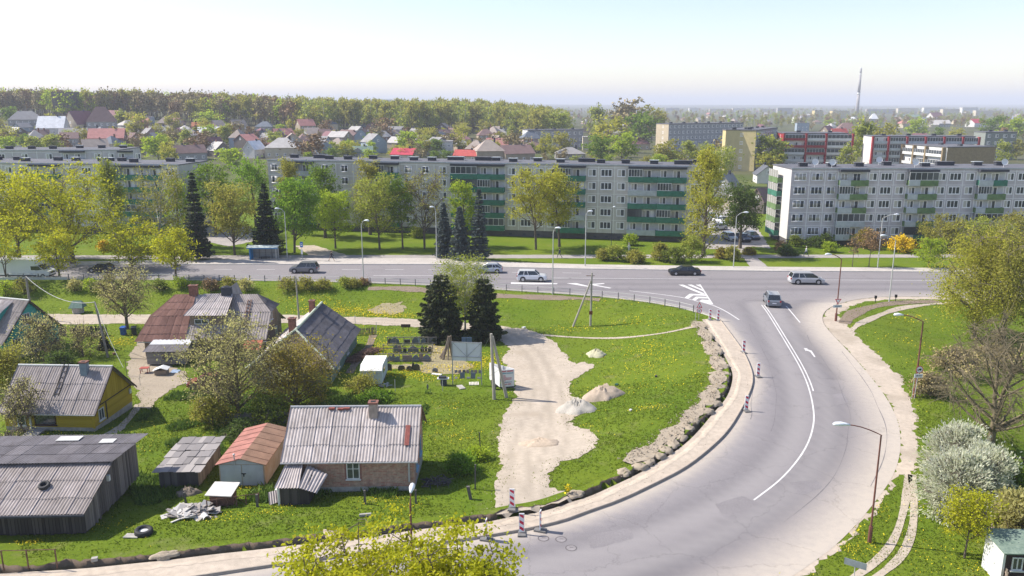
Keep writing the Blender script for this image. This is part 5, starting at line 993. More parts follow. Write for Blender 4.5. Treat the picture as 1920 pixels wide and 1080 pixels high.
forest('wood', A_, [WM[0], WM[2], WM[5], WM[2]], 1)
forest('wood', B_, [WM[3], WM[3], WM[5]], 2); forest('wood', C_, [WM[1], WM[4], WM[1], WM[0]], 3)
D_ = [(u * y, y, s) for u, y, s in zip(r2.uniform(-.05, .8, 1500), 900 + r2.uniform(0, 1, 1500) ** 1.5 * 3000, r2.uniform(.4, .75, 1500))]
forest('distant_tree_cover', D_, WM, 4)
# ================================================================ wooden houses and sheds on the left
def corr_mat(name, a, b, mul=(1, 1, 1)):
    m, t, bs = new_mat(name); L = t.links.new; N = t.nodes.new; bs.inputs['Roughness'].default_value = .85; bs.inputs['Specular IOR Level'].default_value = .2
    g = N('ShaderNodeNewGeometry'); r = N('ShaderNodeValToRGB'); r.color_ramp.elements[0].color = (*a, 1); r.color_ramp.elements[1].color = (*b, 1); L(g.outputs['Random Per Island'], r.inputs[0])
    tc = N('ShaderNodeTexCoord'); mp = N('ShaderNodeMapping'); mp.inputs['Scale'].default_value = (.8, .35, .35); L(tc.outputs['Object'], mp.inputs[0])
    n = N('ShaderNodeTexNoise'); n.inputs['Scale'].default_value = 2.2; n.inputs['Detail'].default_value = 6; n.inputs['Roughness'].default_value = .7; L(mp.outputs[0], n.inputs[0])
    r2 = N('ShaderNodeValToRGB'); r2.color_ramp.elements[0].position = .35; r2.color_ramp.elements[0].color = (.76, .73, .71, 1); r2.color_ramp.elements[1].position = .65; r2.color_ramp.elements[1].color = (1.12, 1.1, 1.1, 1); L(n.outputs[0], r2.inputs[0])
    x = N('ShaderNodeMix'); x.data_type = 'RGBA'; x.blend_type = 'MULTIPLY'; x.inputs[0].default_value = 1; L(r.outputs[0], x.inputs[6]); L(r2.outputs[0], x.inputs[7]); L(x.outputs[2], bs.inputs[0]); return m
CORR = corr_mat('corrugated_grey', (.30, .27, .255), (.38, .34, .325)); CORRL = corr_mat('corrugated_pale', (.40, .365, .35), (.50, .455, .435)); CORRD = corr_mat('corrugated_dark', (.12, .115, .125), (.18, .17, .18)); RUSTR = corr_mat('roof_rusty', (.16, .085, .07), (.23, .125, .10))
def corr_roof(name, a, b, c, d, mat, parent, wave=.18, amp=.035, sheet=(1.08, 1.5), lap=.02, flat=False, seed=0):
    amp *= 1.25
    """a,b eave left/right, c,d ridge right/left; separate overlapping corrugated sheets"""
    a, b, c, d = (np.array(q, float) for q in (a, b, c, d)); rg = np.random.default_rng(seed)
    Lu = np.linalg.norm(b - a); Lv = np.linalg.norm(d - a); nu = max(1, round(Lu / sheet[0])); nv = max(1, round(Lv / sheet[1])); nn = np.cross(b - a, d - a); nn /= np.linalg.norm(nn)
    if nn[2] < 0: nn = -nn
    V = []; F = []; cnt = 0; per = 1 if flat else max(4, int(Lu / nu / wave) * 4)
    for i in range(nu):
        for j in range(nv):
            u = np.linspace(i / nu, (i + 1) / nu, per + 1); dv = rg.normal(0, .008); v = np.array([j / nv - (.04 if j else .0), (j + 1) / nv]) + (dv if j else 0)
            for q, vv in enumerate(v):
                h = (0 if flat else amp * np.cos(2 * np.pi * u * Lu / wave)) + (lap + .012 if q == 0 else 0) + rg.normal(0, .004) + .01
                P = ((1 - u) * (1 - vv))[:, None] * a + (u * (1 - vv))[:, None] * b + (u * vv)[:, None] * c + ((1 - u) * vv)[:, None] * d + nn * np.atleast_1d(h * np.ones(len(u)))[:, None]; V.append(P)
            k = np.arange(per); F.append(np.c_[k, k + 1, k + per + 2, k + per + 1] + cnt); cnt += 2 * (per + 1)
    return link(name, mesh_np(name, np.vstack(V), np.vstack(F), [mat]), parent)
def brick_mat(name, c1, c2, mo, sc=7.5):
    m, t, b = new_mat(name); L = t.links.new; N = t.nodes.new; tc = N('ShaderNodeTexCoord'); s = N('ShaderNodeSeparateXYZ'); L(tc.outputs['Object'], s.inputs[0])
    ad = N('ShaderNodeMath'); L(s.outputs[0], ad.inputs[0]); L(s.outputs[1], ad.inputs[1]); cb = N('ShaderNodeCombineXYZ'); L(ad.outputs[0], cb.inputs[0]); L(s.outputs[2], cb.inputs[1])
    k = N('ShaderNodeTexBrick'); k.inputs['Scale'].default_value = 1; k.inputs['Brick Width'].default_value = .34; k.inputs['Row Height'].default_value = .12; k.inputs['Mortar Size'].default_value = .010; k.inputs['Color1'].default_value = (*c1, 1); k.inputs['Color2'].default_value = (*c2, 1); k.inputs['Mortar'].default_value = (*mo, 1); k.inputs['Bias'].default_value = 0
    L(cb.outputs[0], k.inputs[0]); n = N('ShaderNodeTexNoise'); n.inputs['Scale'].default_value = 3.0; n.inputs['Detail'].default_value = 7; n.inputs['Roughness'].default_value = .75; L(tc.outputs['Object'], n.inputs[0])
    r2 = N('ShaderNodeValToRGB'); r2.color_ramp.elements[0].position = .33; r2.color_ramp.elements[0].color = (.6, .58, .58, 1); r2.color_ramp.elements[1].position = .65; r2.color_ramp.elements[1].color = (1.25, 1.2, 1.15, 1); L(n.outputs[0], r2.inputs[0])
    x = N('ShaderNodeMix'); x.data_type = 'RGBA'; x.blend_type = 'MULTIPLY'; x.inputs[0].default_value = 1; L(k.outputs[0], x.inputs[6]); L(r2.outputs[0], x.inputs[7]); L(x.outputs[2], b.inputs[0]); b.inputs['Roughness'].default_value = .9; return m
BRICKW = brick_mat('house_brick', (.35, .165, .125), (.40, .295, .225), (.38, .32, .27))
OLD = island_mat('old_boards', (.055, .05, .048), (.16, .145, .135), .9); OLDL = island_mat('pale_old_boards', (.16, .125, .10), (.32, .26, .20), .9); OLDD = island_mat('dark_old_boards', (.035, .03, .028), (.085, .075, .07), .9)
YB = island_mat('yellow_boards', (.38, .26, .015), (.48, .34, .03), .8); TB = island_mat('teal_boards', (.04, .30, .28), (.07, .36, .33), .8); GB_ = island_mat('grey_boards', (.17, .16, .15), (.26, .245, .23), .9); BB = island_mat('brown_boards', (.16, .12, .09), (.24, .185, .14), .9)
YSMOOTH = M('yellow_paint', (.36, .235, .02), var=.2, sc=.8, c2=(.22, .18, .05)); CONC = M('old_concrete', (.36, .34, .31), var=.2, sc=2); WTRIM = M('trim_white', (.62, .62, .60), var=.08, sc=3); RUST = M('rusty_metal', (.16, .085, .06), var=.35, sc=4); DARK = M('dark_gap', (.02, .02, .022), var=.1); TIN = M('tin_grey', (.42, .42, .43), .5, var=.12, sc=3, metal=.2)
GLASSN = M('house_glass', (.05, .06, .07), .08, var=.3, sc=3, spec=.8)
def boards(mb, x0, x1, z0, ztop, y=0.0, bw=.14, T=None, vert=True, t=.025, seed=0, gap=.008, rough=0.0):
    """boarded wall in the local xz plane; ztop is a function of x"""
    rg = random.Random(seed)
    if vert:
        x = x0
        while x < x1 - .01:
            w_ = min(bw * rg.uniform(.8, 1.25), x1 - x); xa, xb = x + gap / 2, x + w_ - gap / 2; zt0, zt1 = ztop(xa), ztop(xb); zz_ = z0 + rg.uniform(-.02, .12) * rough; dt = -rough * rg.uniform(0, .03)
            mb.prism([(xa, y, zz_), (xb, y, zz_), (xb, y, zt1 + dt), (xa, y, zt0 + dt)], (0, -t * rg.uniform(.7, 1.3), 0), 0, T); x += w_
    else:
        z = z0; zm = max(ztop(x0), ztop(x1), ztop((x0 + x1) / 2))
        while z < zm - .02:
            zt = min(z + bw, zm); n = 24; xs_ = [x0 + (x1 - x0) * i / n for i in range(n + 1)]; ok = [q for q in xs_ if ztop(q) >= (z + zt) / 2 - .02]
            if ok: mb.box(ok[0], ok[-1], y - t, y, z + gap / 2, zt - gap / 2, 0, T)
            z += bw
def nwindow(parent, x, y, z, w_, h_, rz=0, cols=2, frame=None, bars=(), name='window', sill=True):
    """a near window: frame with children pane and sill"""
    f = MB(); t = .07; f.box(0, w_, -.06, .0, 0, t); f.box(0, w_, -.06, 0, h_ - t, h_); f.box(0, t, -.06, 0, t, h_ - t); f.box(w_ - t, w_, -.06, 0, t, h_ - t)
    for i in range(1, cols): q = w_ * i / cols; f.box(q - .03, q + .03, -.058, 0, t, h_ - t)
    for q in bars: f.box(t, w_ - t, -.052, 0, h_ * q - .02, h_ * q + .02)
    o = f.build(name, frame or WTRIM, parent, loc=(x, y, z), rz=rz); g = MB(); g.box(t, w_ - t, -.025, .01, t, h_ - t); g.build('pane', GLASSN, o)
    if sill: g = MB(); g.box(-.08, w_ + .08, -.14, 0, -.07, -.002); g.build('sill', frame or WTRIM, o)
    return o
def gable_house(name, label, fr, L_, W_, rz, he, hr, wallf, walls, roofmat, z=None, front=None, side=None, gable=None, oh=.3, cat='house', ridge_cap=WTRIM, plinth=.35, wave=.18, seed=0, group=None, back=None):
    """origin = front right corner; x runs to the left wall as negative; ridge along x; y is depth"""
    z = hz(*fr) if z is None else z
    r = empty(name, (fr[0], fr[1], z), rz, label, cat, group); zt = lambda y: he + (hr - he) * (1 - abs(y - W_ / 2) / (W_ / 2)) - .06
    m = MB(); m.box(-L_ + .03, -.03, .03, W_ - .03, -1.5, plinth); m.build('plinth', CONC, r)
    if front is None: m = MB(); m.prism([(0, 0, plinth), (0, W_, plinth), (0, W_, he), (0, W_ / 2, hr - .06), (0, 0, he)], (-L_, 0, 0)); m.build('wall', walls, r)
    else:
        m = MB(); m.prism([(-.03, .03, plinth), (-.03, W_ - .03, plinth), (-.03, W_ - .03, he), (-.03, W_ / 2, hr - .1), (-.03, .03, he)], (-L_ + .06, 0, 0)); m.build('wall', walls, r)
        m = MB(); boards(m, -L_, 0, plinth, lambda x: he, .03, front[1], None, front[2], seed=seed); m.build('front_boards', front[0], r)
        TT = Matrix.Translation((-.03, 0, 0)) @ Matrix.Rotation(R(90), 4, 'Z'); m = MB(); boards(m, 0, W_, plinth, lambda x: zt(x) if gable is None else min(zt(x), he + .1), .0, side[1], TT, side[2], seed=seed + 1); m.build('side_boards', side[0], r)
        if gable: m = MB(); boards(m, .15, W_ - .15, he + .1, lambda x: max(he + .1, zt(x)), -.03, gable[1], TT, gable[2], seed=seed + 2, t=.02); m.build('gable_boards', gable[0], r)
    sl = (hr - he) / (W_ / 2); e = he - sl * oh + .05
    corr_roof('roof', (-L_ - oh, -oh, e), (oh, -oh, e), (oh, W_ / 2, hr + .05), (-L_ - oh, W_ / 2, hr + .05), roofmat, r, wave, seed=seed)
    corr_roof('roof', (oh, W_ + oh, e), (-L_ - oh, W_ + oh, e), (-L_ - oh, W_ / 2, hr + .05), (oh, W_ / 2, hr + .05), roofmat, r, wave, seed=seed + 5)
    for x in (oh, -L_ - oh):
        m = MB()
        for s, y0 in ((-1, -oh), (1, W_ + oh)): m.prism([(x, y0, e - .12), (x, y0, e + .03), (x, W_ / 2, hr + .08), (x, W_ / 2, hr - .08)], (.04 if x > 0 else -.04, 0, 0))
        m.build('verge_board', RUST if ridge_cap is not WTRIM else M('verge_dark', (.07, .05, .045)), r)
    m = MB(); m.tube([(-L_ - oh, W_ / 2, hr + .07), (oh, W_ / 2, hr + .07)], .09, 8); m.build('ridge_cap', ridge_cap, r)
    m = MB(); m.box(-L_ - oh, oh, -oh - .12, -oh, e - .08, e + .0); m.build('gutter', TIN, r)
    return r
def chimney(parent, x, y, z0, z1, w_=.55, d=.45, mat=BRK, cap=True):
    m = MB(); m.box(x - w_ / 2, x + w_ / 2, y - d / 2, y + d / 2, z0, z1)
    if cap: m.box(x - w_ / 2 - .06, x + w_ / 2 + .06, y - d / 2 - .06, y + d / 2 + .06, z1, z1 + .12, 1)
    m.box(x - w_ * .3, x + w_ * .3, y - d * .3, y + d * .3, z1 + .12, z1 + .13, 2)
    return m.build('chimney', [mat, BRK, DARK], parent)
GH = 'old houses on the left'
# brick house
hb = gable_house('brick_house', 'brick house with pale corrugated roof standing nearest, at the bottom centre left', (-6.86, 51.8), 8.9, 6.6, R(1.2), 2.55, 5.0, None, BRICKW, CORRL, group=GH, seed=3, ridge_cap=TIN, wave=.225)
nwindow(hb, -4.72, 0, .95, .92, 1.25, cols=2, bars=(.62,)); m = MB(); m.box(-4.85, -3.67, -.015, 0, .8, 2.32); m.build('window_surround', M('brick_red', (.24, .12, .10), var=.2, sc=6), hb)
for y in (1.1, 3.6): nwindow(hb, .01, y, .95, 1.0, 1.3, rz=math.pi / 2, cols=2, frame=M('window_blue', (.25, .38, .50)))
chimney(hb, -3.1, 2.7, 3.6, 5.55, .6, .55, M('chimney_plaster', (.34, .28, .24), var=.25, sc=2)); m = MB(); m.tube([(-.35, -.1, 2.3), (-.35, -.12, .75)], .07, 8); m.build('downpipe', TIN, hb)
for k, (x, y) in enumerate(((-6.4, 3.18), (-5.75, 3.15), (-5.3, 3.18))): q = MB(); zz_ = 5.0 - (3.3 - y) * .74 + .14; q.box(x, x + .42, y - .2, y + .02, zz_ - .12, zz_); q.build('roof_patch', M('patch_red', (.24, .075, .06), var=.2, sc=4), hb)
q = MB(); q.prism([(-.72, .6, 3.17), (-.38, .6, 3.17), (-.38, 1.9, 4.13), (-.72, 1.9, 4.13)], (0, 0, .03)); q.build('roof_patch', MATS['patch_red'], hb)
# porch of the brick house
pr = empty('porch', (0, 0, 0)); pr.parent = hb
m = MB(); TT = Matrix.Translation((-8.85, -2.1, 0)); boards(m, 0, 1.9, 0, lambda x: 1.45, 0, .16, TT, seed=4, rough=1); TS = Matrix.Translation((-6.95, -2.1, 0)) @ Matrix.Rotation(R(90), 4, 'Z'); boards(m, 0, 2.0, 0, lambda x: 1.45 + x * .28, 0, .16, TS, seed=5, rough=1)
TS = Matrix.Translation((-8.85, -2.1, 0)) @ Matrix.Rotation(R(90), 4, 'Z'); boards(m, 0, 2.0, 0, lambda x: 1.45 + x * .28, 0, .16, TS, seed=6, rough=1); m.build('wall', OLDD, pr)
corr_roof('roof', (-9.15, -2.3, 1.42), (-7.5, -2.3, 1.42), (-7.7, -.1, 2.15), (-8.9, -.1, 2.15), CORRL, pr, .2, sheet=(1.7, 2.3), seed=2); corr_roof('roof', (-7.55, -2.35, 1.48), (-6.3, -2.45, 1.1), (-5.9, -.6, 1.6), (-7.4, -.1, 2.08), CORRL, pr, .2, sheet=(1.7, 2.3), seed=3)
q = MB(); q.box(-9.25, -8.95, -1.9, -.3, 1.1, 1.13); q.build('side_board', WTRIM, pr); q = MB(); q.box(-9.0, -8.86, -2.2, -2.08, 0, 1.45); q.build('post', WTRIM, pr)
# yellow house
hy = gable_house('wooden_house', 'ochre yellow wooden house with corrugated roof and a ladder lying on it', (-36.36, 65.24), 8.0, 6.5, R(-2.5), 1.95, 4.85, None, YSMOOTH, CORR, group=GH, seed=5, oh=.35, wave=.225, front=(YB, .18, False), side=(YB, .2, False), gable=(YB, .12, True))
nwindow(hy, -6.85, .0, .45, .75, .95, cols=2); nwindow(hy, -5.3, 0, .55, 1.9, .95, cols=1, frame=M('dark_brown_frame', (.06, .035, .03)), name='veranda_window'); q = MB(); q.box(-5.75, -5.6, -.12, 0, .1, 1.9); q.build('post', WTRIM, hy); q = MB(); q.box(-.12, .05, -.07, .05, .3, 1.95); q.build('corner_board', YB, hy)
nwindow(hy, .0, .75, .65, .85, 1.05, rz=math.pi / 2, cols=2); q = MB(); q.box(0, .04, 2.0, 2.12, .35, 2.0); q.box(0, .04, 0, 6.5, 1.98, 2.08); q.build('trim', M('trim_dark', (.05, .035, .03)), hy)
chimney(hy, -1.95, 2.7, 3.6, 5.4, .6, .5, M('chimney_bluegrey', (.2, .25, .29), var=.15, sc=3))
def ladder(parent, T, n=7, L_=3.4, w_=.4, mat=OLDD):
    q = MB(); q.box(-.03, .03, 0, L_, 0, .07, 0, T); q.box(w_ - .03, w_ + .03, 0, L_, 0, .07, 0, T)
    for i in range(n): y = .2 + (L_ - .4) * i / (n - 1); q.box(0, w_, y - .03, y + .03, .02, .06, 0, T)
    return q.build('roof_ladder', mat, parent)
sl = math.atan2(2.9, 3.25); ladder(hy, Matrix.Translation((-3.9, .9, 1.95 + .9 * .892 + .12)) @ Matrix.Rotation(R(5), 4, 'Z') @ Matrix.Rotation(sl, 4, 'X'), 6, 3.2)
q = MB(); q.box(.02, .12, 6.0, 6.3, 1.25, 1.7); q.build('meter_box', WTRIM, hy)
# teal house
ht = gable_house('wooden_house', 'teal painted wooden house with white window frames at the left edge', (-56.8, 85.6), 10, 7.4, R(-18), 2.5, 6.3, None, M('teal_paint', (.04, .24, .22), var=.1), CORR, group=GH, seed=8, oh=.35, front=(TB, .2, False), side=(TB, .2, False), plinth=.7)
nwindow(ht, 0, 1.0, 1.0, 1.25, 1.35, rz=math.pi / 2, cols=3); nwindow(ht, 0, 2.7, 3.6, 1.05, 1.3, rz=math.pi / 2, cols=3)
q = MB(); q.prism([(-6.5, 1.0, 3.2), (-1.9, 1.0, 3.2), (-1.9, 3.3, 5.9), (-1.9, 1.0, 5.2), (-6.5, 1.0, 5.2)][:0] or [(-1.9, .7, 3.0), (-1.9, 3.2, 5.9), (-1.9, .7, 4.7)], (-5, 0, 0)); q.build('dormer', TB, ht); corr_roof('dormer_roof', (-7.1, .4, 4.65), (-1.6, .4, 4.65), (-1.6, 3.3, 6.2), (-7.1, 3.3, 6.2), CORRL, ht, seed=9)
# brown and grey long house
hm = gable_house('wooden_house', 'long old house, roof rust brown on the left half and grey on the right', (-28.3, 87.4), 13.4, 8.0, R(1.5), 2.65, 6.6, None, M('brown_paint', (.18, .14, .11), var=.15), CORR, group=GH, seed=11, oh=.5, wave=.3, front=(BB, .2, False), side=(BB, .2, False), gable=(BB, .14, True))
for o in [c for c in hm.children if c.name.startswith('roof')]: bpy.data.objects.remove(o)
for o in [c for c in hm.children if c.name.startswith(('wall', 'ridge_cap', 'verge', 'gable_boards'))]: bpy.data.objects.remove(o)
m = MB(); boards(m, .4, 7.6, 2.75, lambda y: min(2.65 + min(y, 8 - y) * .98, 4.75), -.03, .14, Matrix.Translation((-.03, 0, 0)) @ Matrix.Rotation(R(90), 4, 'Z')); m.build('gable_boards', BB, hm)
W_, L_, e, hr = 8.0, 13.4, 2.35, 6.6; xs_ = -8.6; hy_ = 2.2; zr = lambda y: e + (hr - e) * (y + .5) / 4.5
m = MB(); m.box(-L_ + .05, -.05, .05, W_ - .05, .3, 2.6); m.prism([(-.06, 0.1, 2.6), (-.06, W_ - .1, 2.6), (-.06, W_ / 2 + 1.6, 5.0), (-.06, W_ / 2 - 1.6, 5.0)], (-3, 0, 0)); m.build('wall', M('brown_paint', (.18, .14, .11)), hm)
zk = 4.9; yk = -.5 + (zk - e) / (hr - e) * 4.5
corr_roof('roof', (xs_, -.5, e), (.5, -.5, e), (.5, yk, zk), (xs_, yk, zk), CORR, hm, .3, seed=12); corr_roof('roof', (xs_, yk, zk), (.5, yk, zk), (-1.5, 4, hr), (xs_, 4, hr), CORR, hm, .3, seed=13)
corr_roof('roof', (.5, 8.5, e), (xs_, 8.5, e), (xs_, 4, hr), (-1.5, 4, hr), CORR, hm, .3, seed=14); corr_roof('gable_hip', (.5, yk, zk), (.5, 8 - yk, zk), (-1.5, 4.02, hr), (-1.5, 3.98, hr), CORRD, hm, .3, seed=15)
corr_roof('rusty_roof', (-L_ - .8, -.6, e - .1), (xs_ + .02, -.6, e - .1), (xs_ + .02, 1.6, zr(1.6) + .35), (-L_ + .2, 1.6, zr(1.6) + .3), RUSTR, hm, .5, amp=.02, sheet=(.9, 1.2), seed=16); corr_roof('rusty_roof', (-L_ + .2, 1.6, zr(1.6) + .3), (xs_ + .02, 1.6, zr(1.6) + .35), (xs_ + .02, 4, hr + .05), (-L_ + 2.4, 4, hr + .05), RUSTR, hm, .5, amp=.02, sheet=(.9, 1.2), seed=17)
corr_roof('rusty_roof', (-L_ - .8, 8.6, e), (-L_ - .8, -.6, e), (-L_ + 2.4, 4.0, hr), (-L_ + 2.4, 4.05, hr), RUSTR, hm, .5, amp=.02, sheet=(.9, 1.2), seed=18); corr_roof('rusty_roof', (xs_, 8.5, e), (-L_ - .8, 8.5, e), (-L_ + 2.4, 4, hr), (xs_, 4, hr), RUSTR, hm, .5, amp=.02, seed=19)
q = MB(); q.prism([(-8.4, .9, 3.5), (-4.4, .9, 3.5), (-4.4, .9, 5.0), (-8.4, .9, 5.0)], (0, 2, 0)); d_ = q.build('dormer', BB, hm); corr_roof('dormer_roof', (-8.9, .4, 4.95), (-4.1, .4, 4.95), (-4.2, 4, 6.7), (-7.6, 4, 6.7), CORRL, hm, .3, seed=20); nwindow(hm, -7.9, .9, 3.85, 1.6, .6, cols=2, sill=False)
q = MB(); q.prism([(-6.4, 7.5, 3.5), (-3.4, 7.5, 3.5), (-4.9, 7.5, 7.3)], (0, -3.4, 0)); q.build('back_gable', CORR, hm)
chimney(hm, -8.9, 4.1, 6, 7.6, .9, .6, BRK); chimney(hm, -5.0, 3.9, 6, 7.5, 1.1, .7, FASC, cap=False); nwindow(hm, 0, 2.2, 3.6, 2.0, .95, rz=math.pi / 2, cols=4); nwindow(hm, 0, 5.0, .6, .9, 1.7, rz=math.pi / 2, cols=2); ladder(hm, Matrix.Translation((-2.4, .6, 3.5)) @ Matrix.Rotation(math.atan2(hr - e, 4.5), 4, 'X'), 8, 3.8, .4, RUST)
q = MB(); boards(q, -12.2, -8.0, .2, lambda x: 1.75, -2.5, .17, None, False); boards(q, 0, 2.5, .2, lambda x: 1.75 + .25 * x, 0, .17, Matrix.Translation((-12.2, -2.5, 0)) @ Matrix.Rotation(R(90), 4, 'Z'), False); boards(q, 0, 2.5, .2, lambda x: 1.75 + .25 * x, 0, .17, Matrix.Translation((-8.0, -2.5, 0)) @ Matrix.Rotation(R(90), 4, 'Z'), False); q.build('lean_to', GB_, hm)
corr_roof('lean_to_roof', (-12.5, -2.8, 1.7), (-7.8, -2.8, 1.7), (-7.8, -1.3, 2.1), (-12.3, -1.3, 2.1), CORRD, hm, .4, amp=.02, seed=22); corr_roof('lean_to_roof', (-12.3, -1.3, 2.1), (-7.8, -1.3, 2.1), (-7.8, -.3, 2.5), (-12.1, -.3, 2.5), M('tin_pale', (.55, .55, .56), .4, var=.1), hm, .4, flat=True, seed=23); nwindow(hm, -10.6, -2.53, .65, 1.5, .85, cols=2, frame=GB_)
q = MB(); q.prism([(-1.9, -1.8, 1.5), (.1, -1.8, 1.5), (.1, -.5, 2.3), (-1.9, -.5, 2.3)], (0, 0, .06)); q.build('porch_roof', M('roof_redtin', (.42, .13, .08), var=.2, sc=3), hm); q = MB(); q.box(-1.7, -.1, -1.6, 0, 0, 1.5); q.build('porch_wall', BB, hm)
# slate roofed house with hip
hs = empty('wooden_house', (-18.7, 78.6, hz(-18.7, 78.6)), R(0), 'house with dark slate roof, pale moss on the ridge and two brick chimneys', 'house', GH); W_, L_, e, hr = 8.2, 14.0, 1.9, 5.0
m = MB(); m.box(-W_, 0, 0, L_, -.5, e); m.prism([(-W_, L_, e), (0, L_, e), (-W_ / 2, L_, hr - .1)], (0, -2, 0)); m.build('wall', M('green_boards', (.14, .20, .17), var=.2, sc=2, stretch=(3, 3, .4)), hs); o = .45; a_ = hr + .05
corr_roof('roof', (o, -o, e - .2), (o, L_ + .5, e - .2), (-W_ / 2, L_ + .5, a_), (-W_ / 2, 2.6, a_), CORRD, hs, .3, amp=.02, sheet=(1.7, 1.3), seed=31); corr_roof('roof', (-W_ - o, L_ + .5, e - .2), (-W_ - o, -o, e - .2), (-W_ / 2, 2.6, a_), (-W_ / 2, L_ + .5, a_), CORRL, hs, .3, amp=.02, sheet=(1.2, 1.3), seed=32); corr_roof('hip_roof', (-W_ - o, -o, e - .2), (o, -o, e - .2), (-W_ / 2 + .02, 2.6, a_), (-W_ / 2 - .02, 2.6, a_), corr_mat('corrugated_tan', (.30, .235, .17), (.38, .31, .24)), hs, .24, seed=33)  # pale sheets put the sunlight on the left slope into its colour
m = MB(); m.tube([(-W_ / 2, L_ + .5, a_ + .05), (-W_ / 2, 2.6, a_ + .05), (-W_ - o, -o, e - .12)], .14, 8); m.tube([(-W_ / 2, 2.6, a_ + .05), (o, -o, e - .12)], .12, 8); m.build('ridge_cap', M('mossy_white', (.48, .52, .40), var=.2, sc=5), hs); chimney(hs, -W_ / 2 - .5, L_ - 2.2, 4.2, 5.9, .6, .6); chimney(hs, -W_ / 2 - .6, 3.6, 4.2, 6.0, .7, .6)
nwindow(hs, .0, 3, .6, .9, 1.0, rz=math.pi / 2); nwindow(hs, .0, 8, .6, .9, 1.0, rz=math.pi / 2)
# ---------------- sheds
GS = 'sheds by the houses'
sh = empty('wooden_shed', (-26.76, 45.6, hz(-26.8, 45.6)), R(2.5), 'large weathered plank shed with corrugated roof and a tyre on it at the bottom left', 'shed', GS); L_ = 15
m = MB(); boards(m, -L_, 0, 0, lambda x: 1.75, 0, .2, None, seed=1, rough=1, gap=.03); m.build('front_wall', OLDD, sh); m = MB(); pf = lambda y: 1.75 + .34 * min(y, 3.7) + (.12 if y > 3.7 else 0) - max(0, y - 3.7) * .06  # front planks in the darker boards: their shade is painted into the colour
boards(m, 0, 8.0, 0, pf, 0, .24, Matrix.Rotation(R(90), 4, 'Z'), seed=2, rough=1.5, gap=.035, t=.035); m.build('side_wall', island_mat('grey_old_boards', (.075, .066, .06), (.22, .195, .175), .9), sh); m = MB(); m.prism([(-.1, .1, 0), (-.1, 7.9, 0), (-.1, 7.9, 2.6), (-.1, 3.8, 2.9), (-.1, .1, 1.65)], (-L_ + .2, 0, 0)); m.build('inner_wall', DARK, sh)  # near-black filler paints the shade inside, seen behind the plank gaps
corr_roof('roof', (-L_ - .3, -.5, 1.62), (.25, -.5, 1.62), (.25, 4.0, 3.1), (-L_ - .3, 4.0, 3.1), CORR, sh, .2, sheet=(1.1, 1.7), seed=41); corr_roof('upper_roof', (-L_ - .4, 3.5, 3.2), (.35, 3.6, 3.18), (.75, 8.6, 3.05), (-L_ - .4, 8.6, 3.05), CORRD, sh, .2, amp=.02, sheet=(1.1, 1.7), seed=42)
m = MB(); m.box(-L_ - .3, .25, -.6, -.48, 1.5, 1.62); m.build('eave_board', FASC, sh); m = MB(); TS = Matrix.Translation((-5.2, 8.1, 3.16)); m.box(0, 1.6, -.8, .0, 0, .03, 0, TS); m.box(3.2, 4.2, -1.3, -.6, 0, .03, 0, TS); m.build('roof_sheet', M('sheet_pale', (.5, .49, .47), var=.1), sh)
for x in (-9.2, -6.8): m = MB(); m.box(x, x + .08, -.06, 0, .1, 1.5); m.box(x + 1.0, x + 1.08, -.06, 0, .1, 1.5); m.box(x, x + 1.08, -.06, 0, 1.45, 1.52); m.build('door_frame', OLD, sh)
q = MB(); q.box(-.0, .22, 3.2, 3.4, 2.0, 2.4); q.build('lamp_box', WTRIM, sh)
RUB = M('rubber', (.03, .03, .032), .7, var=.15, sc=6)
def tyre(label, p, s=.36, wd=.2, rot=None, rim=False, name='tyre'):
    q = MB(); q.lathe([(s * .55, -wd / 2), (s * .9, -wd / 2), (s, -wd * .3), (s, wd * .3), (s * .9, wd / 2), (s * .55, wd / 2), (s * .55, -wd / 2)], 20); o = q.build(name, RUB, None, True, loc=p); tag(o, label, 'tyre')
    if rot: o.rotation_euler = rot
    if rim: q = MB(); q.lathe([(s * .5, -.04), (s * .52, .03), (s * .2, .06), (s * .1, .07)], 14); q.build('rim', WTRIM, o)
    return o
def wl(o, x, y, z): bpy.context.view_layer.update(); return o.matrix_world @ Vector((x, y, z))
bpy.context.view_layer.update()
tyre('old black tyre lying on the corrugated roof of the big shed', wl(sh, -3.2, 1.75, 1.62 + 2.25 * .33 + .16), .36, .2, (math.atan(.33), 0, 0)); p = G(270, 1001); tyre('big tyre with pale rim lying flat in the grass right of the big shed', p + Vector((0, 0, .18)), .55, .32, (.05, .1, 0), True)
s2 = empty('wooden_shed', (-22.7, 53.3, hz(-22.7, 53.3)), R(3), 'small plank shed with patchwork felt roof between the big shed and the garage', 'shed', GS); m = MB(); boards(m, -2.75, 0, 0, lambda x: 1.35, 0, .17, None, seed=5, rough=1); m.build('front_wall', OLD, s2); m = MB(); boards(m, 0, 5.2, 0, lambda x: 1.35 + .0 * x, 0, .19, Matrix.Rotation(R(90), 4, 'Z'), seed=6, rough=1); m.build('side_wall', OLDL, s2)
m = MB(); m.box(-2.7, -.05, .05, 5.1, 0, 1.3); m.build('inner_wall', DARK, s2); m = MB(); rgs = random.Random(3)  # near-black box: the small shed's inner shade painted as a solid colour
for i in range(7):
    for j in range(5):
        x = -3.05 + i * .5 + rgs.uniform(-.1, .1); y = -.35 + j * 1.2 + rgs.uniform(-.1, .1); zb = 1.38 + .02 * j + rgs.uniform(0, .05); m.prism([(x, y, zb + .02), (min(x + .62, .35), y, zb + .02), (min(x + .62, .35), y + 1.3, zb - .0), (x, y + 1.3, zb - .0)], (0, 0, .025))
m.build('roof', island_mat('felt_patches', (.20, .185, .18), (.36, .33, .31), .9, mid=(.25, .23, .225)), s2)
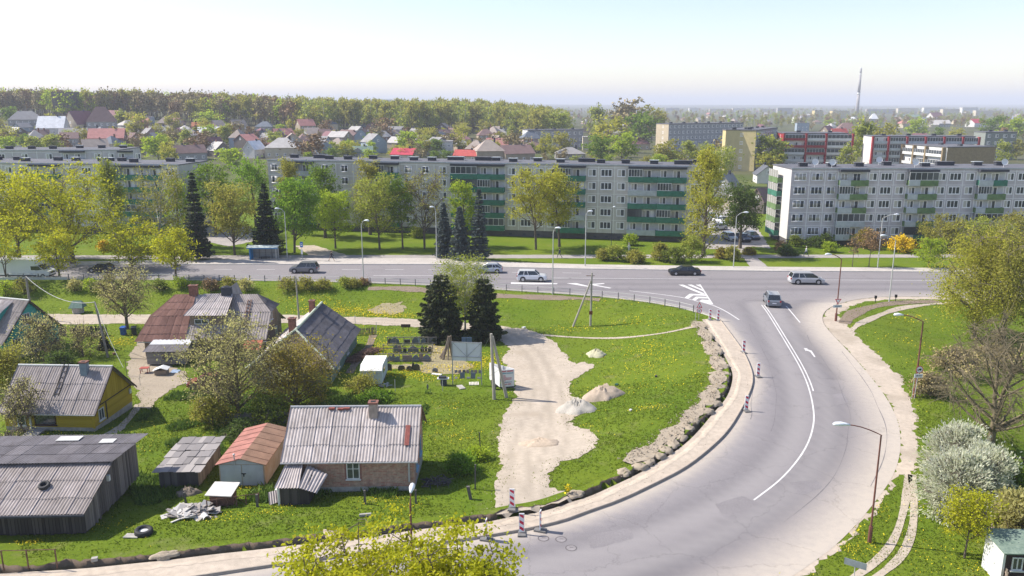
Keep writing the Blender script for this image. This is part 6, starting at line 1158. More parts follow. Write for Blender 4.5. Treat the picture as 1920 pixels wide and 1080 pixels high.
gr = empty('garage', (-17.95, 53.6, hz(-18, 53.6)), R(0), 'metal garage with rust red ridged roof and pale blue double doors', 'garage', GS); m = MB(); m.box(-3.3, 0, 0, 6.3, 0, 1.7); m.prism([(-3.3, 0, 1.7), (0, 0, 1.7), (-1.65, 0, 2.12)], (0, 6.3, 0)); m.build('wall', M('garage_tan', (.42, .31, .20), var=.2, sc=1.2, c2=(.5, .42, .33)), gr); m = MB(); m.box(-3.2, -1.68, -.04, 0, .05, 1.65); m.build('door', M('garage_blue', (.46, .48, .50), var=.1, sc=1), gr); m = MB(); m.box(-1.62, -.1, -.04, 0, .05, 1.65); d_ = m.build('door', MATS['garage_blue'], gr); q = MB(); q.box(-1.7, -1.35, -.08, -.04, .95, 1.0); q.box(-1.55, -1.48, -.08, -.04, .75, 1.0); q.build('lock', DARK, d_)
m = MB(); m.prism([(-3.3, -.03, 1.7), (0, -.03, 1.7), (-1.65, -.03, 2.1)], (0, .03, 0)); m.build('gable', MATS['garage_blue'], gr)
for s, mt in ((-1, M('roof_redrust', (.34, .15, .12), var=.2, sc=1)), (1, M('roof_brownrust', (.25, .15, .10), var=.2, sc=1))):
    m = MB(); xo = -1.65 + s * 1.85; m.prism([(-1.65, -.2, 2.16), (xo, -.2, 1.68), (xo, 6.5, 1.68), (-1.65, 6.5, 2.16)], (0, 0, .05))
    for k in range(6): y = .5 + k * 1.05; m.prism([(-1.65, y, 2.215), (xo, y, 1.735), (xo, y + .03, 1.735), (-1.65, y + .03, 2.215)], (0, 0, .02), 1)
    m.build('roof', [mt, RUST], gr)
q = MB(); q.tube([(-2.1, -.1, 1.7), (-2.1, -.1, 2.45)], .05, 8); q.lathe([(.02, 0), (.09, .02), (.09, .08), (.02, .12)], 10, 0, Matrix.Translation((-2.1, -.1, 2.45))); q.build('stove_pipe', TIN, gr)
ot = empty('kennel', (-20.45, 49.5, hz(-20.4, 49.5)), R(8), 'low rusty box hut with a bright white sheet roof by the rubble heap', 'kennel'); m = MB(); m.box(0, 1.5, 0, 1.3, 0, .85); m.build('wall', RUST, ot); m = MB(); m.prism([(-.25, -.2, .95), (1.5, -.35, .82), (1.8, 1.3, 1.02), (.1, 1.45, 1.12)], (0, 0, .05)); m.build('roof', M('sheet_white', (.6, .57, .52), var=.12, sc=2), ot)
def fence_rail(name, label, P, h, mat, n, rails=(.95,), r=.03, diag=False, cat='fence', zf=None):
    P = [Vector(q) for q in P]; o = empty(name, P[0], 0, label, cat); o0 = P[0]; seg = np.array([q[:2] for q in P]); S_ = resample(seg, .2); idx = np.linspace(0, len(S_) - 1, n).astype(int); pts = [Vector((S_[i][0], S_[i][1], hz(*S_[i]) if zf is None else zf)) - o0 for i in idx]
    for p in pts: q = MB(); q.box(p.x - r, p.x + r, p.y - r, p.y + r, p.z - .2, p.z + h); q.build('post', mat, o)
    for rr in rails:
        q = MB(); q.tube([p + Vector((0, 0, h * rr)) for p in pts], r * .8, 5); q.build('rail', mat, o)
    if diag:
        q = MB()
        for a, b in list(zip(pts[:-1], pts[1:]))[2:4]: q.tube([a + Vector((0, 0, h * .9)), b + Vector((0, 0, .1))], r * .6, 4)
        q.build('brace', mat, o)
    return o
fence_rail('pipe_railing', 'rusty pipe railing leaning in front of the low hut', [G(389, 957), G(430, 951), G(486, 943)], .75, RUST, 6, diag=True); fence_rail('pipe_railing', 'rusty square pipe frame at the bottom left corner', [G(-40, 1065), G(45, 1070), G(108, 1068)], 1.1, RUST, 4, rails=(.98,))
q = MB(); p = G(505, 948); TS = Matrix.Translation(p) @ Matrix.Rotation(R(20), 4, 'Z') @ Matrix.Rotation(R(35), 4, 'X')
o = corr_roof('roof_sheet', (0, 0, 0), (1.1, .2, .1), (1.1, 1.1, .1), (0, 1.0, 0), CORRL, None, .16, sheet=(3, 3)); o.matrix_world = TS; tag(o, 'loose corrugated sheet leaning right of the rusty railing', 'roof sheet')
# rubble, mounds, heaps
def mound(name, label, px, py, rx, ry, h, mat, cat='heap', seed=0, group=None, n=30, rough=.34, rz=0, spikes=.0):
    p = G(px, py); rg = np.random.default_rng(seed); rr = np.linspace(0, 1, 11); V = []; 
    for i, r_ in enumerate(rr):
        for k in range(n):
            t = 2 * np.pi * k / n; e = 1 + .16 * math.sin(2 * t + seed) + .1 * math.sin(5 * t + seed * 2) + .05 * math.sin(9 * t + seed); x, y = rx * r_ * math.cos(t) * e, ry * r_ * math.sin(t) * e
            z = h * (1 - r_ ** 1.5) * (1 + .09 * min(1, r_ * 3) * math.sin(3 * t + seed + 2 * r_)) + (rg.normal(0, rough * h * .55) * (1 - r_) if i else 0); c, s = math.cos(rz), math.sin(rz); xw, yw = x * c - y * s, x * s + y * c
            V.append((xw, yw, z - p.z - (.08 if r_ == 1 else -.03)))
    V = np.array(V); V[:, 2] += hgt(p.x + V[:, 0], p.y + V[:, 1]); i = np.arange(len(V)).reshape(11, n); j = np.roll(i, -1, 1); F = np.stack([i[:-1], i[1:], j[1:], j[:-1]], -1).reshape(-1, 4)
    me = mesh_np(name, V, F, [mat]); o = link(name, me, loc=p); 
    if sum(q.normal.z for q in me.polygons) < 0: me.flip_normals()
    return tag(o, label, cat, group)
EARTH = attr_mix_mat('dug_earth', (.36, .30, .225), {}, .9, 4); EARTHD = attr_mix_mat('dark_earth', (.22, .18, .14), {}, .9, 4); GRAV = attr_mix_mat('gravel', (.42, .39, .34), {}, 1.0, 9); SANDP = attr_mix_mat('pile_sand', (.42, .34, .26), {}, .8, 4)
mound('sand_heap', 'pinkish sand heap beside the gravel heap', 1128, 744, 1.9, 1.7, 1.05, SANDP, seed=1); mound('gravel_heap', 'grey gravel heap on the sandy yard', 1080, 768, 1.7, 1.9, .95, GRAV, seed=2); mound('sand_heap', 'low worn sand heap in the middle of the sandy yard', 1012, 832, 1.7, 1.2, .42, SANDP, seed=3); mound('earth_heap', 'pale clay heap in the grass above the sandy yard', 1118, 666, 1.2, 1.0, .65, M('clay', (.42, .40, .27), var=.2, sc=2), seed=4)
EARTH_ = 0
GM = 'dug out clods along the trench'
sp = PL((1318, 606), (1330, 630), (1345, 660), (1356, 685), (1360, 704), (1356, 726), (1346, 748), (1322, 776), (1296, 803), (1270, 826), (1232, 856), (1190, 880)); spl = resample(chaikin(sp), .5); rg = np.random.default_rng(4)
ribbon('spoil_strip', sp + np.array([-.55, .32]), 1.2, .13, EARTH, wob=.5, step=.3, seed=6)
Q = spl[rg.integers(len(spl), size=900)] + rg.normal(0, .5, (900, 2)) + np.array([-.7, .4]); Q = Q[dist_poly(Q, TR_S) > .7]; C = np.c_[Q, hgt(Q[:, 0], Q[:, 1]) + rg.uniform(.1, .32, len(Q))]
def chunks(C, s):
    n = len(C); B = np.array([(-1, -1, -1), (1, -1, -1), (1, 1, -1), (-1, 1, -1), (-1, -1, 1), (1, -1, 1), (1, 1, 1), (-1, 1, 1)]) * 1.0; V = C[:, None] + B[None] * (s * rg.uniform(.3, 1.2, (n, 1, 1))) * rg.uniform(.35, 1, (n, 8, 3)); F = np.array([(0, 3, 2, 1), (4, 5, 6, 7), (0, 1, 5, 4), (2, 3, 7, 6), (0, 4, 7, 3), (1, 2, 6, 5)]); return V.reshape(-1, 3), (np.arange(n)[:, None, None] * 8 + F[None]).reshape(-1, 4)
V, F = chunks(C, .055); tag(link('spoil_crumbs', mesh_np('spoil_crumbs', V, F, [island_mat('spoil', (.22, .18, .13), (.46, .39, .30), .95)])), kind='stuff')
for k, (px, py, rx, ry, h) in enumerate(((1314, 612, 1.1, 1.2, .4), (1325, 628, 1.0, 1.1, .4), (1333, 645, 1.1, 1.0, .45), (1341, 660, 1.1, 1.0, .4), (1348, 674, 1.0, .9, .4), (1353, 688, 1.1, .9, .4), (1352, 700, 1.2, .6, .3), (1350, 713, 1.1, .8, .4), (1345, 726, 1.2, .6, .35), (1341, 737, 1.2, .6, .35), (1334, 756, 1.1, .8, .4), (1322, 771, 1.0, .8, .4), (1301, 789, .8, .6, .35), (1289, 801, .8, .6, .35), (1275, 818, .8, .7, .35), (1261, 831, .8, .7, .35), (1247, 842, .7, .7, .35), (1232, 853, .7, .6, .35), (1217, 863, .7, .6, .3), (1201, 874, .6, .6, .3), (1171, 885, .6, .6, .3), (1078, 926, .7, .5, .25), (628, 1002, .9, .5, .4), (702, 1000, .3, .2, .2), (310, 1040, .8, .4, .35))):
    px -= 2 if 2 < k < 21 else 0
    mound('earth_clod', ("small earth heap " + ("at the top end of the trench" if k < 3 else f"in the spoil row, {['fourth','fifth','sixth','seventh','eighth','ninth','tenth','eleventh','twelfth','thirteenth','fourteenth','fifteenth','sixteenth','seventeenth','eighteenth','nineteenth','last but one','last'][min(k - 3, 17)]} from its top end")) if k < 21 else ["pale spoil beside the yellow plant", "spoil mound above the foreground maple", "tiny spoil heap right of the spoil mound", "flat spoil patch at the bottom left"][k - 21], px, py, rx * 1.0, ry * 1.0, h * .46, EARTH, seed=10 + k, group=GM, rough=.55, rz=rnd.uniform(0, 3), n=26)
mound('ash_heap', 'grey ash heap before the patchwork roofed shed', 352, 926, .95, .6, .45, EARTHD, seed=50)
rb = empty('rubble_heap', G(362, 965), 0, 'heap of broken pale sheets and rubble in front of the small plank shed', 'rubble'); rgs = random.Random(9); m = MB()
for k in range(85):
    a, r_ = rgs.uniform(0, 6.3), rgs.random() ** .6; x, y = 1.75 * r_ * math.cos(a), 1.2 * r_ * math.sin(a); TS = Matrix.Translation((x, y, .04 + .4 * (1 - r_) + rgs.uniform(0, .1))) @ Matrix.Rotation(rgs.uniform(0, 3), 4, 'Z') @ Matrix.Rotation(rgs.uniform(-.5, .5), 4, 'X') @ Matrix.Rotation(rgs.uniform(-.4, .4), 4, 'Y'); s = rgs.uniform(.12, .42); m.box(-s, s, -s * .6, s * .6, -.02, .03, 0, TS)
m.build('debris', island_mat('rubble', (.20, .17, .15), (.55, .53, .50), .9), rb); q = MB(); q.tube([(.9, -.5, .25), (1.25, -.9, .2)], .2, 10, cap=False); q.build('pipe_piece', WTRIM, rb)
for k, (px, py, w_, d, h, lb, mt) in enumerate(((248, 1006, .95, .5, .06, 'cracked concrete slab beside the big tyre', CONC), (685, 968, .8, .16, .16, 'short concrete beam lying in the grass before the brick house', CONC), (178, 1052, .35, .25, .2, 'lone stone near the bottom left corner', CONC), (1183, 721, .0, .0, .0, '', CONC), (982, 615, .5, .35, .12, 'pale stone beside the dirt lane', WTRIM), (1182, 770, .3, .2, .1, 'flat stone in the grass below the sand heap', WTRIM), (1156, 722, .45, .28, .1, 'dark green drain cover box in the meadow', M('cover_green', (.02, .08, .05))), (1230, 707, .3, .22, .16, 'small dark stump in the meadow', OLDD), (62, 814, 2.6, 1.3, .12, 'flat concrete slab before the yellow house', CONC), (838, 733, .0, .0, 0, '', CONC), (864, 727, 1.2, .6, .08, 'concrete slab lying below the white billboard', CONC), (214, 1005 - 340, .3, .3, .2, 'brown stump in the garden right of the tiny spruce', BRK))):
    if w_: q = MB(); q.prism([(-w_ / 2, -d / 2, 0), (w_ / 2 * .9, -d / 2 * 1.1, 0), (w_ / 2, d / 2 * .9, 0), (-w_ / 2 * .9, d / 2, 0)], (0, 0, h)); tag(q.build('slab' if h < .13 and w_ > .6 else 'stone', mt, None, loc=G(px, py) + Vector((0, 0, .03)), rz=.2 * k), lb, 'slab' if h < .13 and w_ > .6 else 'stone')
for k, (px, py, h, w_, lean, lb) in enumerate(((821, 944 - 0, 0, 0, 0, ''), (685, 945, 1.0, .14, .02, 'short wooden post in front of the brick house'), (780, 944, 1.0, .13, .0, 'wooden post at the right corner of the brick house'), (884, 936, .95, .22, .22, 'thick leaning wooden stump post by the sandy yard'), (891, 918, 1.9, .11, -.03, 'tall thin wooden post with a cross piece'), (901, 838, 1.3, .09, .1, 'thin pole in the weeds right of the brick house'), (350, 946, .9, .12, .1, 'burnt short post on the ash heap'), (483, 950, .9, .16, 0, 'thick dark post at the end of the rusty railing'))):
    if h: q = MB(); q.prism([(-w_ / 2, -w_ / 2, -.2), (w_ / 2, -w_ / 2, -.2), (w_ / 2 * .8, w_ / 2, -.2), (-w_ / 2, w_ / 2 * .9, -.2)], (lean * -1, 0, h + .2)); tag(q.build('wooden_post', OLD, None, loc=G(px, py)), lb, 'post', 'wooden posts around the brick house')
def pile(name, label, px, py, L_, w_, h, n, mat, cat, seed=0, rz=0, r=.03, group=None):
    p = G(px, py); rg = random.Random(seed); m = MB()
    for k in range(n): x, y = rg.uniform(-L_ / 2, L_ / 2), rg.uniform(-w_ / 2, w_ / 2); a = rg.uniform(0, 6.3); l = rg.uniform(.3, .9) * min(1.2, L_); z = rg.uniform(.03, h) * (1 - abs(x) / L_); c = Vector((x, y, z)); d = Vector((math.cos(a) * l / 2, math.sin(a) * l / 2, rg.uniform(-.12, .2))); m.tube([c - d, c + d], r * rg.uniform(.5, 1.3), 4)
    return tag(m.build(name, mat, None, loc=p, rz=rz), label, cat, group)
pile('branch_pile', 'pile of cut branches in the shade right of the brick house', 820, 908, 1.8, 1.3, .45, 90, OLD, 'branches', 1); BRUSH = island_mat('brushwood', (.10, .055, .04), (.26, .16, .12), .9)
pile('brushwood_heap', 'long reddish brown brushwood heap between slate roofed house and headstones', 682, 668, 5.4, 1.4, .55, 420, BRUSH, 'brushwood', 2, R(66), .03)
wc = empty('pole_stack', G(838, 672), 0, 'cone of leaning weathered poles left of the white billboard', 'pole stack'); m = MB(); rgs = random.Random(4)
for k in range(26): a = k * .7; m.tube([(.95 * math.cos(a) * rgs.uniform(.6, 1.1), .7 * math.sin(a), 0), (rgs.uniform(-.1, .25) + .25, rgs.uniform(-.1, .1), 2.6 * rgs.uniform(.8, 1.05))], .06, 5)
m.build('poles', OLDL, wc)
# ---------------- headstone yard
STONE = M('headstone_sky_tint', (.13, .155, .20), .35, var=.15, sc=4, spec=.6); STONEP = M('headstone_pink', (.22, .17, .17), .4, var=.2, sc=6); STONEB = M('headstone_black', (.045, .045, .055), .25, var=.1, spec=.7); STONEG = M('headstone_grey', (.17, .17, .19), .4, var=.2, sc=6); STONEW = M('headstone_pale', (.36, .42, .46), .4, var=.1)  # blue grey of the first stone has the reflected sky painted into it
RAIL = M('rack_wood', (.27, .24, .21), var=.25, sc=3)
for k, (x0, x1, py) in enumerate(((727, 818, 646), (719, 811, 661), (710, 808, 678))):
    a, b = G(x0, py), G(x1, py); L_ = (b - a).length; r = empty('display_rack', a, math.atan2(b.y - a.y, b.x - a.x), ['back', 'middle', 'front'][k] + ' wooden rack of the headstone yard', 'rack', 'racks in the headstone yard')
    n = 6 + (k == 0)
    for i in range(n): q = MB(); x = L_ * i / (n - 1); q.box(x - .04, x + .04, .02, .1, -.2, 1.0); q.build('post', RAIL, r)
    for zz_ in (.86, .45) if k == 1 else (.86, .12): q = MB(); q.box(-.1, L_ + .1, -.03, .015, zz_, zz_ + .09); q.build('rail', RAIL, r)
def slab_shape(kind, w_, h_):
    if kind == 'ogee': return [(-w_ / 2, 0, 0), (w_ / 2, 0, 0), (w_ / 2, 0, h_ * .5), (w_ * .3, 0, h_ * .78), (w_ * .1, 0, h_ * .95), (0, 0, h_), (-w_ * .1, 0, h_ * .95), (-w_ * .3, 0, h_ * .78), (-w_ / 2, 0, h_ * .5)]
    if kind == 'arch': return [(-w_ / 2, 0, 0), (w_ / 2, 0, 0)] + [(w_ / 2 * math.cos(t), 0, h_ * .55 + h_ * .45 * math.sin(t)) for t in np.linspace(0, math.pi, 9)]
    if kind == 'vase': return [(-w_ * .2, 0, 0), (w_ * .2, 0, 0), (w_ / 2, 0, h_ * .45), (w_ * .4, 0, h_ * .75), (0, 0, h_), (-w_ * .4, 0, h_ * .75), (-w_ / 2, 0, h_ * .45)]
    if kind == 'slant': return [(-w_ / 2, 0, 0), (w_ / 2, 0, 0), (w_ / 2, 0, h_ * .75), (0, 0, h_), (-w_ / 2, 0, h_ * .6)]
    return [(-w_ / 2, 0, 0), (w_ / 2, 0, 0), (w_ / 2, 0, h_), (-w_ / 2, 0, h_)]
ROWN = {644: 'back rack', 660: 'middle rack', 677: 'front rack', 694: 'ground in front of the racks'}
HS = [(731, 644, 'slant', .45, .7, STONEB), (740, 644, 'ogee', 1.15, .75, STONE), (764, 644, 'rect', .7, .5, STONEB), (779, 644, 'ogee', .75, .85, STONE), (786, 644, 'vase', .32, .95, STONEW), (794, 644, 'slant', .6, .7, STONE), (803, 644, 'vase', .4, .9, STONEG), (812, 644, 'arch', .8, .85, STONE),
      (743, 660, 'arch', .5, .85, STONE), (749, 660, 'arch', .55, .8, STONEP), (759, 660, 'slant', .45, .6, STONEB), (775, 660, 'ogee', 1.25, .75, STONEG), (792, 660, 'arch', .45, .7, STONEB), (799, 660, 'arch', .3, .7, STONEB), (806, 660, 'slant', .45, .7, STONEB),
      (717, 677, 'rect', .9, .5, STONEG), (731, 677, 'slant', .6, .65, STONE), (738, 677, 'vase', .35, .9, STONEG), (745, 677, 'slant', .6, .6, STONE), (764, 677, 'rect', 1.1, .7, STONEP), (780, 677, 'ogee', .8, .75, STONE), (790, 677, 'rect', .45, .85, STONEP), (800, 677, 'ogee', .85, .8, STONE),
      (729, 694, 'slant', .7, .8, STONEB), (753, 694, 'arch', .75, .55, STONEB), (768, 695, 'arch', .65, .55, STONEB), (775, 692, 'vase', .3, .8, STONEB), (781, 694, 'arch', .75, .7, STONEB), (816, 698, 'arch', .6, .5, STONEG), (802, 730, 'vase', .2, .6, STONEG)]
SC_ = {STONE: 'blue grey', STONEB: 'black', STONEP: 'pinkish', STONEG: 'dark grey', STONEW: 'pale'}; SK = dict(ogee='pointed shoulder', arch='round topped', vase='vase shaped', slant='slanted', rect='rectangular')
seen = {}
for px, py, kd, w_, h_, mt in HS:
    row = min(ROWN, key=lambda q: abs(q - py)); key = (row, kd, mt.name); seen[key] = seen.get(key, 0) + 1; n_ = seen[key]
    q = MB(); q.prism(slab_shape(kd, w_, h_), (0, .12, 0)); s = q.build('headstone', mt, None, loc=G(px, py) + Vector((0, -.12, .02))); tag(s, f"{SC_[mt]} {SK[kd]} headstone {'on' if row < 690 else 'on the'} {'the ' if row < 690 else ''}{ROWN[row]}" + ('' if n_ == 1 else ', right one' if n_ == 2 else ', rightmost') if (px, py) != (802, 730) else 'lone small grey gravestone standing in the grass', 'headstone', 'headstones on display')
    if kd != 'vase' and py < 690: q = MB(); q.box(-w_ / 2 - .08, w_ / 2 + .08, -.08, .2, -.05, .03); q.build('base', STONEG, s)
for k, px in enumerate((855, 862, 870, 877, 885, 892, 900)):
    q = MB(); q.prism([(-.16, 0, 0), (.16, 0, 0), (.16, .1, .34), (-.16, .1, .34)], (0, .04, 0)); tag(q.build('stone_sample', (STONEG, STONEP)[k % 2] if k != 2 else STONEB, None, loc=G(px, 700)), ['leftmost', 'second', 'third', 'middle', 'fifth', 'sixth', 'rightmost'][k] + ' small stone plate in the row under the billboard', 'stone sample', 'stone plates under the billboard')
for k, (px, w_, h_) in enumerate(((855, .28, .14), (867, .5, .62), (878, .35, .14), (887, .5, .62), (898, .35, .12))):
    q = MB(); q.prism([(-w_ / 2, 0, 0), (w_ / 2, 0, 0), (w_ / 2, .14, h_), (-w_ / 2, .14, h_)], (0, .05, 0)); tag(q.build('stone_sample', STONE if h_ > .3 else STONEG, None, loc=G(px, 710)), ['left low', 'left large', 'middle low', 'right large', 'right low'][k] + ' stone plate in the lower row under the billboard', 'stone sample', 'stone plates under the billboard')
pl = MB(); [pl.box(i * .15, i * .15 + .1, -.1, .8, 0, .06) for i in range(7)]; tag(pl.build('pallet', M('pallet_pale', (.6, .57, .5)), None, loc=G(880, 722), rz=.1), 'pale slatted pallet under the white billboard', 'pallet'); pl = MB(); pl.prism([(0, 0, 0), (1.1, -.3, 0), (1.2, .1, 0), (.2, .4, 0)], (0, 0, .1)); tag(pl.build('slab', WTRIM, None, loc=G(808, 703)), 'white broken slab holding a dark stone', 'slab')
# billboard seen from behind
a, b = G(849, 720), G(903, 722); L_ = (b - a).length; r = empty('billboard', a, math.atan2(b.y - a.y, b.x - a.x), 'white billboard on two tall posts seen from behind in the headstone yard', 'billboard'); h0, h1 = 2.55, 4.5
q = MB(); q.box(0.05, L_ - .05, .05, .08, h0, h1); q.build('panel', M('panel_white', (.66, .67, .70), var=.04), r)
for x in (0, L_): q = MB(); q.box(x - .05, x + .05, -.02, .05, -.3, h1 + .1); q.build('post', TIN, r)
q = MB(); q.box(0, L_, -.02, .04, h1, h1 + .07); q.box(0, L_, -.02, .04, h0 + .4, h0 + .46); q.tube([(.05, 0, h1), (L_ / 2, 0, h0 + .45), (L_ - .05, 0, h1)], .03, 4); q.box(L_ / 2 - .03, L_ / 2 + .03, -.02, .04, h0, h1); q.build('frame', TIN, r)
q = MB(); q.box(0, 1.2, 0, .05, 0, 1.3); q.box(.5, .55, -.01, 0, 0, 1.3, 1); tag(q.build('board', [M('board_blue', (.10, .15, .24)), DARK], None, loc=G(866, 652)), 'blue board standing in the shade behind the billboard', 'board')
# advertising trailer with three white boards
r = empty('advertising_trailer', G(947, 731), R(14), 'small advertising trailer with white boards and red lettering by the concrete poles', 'advertising trailer'); P1, P2, P3 = Vector((-.45, 0, 0)), Vector((.95, 0, 0)), Vector((-1.0, 2.6, 0)); WB = M('board_white', (.68, .68, .68), var=.04)
def vboard(name, a, b, z0, z1, mat, th_=.05):
    d = (b - a).normalized(); nn = Vector((d.y, -d.x, 0)) * th_; q = MB(); q.prism([a + Vector((0, 0, z0)), b + Vector((0, 0, z0)), b + Vector((0, 0, z1)), a + Vector((0, 0, z1))], nn); return q.build(name, mat, r)
fb = vboard('front_board', P1, P2, .35, 2.15, WB); vboard('left_board', P3, P1 + Vector((-.06, 0, 0)), .35, 2.15, WB); vboard('back_board', P2 + Vector((0, .05, 0)), P3, .35, 2.15, WB)
q = MB(); q.tube([(.2, .8, .3), (.2, .8, 2.2)], .04, 6); q.build('mast', TIN, r); q = MB(); q.box(-.45, .95, -.06, .02, .22, .33); q.build('chassis', FASC, r)
RT = M('letter_red', (.50, .04, .08), var=0); TQ = M('letter_teal', (.10, .32, .42), var=0); BL_ = M('letter_blue', (.12, .18, .32), var=0); rgs = random.Random(2); x0 = -.38
for zz_, hh, segs, mt in ((1.93, .13, ((0, .5), (.58, 1.2)), RT), (1.72, .12, ((0, .5), (.58, 1.2)), TQ), (1.50, .07, ((0, .42),), RT), (1.36, .07, ((0, .45),), RT), (1.23, .07, ((0, .5), (.54, 1.05)), RT), (1.10, .07, ((0, .5), (.54, 1.02)), RT), (.97, .07, ((0, .42),), RT), (.78, .09, ((.15, .85), (.93, 1.06)), BL_), (.56, .11, ((.1, .32), (.38, .6), (.66, 1.0)), RT)):
    q = MB()
    for a, b in segs:
        x = a
        while x < b: w_ = rgs.uniform(.035, .06); q.box(x0 + x, x0 + x + w_ * .72, -.062, -.05, zz_, zz_ + hh * rgs.uniform(.85, 1)); x += w_
    q.build('lettering', mt, r)
for y in (.5, 1.7): q = MB(); q.lathe([(.12, -.08), (.28, -.08), (.3, 0), (.28, .08), (.12, .08)], 16, 0, Matrix.Translation((-.95, y, .28)) @ Matrix.Rotation(R(90), 4, 'Y')); q.build('wheel', RUB, r)
# caravan
r = empty('caravan', G(677, 726), R(1), 'white box caravan with curved roof parked beside the brushwood heap', 'caravan'); m = MB(); Wc, Lc, Hc_ = 2.15, 4.4, 1.75
m.prism([(0, 0, .35), (0, Lc, .35), (0, Lc, Hc_), (0, Lc - .5, Hc_ + .35), (0, .6, Hc_ + .42), (0, 0, Hc_ + .05)], (Wc, 0, 0)); m.build('body', M('caravan_pale', (.47, .53, .55), var=.08, sc=1), r)
q = MB(); q.prism([(-.06, -.06, Hc_ + .02), (-.06, .6, Hc_ + .47), (-.06, Lc - .5, Hc_ + .40), (-.06, Lc + .06, Hc_ + .0), (-.06, Lc - .5, Hc_ + .34), (-.06, .6, Hc_ + .41)][:6], (Wc + .12, 0, 0)); q.build('roof', M('caravan_roof', (.74, .73, .70), var=.05, sc=1), r)
q = MB(); q.box(.15, Wc - .15, -.03, 0, Hc_ - .3, Hc_ - .25); q.box(.6, 1.4, -.03, 0, .95, 1.3); q.box(.3, Wc - .3, -.12, -.06, .8, .84); q.box(.3, Wc - .3, -.12, -.06, .55, .59); q.build('trim', TIN, r); q = MB(); q.box(Wc, Wc + .02, 1.2, 2.4, 1.1, 1.6); q.build('side_window', GLASSN, r)
for x in (.1, Wc - .1): q = MB(); q.lathe([(.1, -.09), (.3, -.09), (.32, 0), (.3, .09), (.1, .09)], 16, 0, Matrix.Translation((x, 2.3, .32)) @ Matrix.Rotation(R(90), 4, 'Y')); q.build('wheel', RUB, r)
pile('scrap_pile', 'scrap lying against the right side of the caravan', 722, 724, .9, .8, .4, 25, TIN, 'scrap', 5, 0, .06)
r = empty('drum_table', G(832, 722), 0, 'dark drum with a white board on top below the headstones', 'barrel'); q = MB(); q.lathe([(.32, 0), (.34, .3), (.3, .7)], 14); q.build('drum', FASC, r); q = MB(); q.box(-.65, .55, -.3, .3, .7, .78); q.box(-.5, .3, -.25, .25, .8, .95, 1); q.build('top_board', [WTRIM, STONEB], r)
for px, py, h, lb in ((830, 733, 1.1, 'pale thin post left of the drum'), (741, 733, 1.2, 'thin pale post right of the caravan'), (706, 625, 1.5, 'pale post at the end of the picket fence'), (666, 606, 1.1, 'thin post at the lane edge')): q = MB(); q.tube([(0, 0, -.2), (0, 0, h)], .04, 6); tag(q.build('thin_post', TIN, None, loc=G(px, py)), lb, 'post', 'thin posts in the headstone yard')
r = empty('notice_board', G(761, 622), 0, 'small dark board on two legs at the lane edge', 'notice board'); q = MB(); q.box(-.6, .6, -.04, .02, .6, 1.0); q.build('panel', M('board_brown', (.09, .06, .06)), r); [MB().box(x - .03, x + .03, -.02, .03, -.2, .6).build('leg', OLD, r) for x in (-.35, .35)]
def picket(label, P, h, mat, bw=.09, gap=.05, seed=0, group=None, name='picket_fence'):
    P = [G(*q) for q in P]; o = empty(name, P[0], 0, label, 'fence', group); rg = random.Random(seed); m = MB(); S_ = resample(np.array([q[:2] for q in P]), bw + gap); rp = []
    for i, (x, y) in enumerate(S_[:-1]):
        nx, ny = S_[i + 1]; z = hz(x, y) - P[0].z; a = math.atan2(ny - y, nx - x); TS = Matrix.Translation((x - P[0].x, y - P[0].y, z)) @ Matrix.Rotation(a, 4, 'Z') @ Matrix.Rotation(rg.gauss(0, .03), 4, 'Y'); m.box(0, bw, -.015, .015, .02, h * rg.uniform(.9, 1.05), 0, TS); rp.append((x - P[0].x, y - P[0].y, z))
    m.build('pickets', mat, o)
    for f in (.25, .75): q = MB(); q.tube([Vector(p) + Vector((0, .03, h * f)) for p in rp[::6] + [rp[-1]]], .035, 4); q.build('rail', mat, o)
    for k in range(0, len(rp), 18): q = MB(); x, y, z = rp[k]; q.box(x - .05, x + .05, y + .02, y + .12, z - .2, z + h); q.build('post', mat, o)
    return o
GF2 = 'picket and board fences'
picket('grey blue picket fence behind the garage and the brick house', [(425, 800), (480, 796), (552, 794)], 1.2, GB_, .11, .04, 1, GF2); picket('broken brown picket fence by the dirt lane', [(654, 629), (706, 627)], .95, OLDL, .09, .07, 2, GF2); picket('grey board fence between the teal house and the leaning pole', [(142, 630), (190, 630), (203, 628)], 1.3, OLD, .12, .02, 3, GF2); picket('short grey board fence section beside the teal house', [(104, 628), (126, 632)], 1.3, OLD, .12, .02, 4, GF2); picket('dark board fence behind the white blossom on the right', [(1868, 884), (1935, 884)], 1.1, OLDD, .12, .02, 5, GF2)
picket('brown board fence running beside the green roofed shed at the right edge', [(1853, 985), (1862, 1040), (1885, 1110)], 1.2, OLDL, .13, .01, 6, GF2); picket('low red brown board fence behind the concrete poles', [(905, 632), (926, 640)], 1.5, M('fence_red', (.16, .04, .04), var=.2), .13, .01, 7, GF2)
# shed at the right edge
r = empty('shed', (27.5, 40.2, 0), R(-3), 'small shed with a mossy green roof and dark door at the bottom right corner', 'shed', GS); m = MB(); m.box(.15, 4.2, 0.1, 2.0, 0, 2.1); m.build('wall', M('shed_brown', (.05, .03, .03), var=.2), r); m = MB(); m.box(.0, .14, 0.05, 2.0, 0, 2.1); m.build('side_wall', WTRIM, r); m = MB(); m.prism([(-.15, -.25, 2.12), (4.4, -.25, 2.12), (4.4, 2.2, 2.3), (-.15, 2.2, 2.3)], (0, 0, .07)); m.build('roof', M('mossy_roof', (.10, .15, .12), var=.4, sc=2.5, c2=(.22, .28, .22)), r); nwindow(r, .5, .08, 1.0, .6, .8); nwindow(r, 1.4, .08, .2, .8, 1.75, name='door', frame=WTRIM, sill=False)
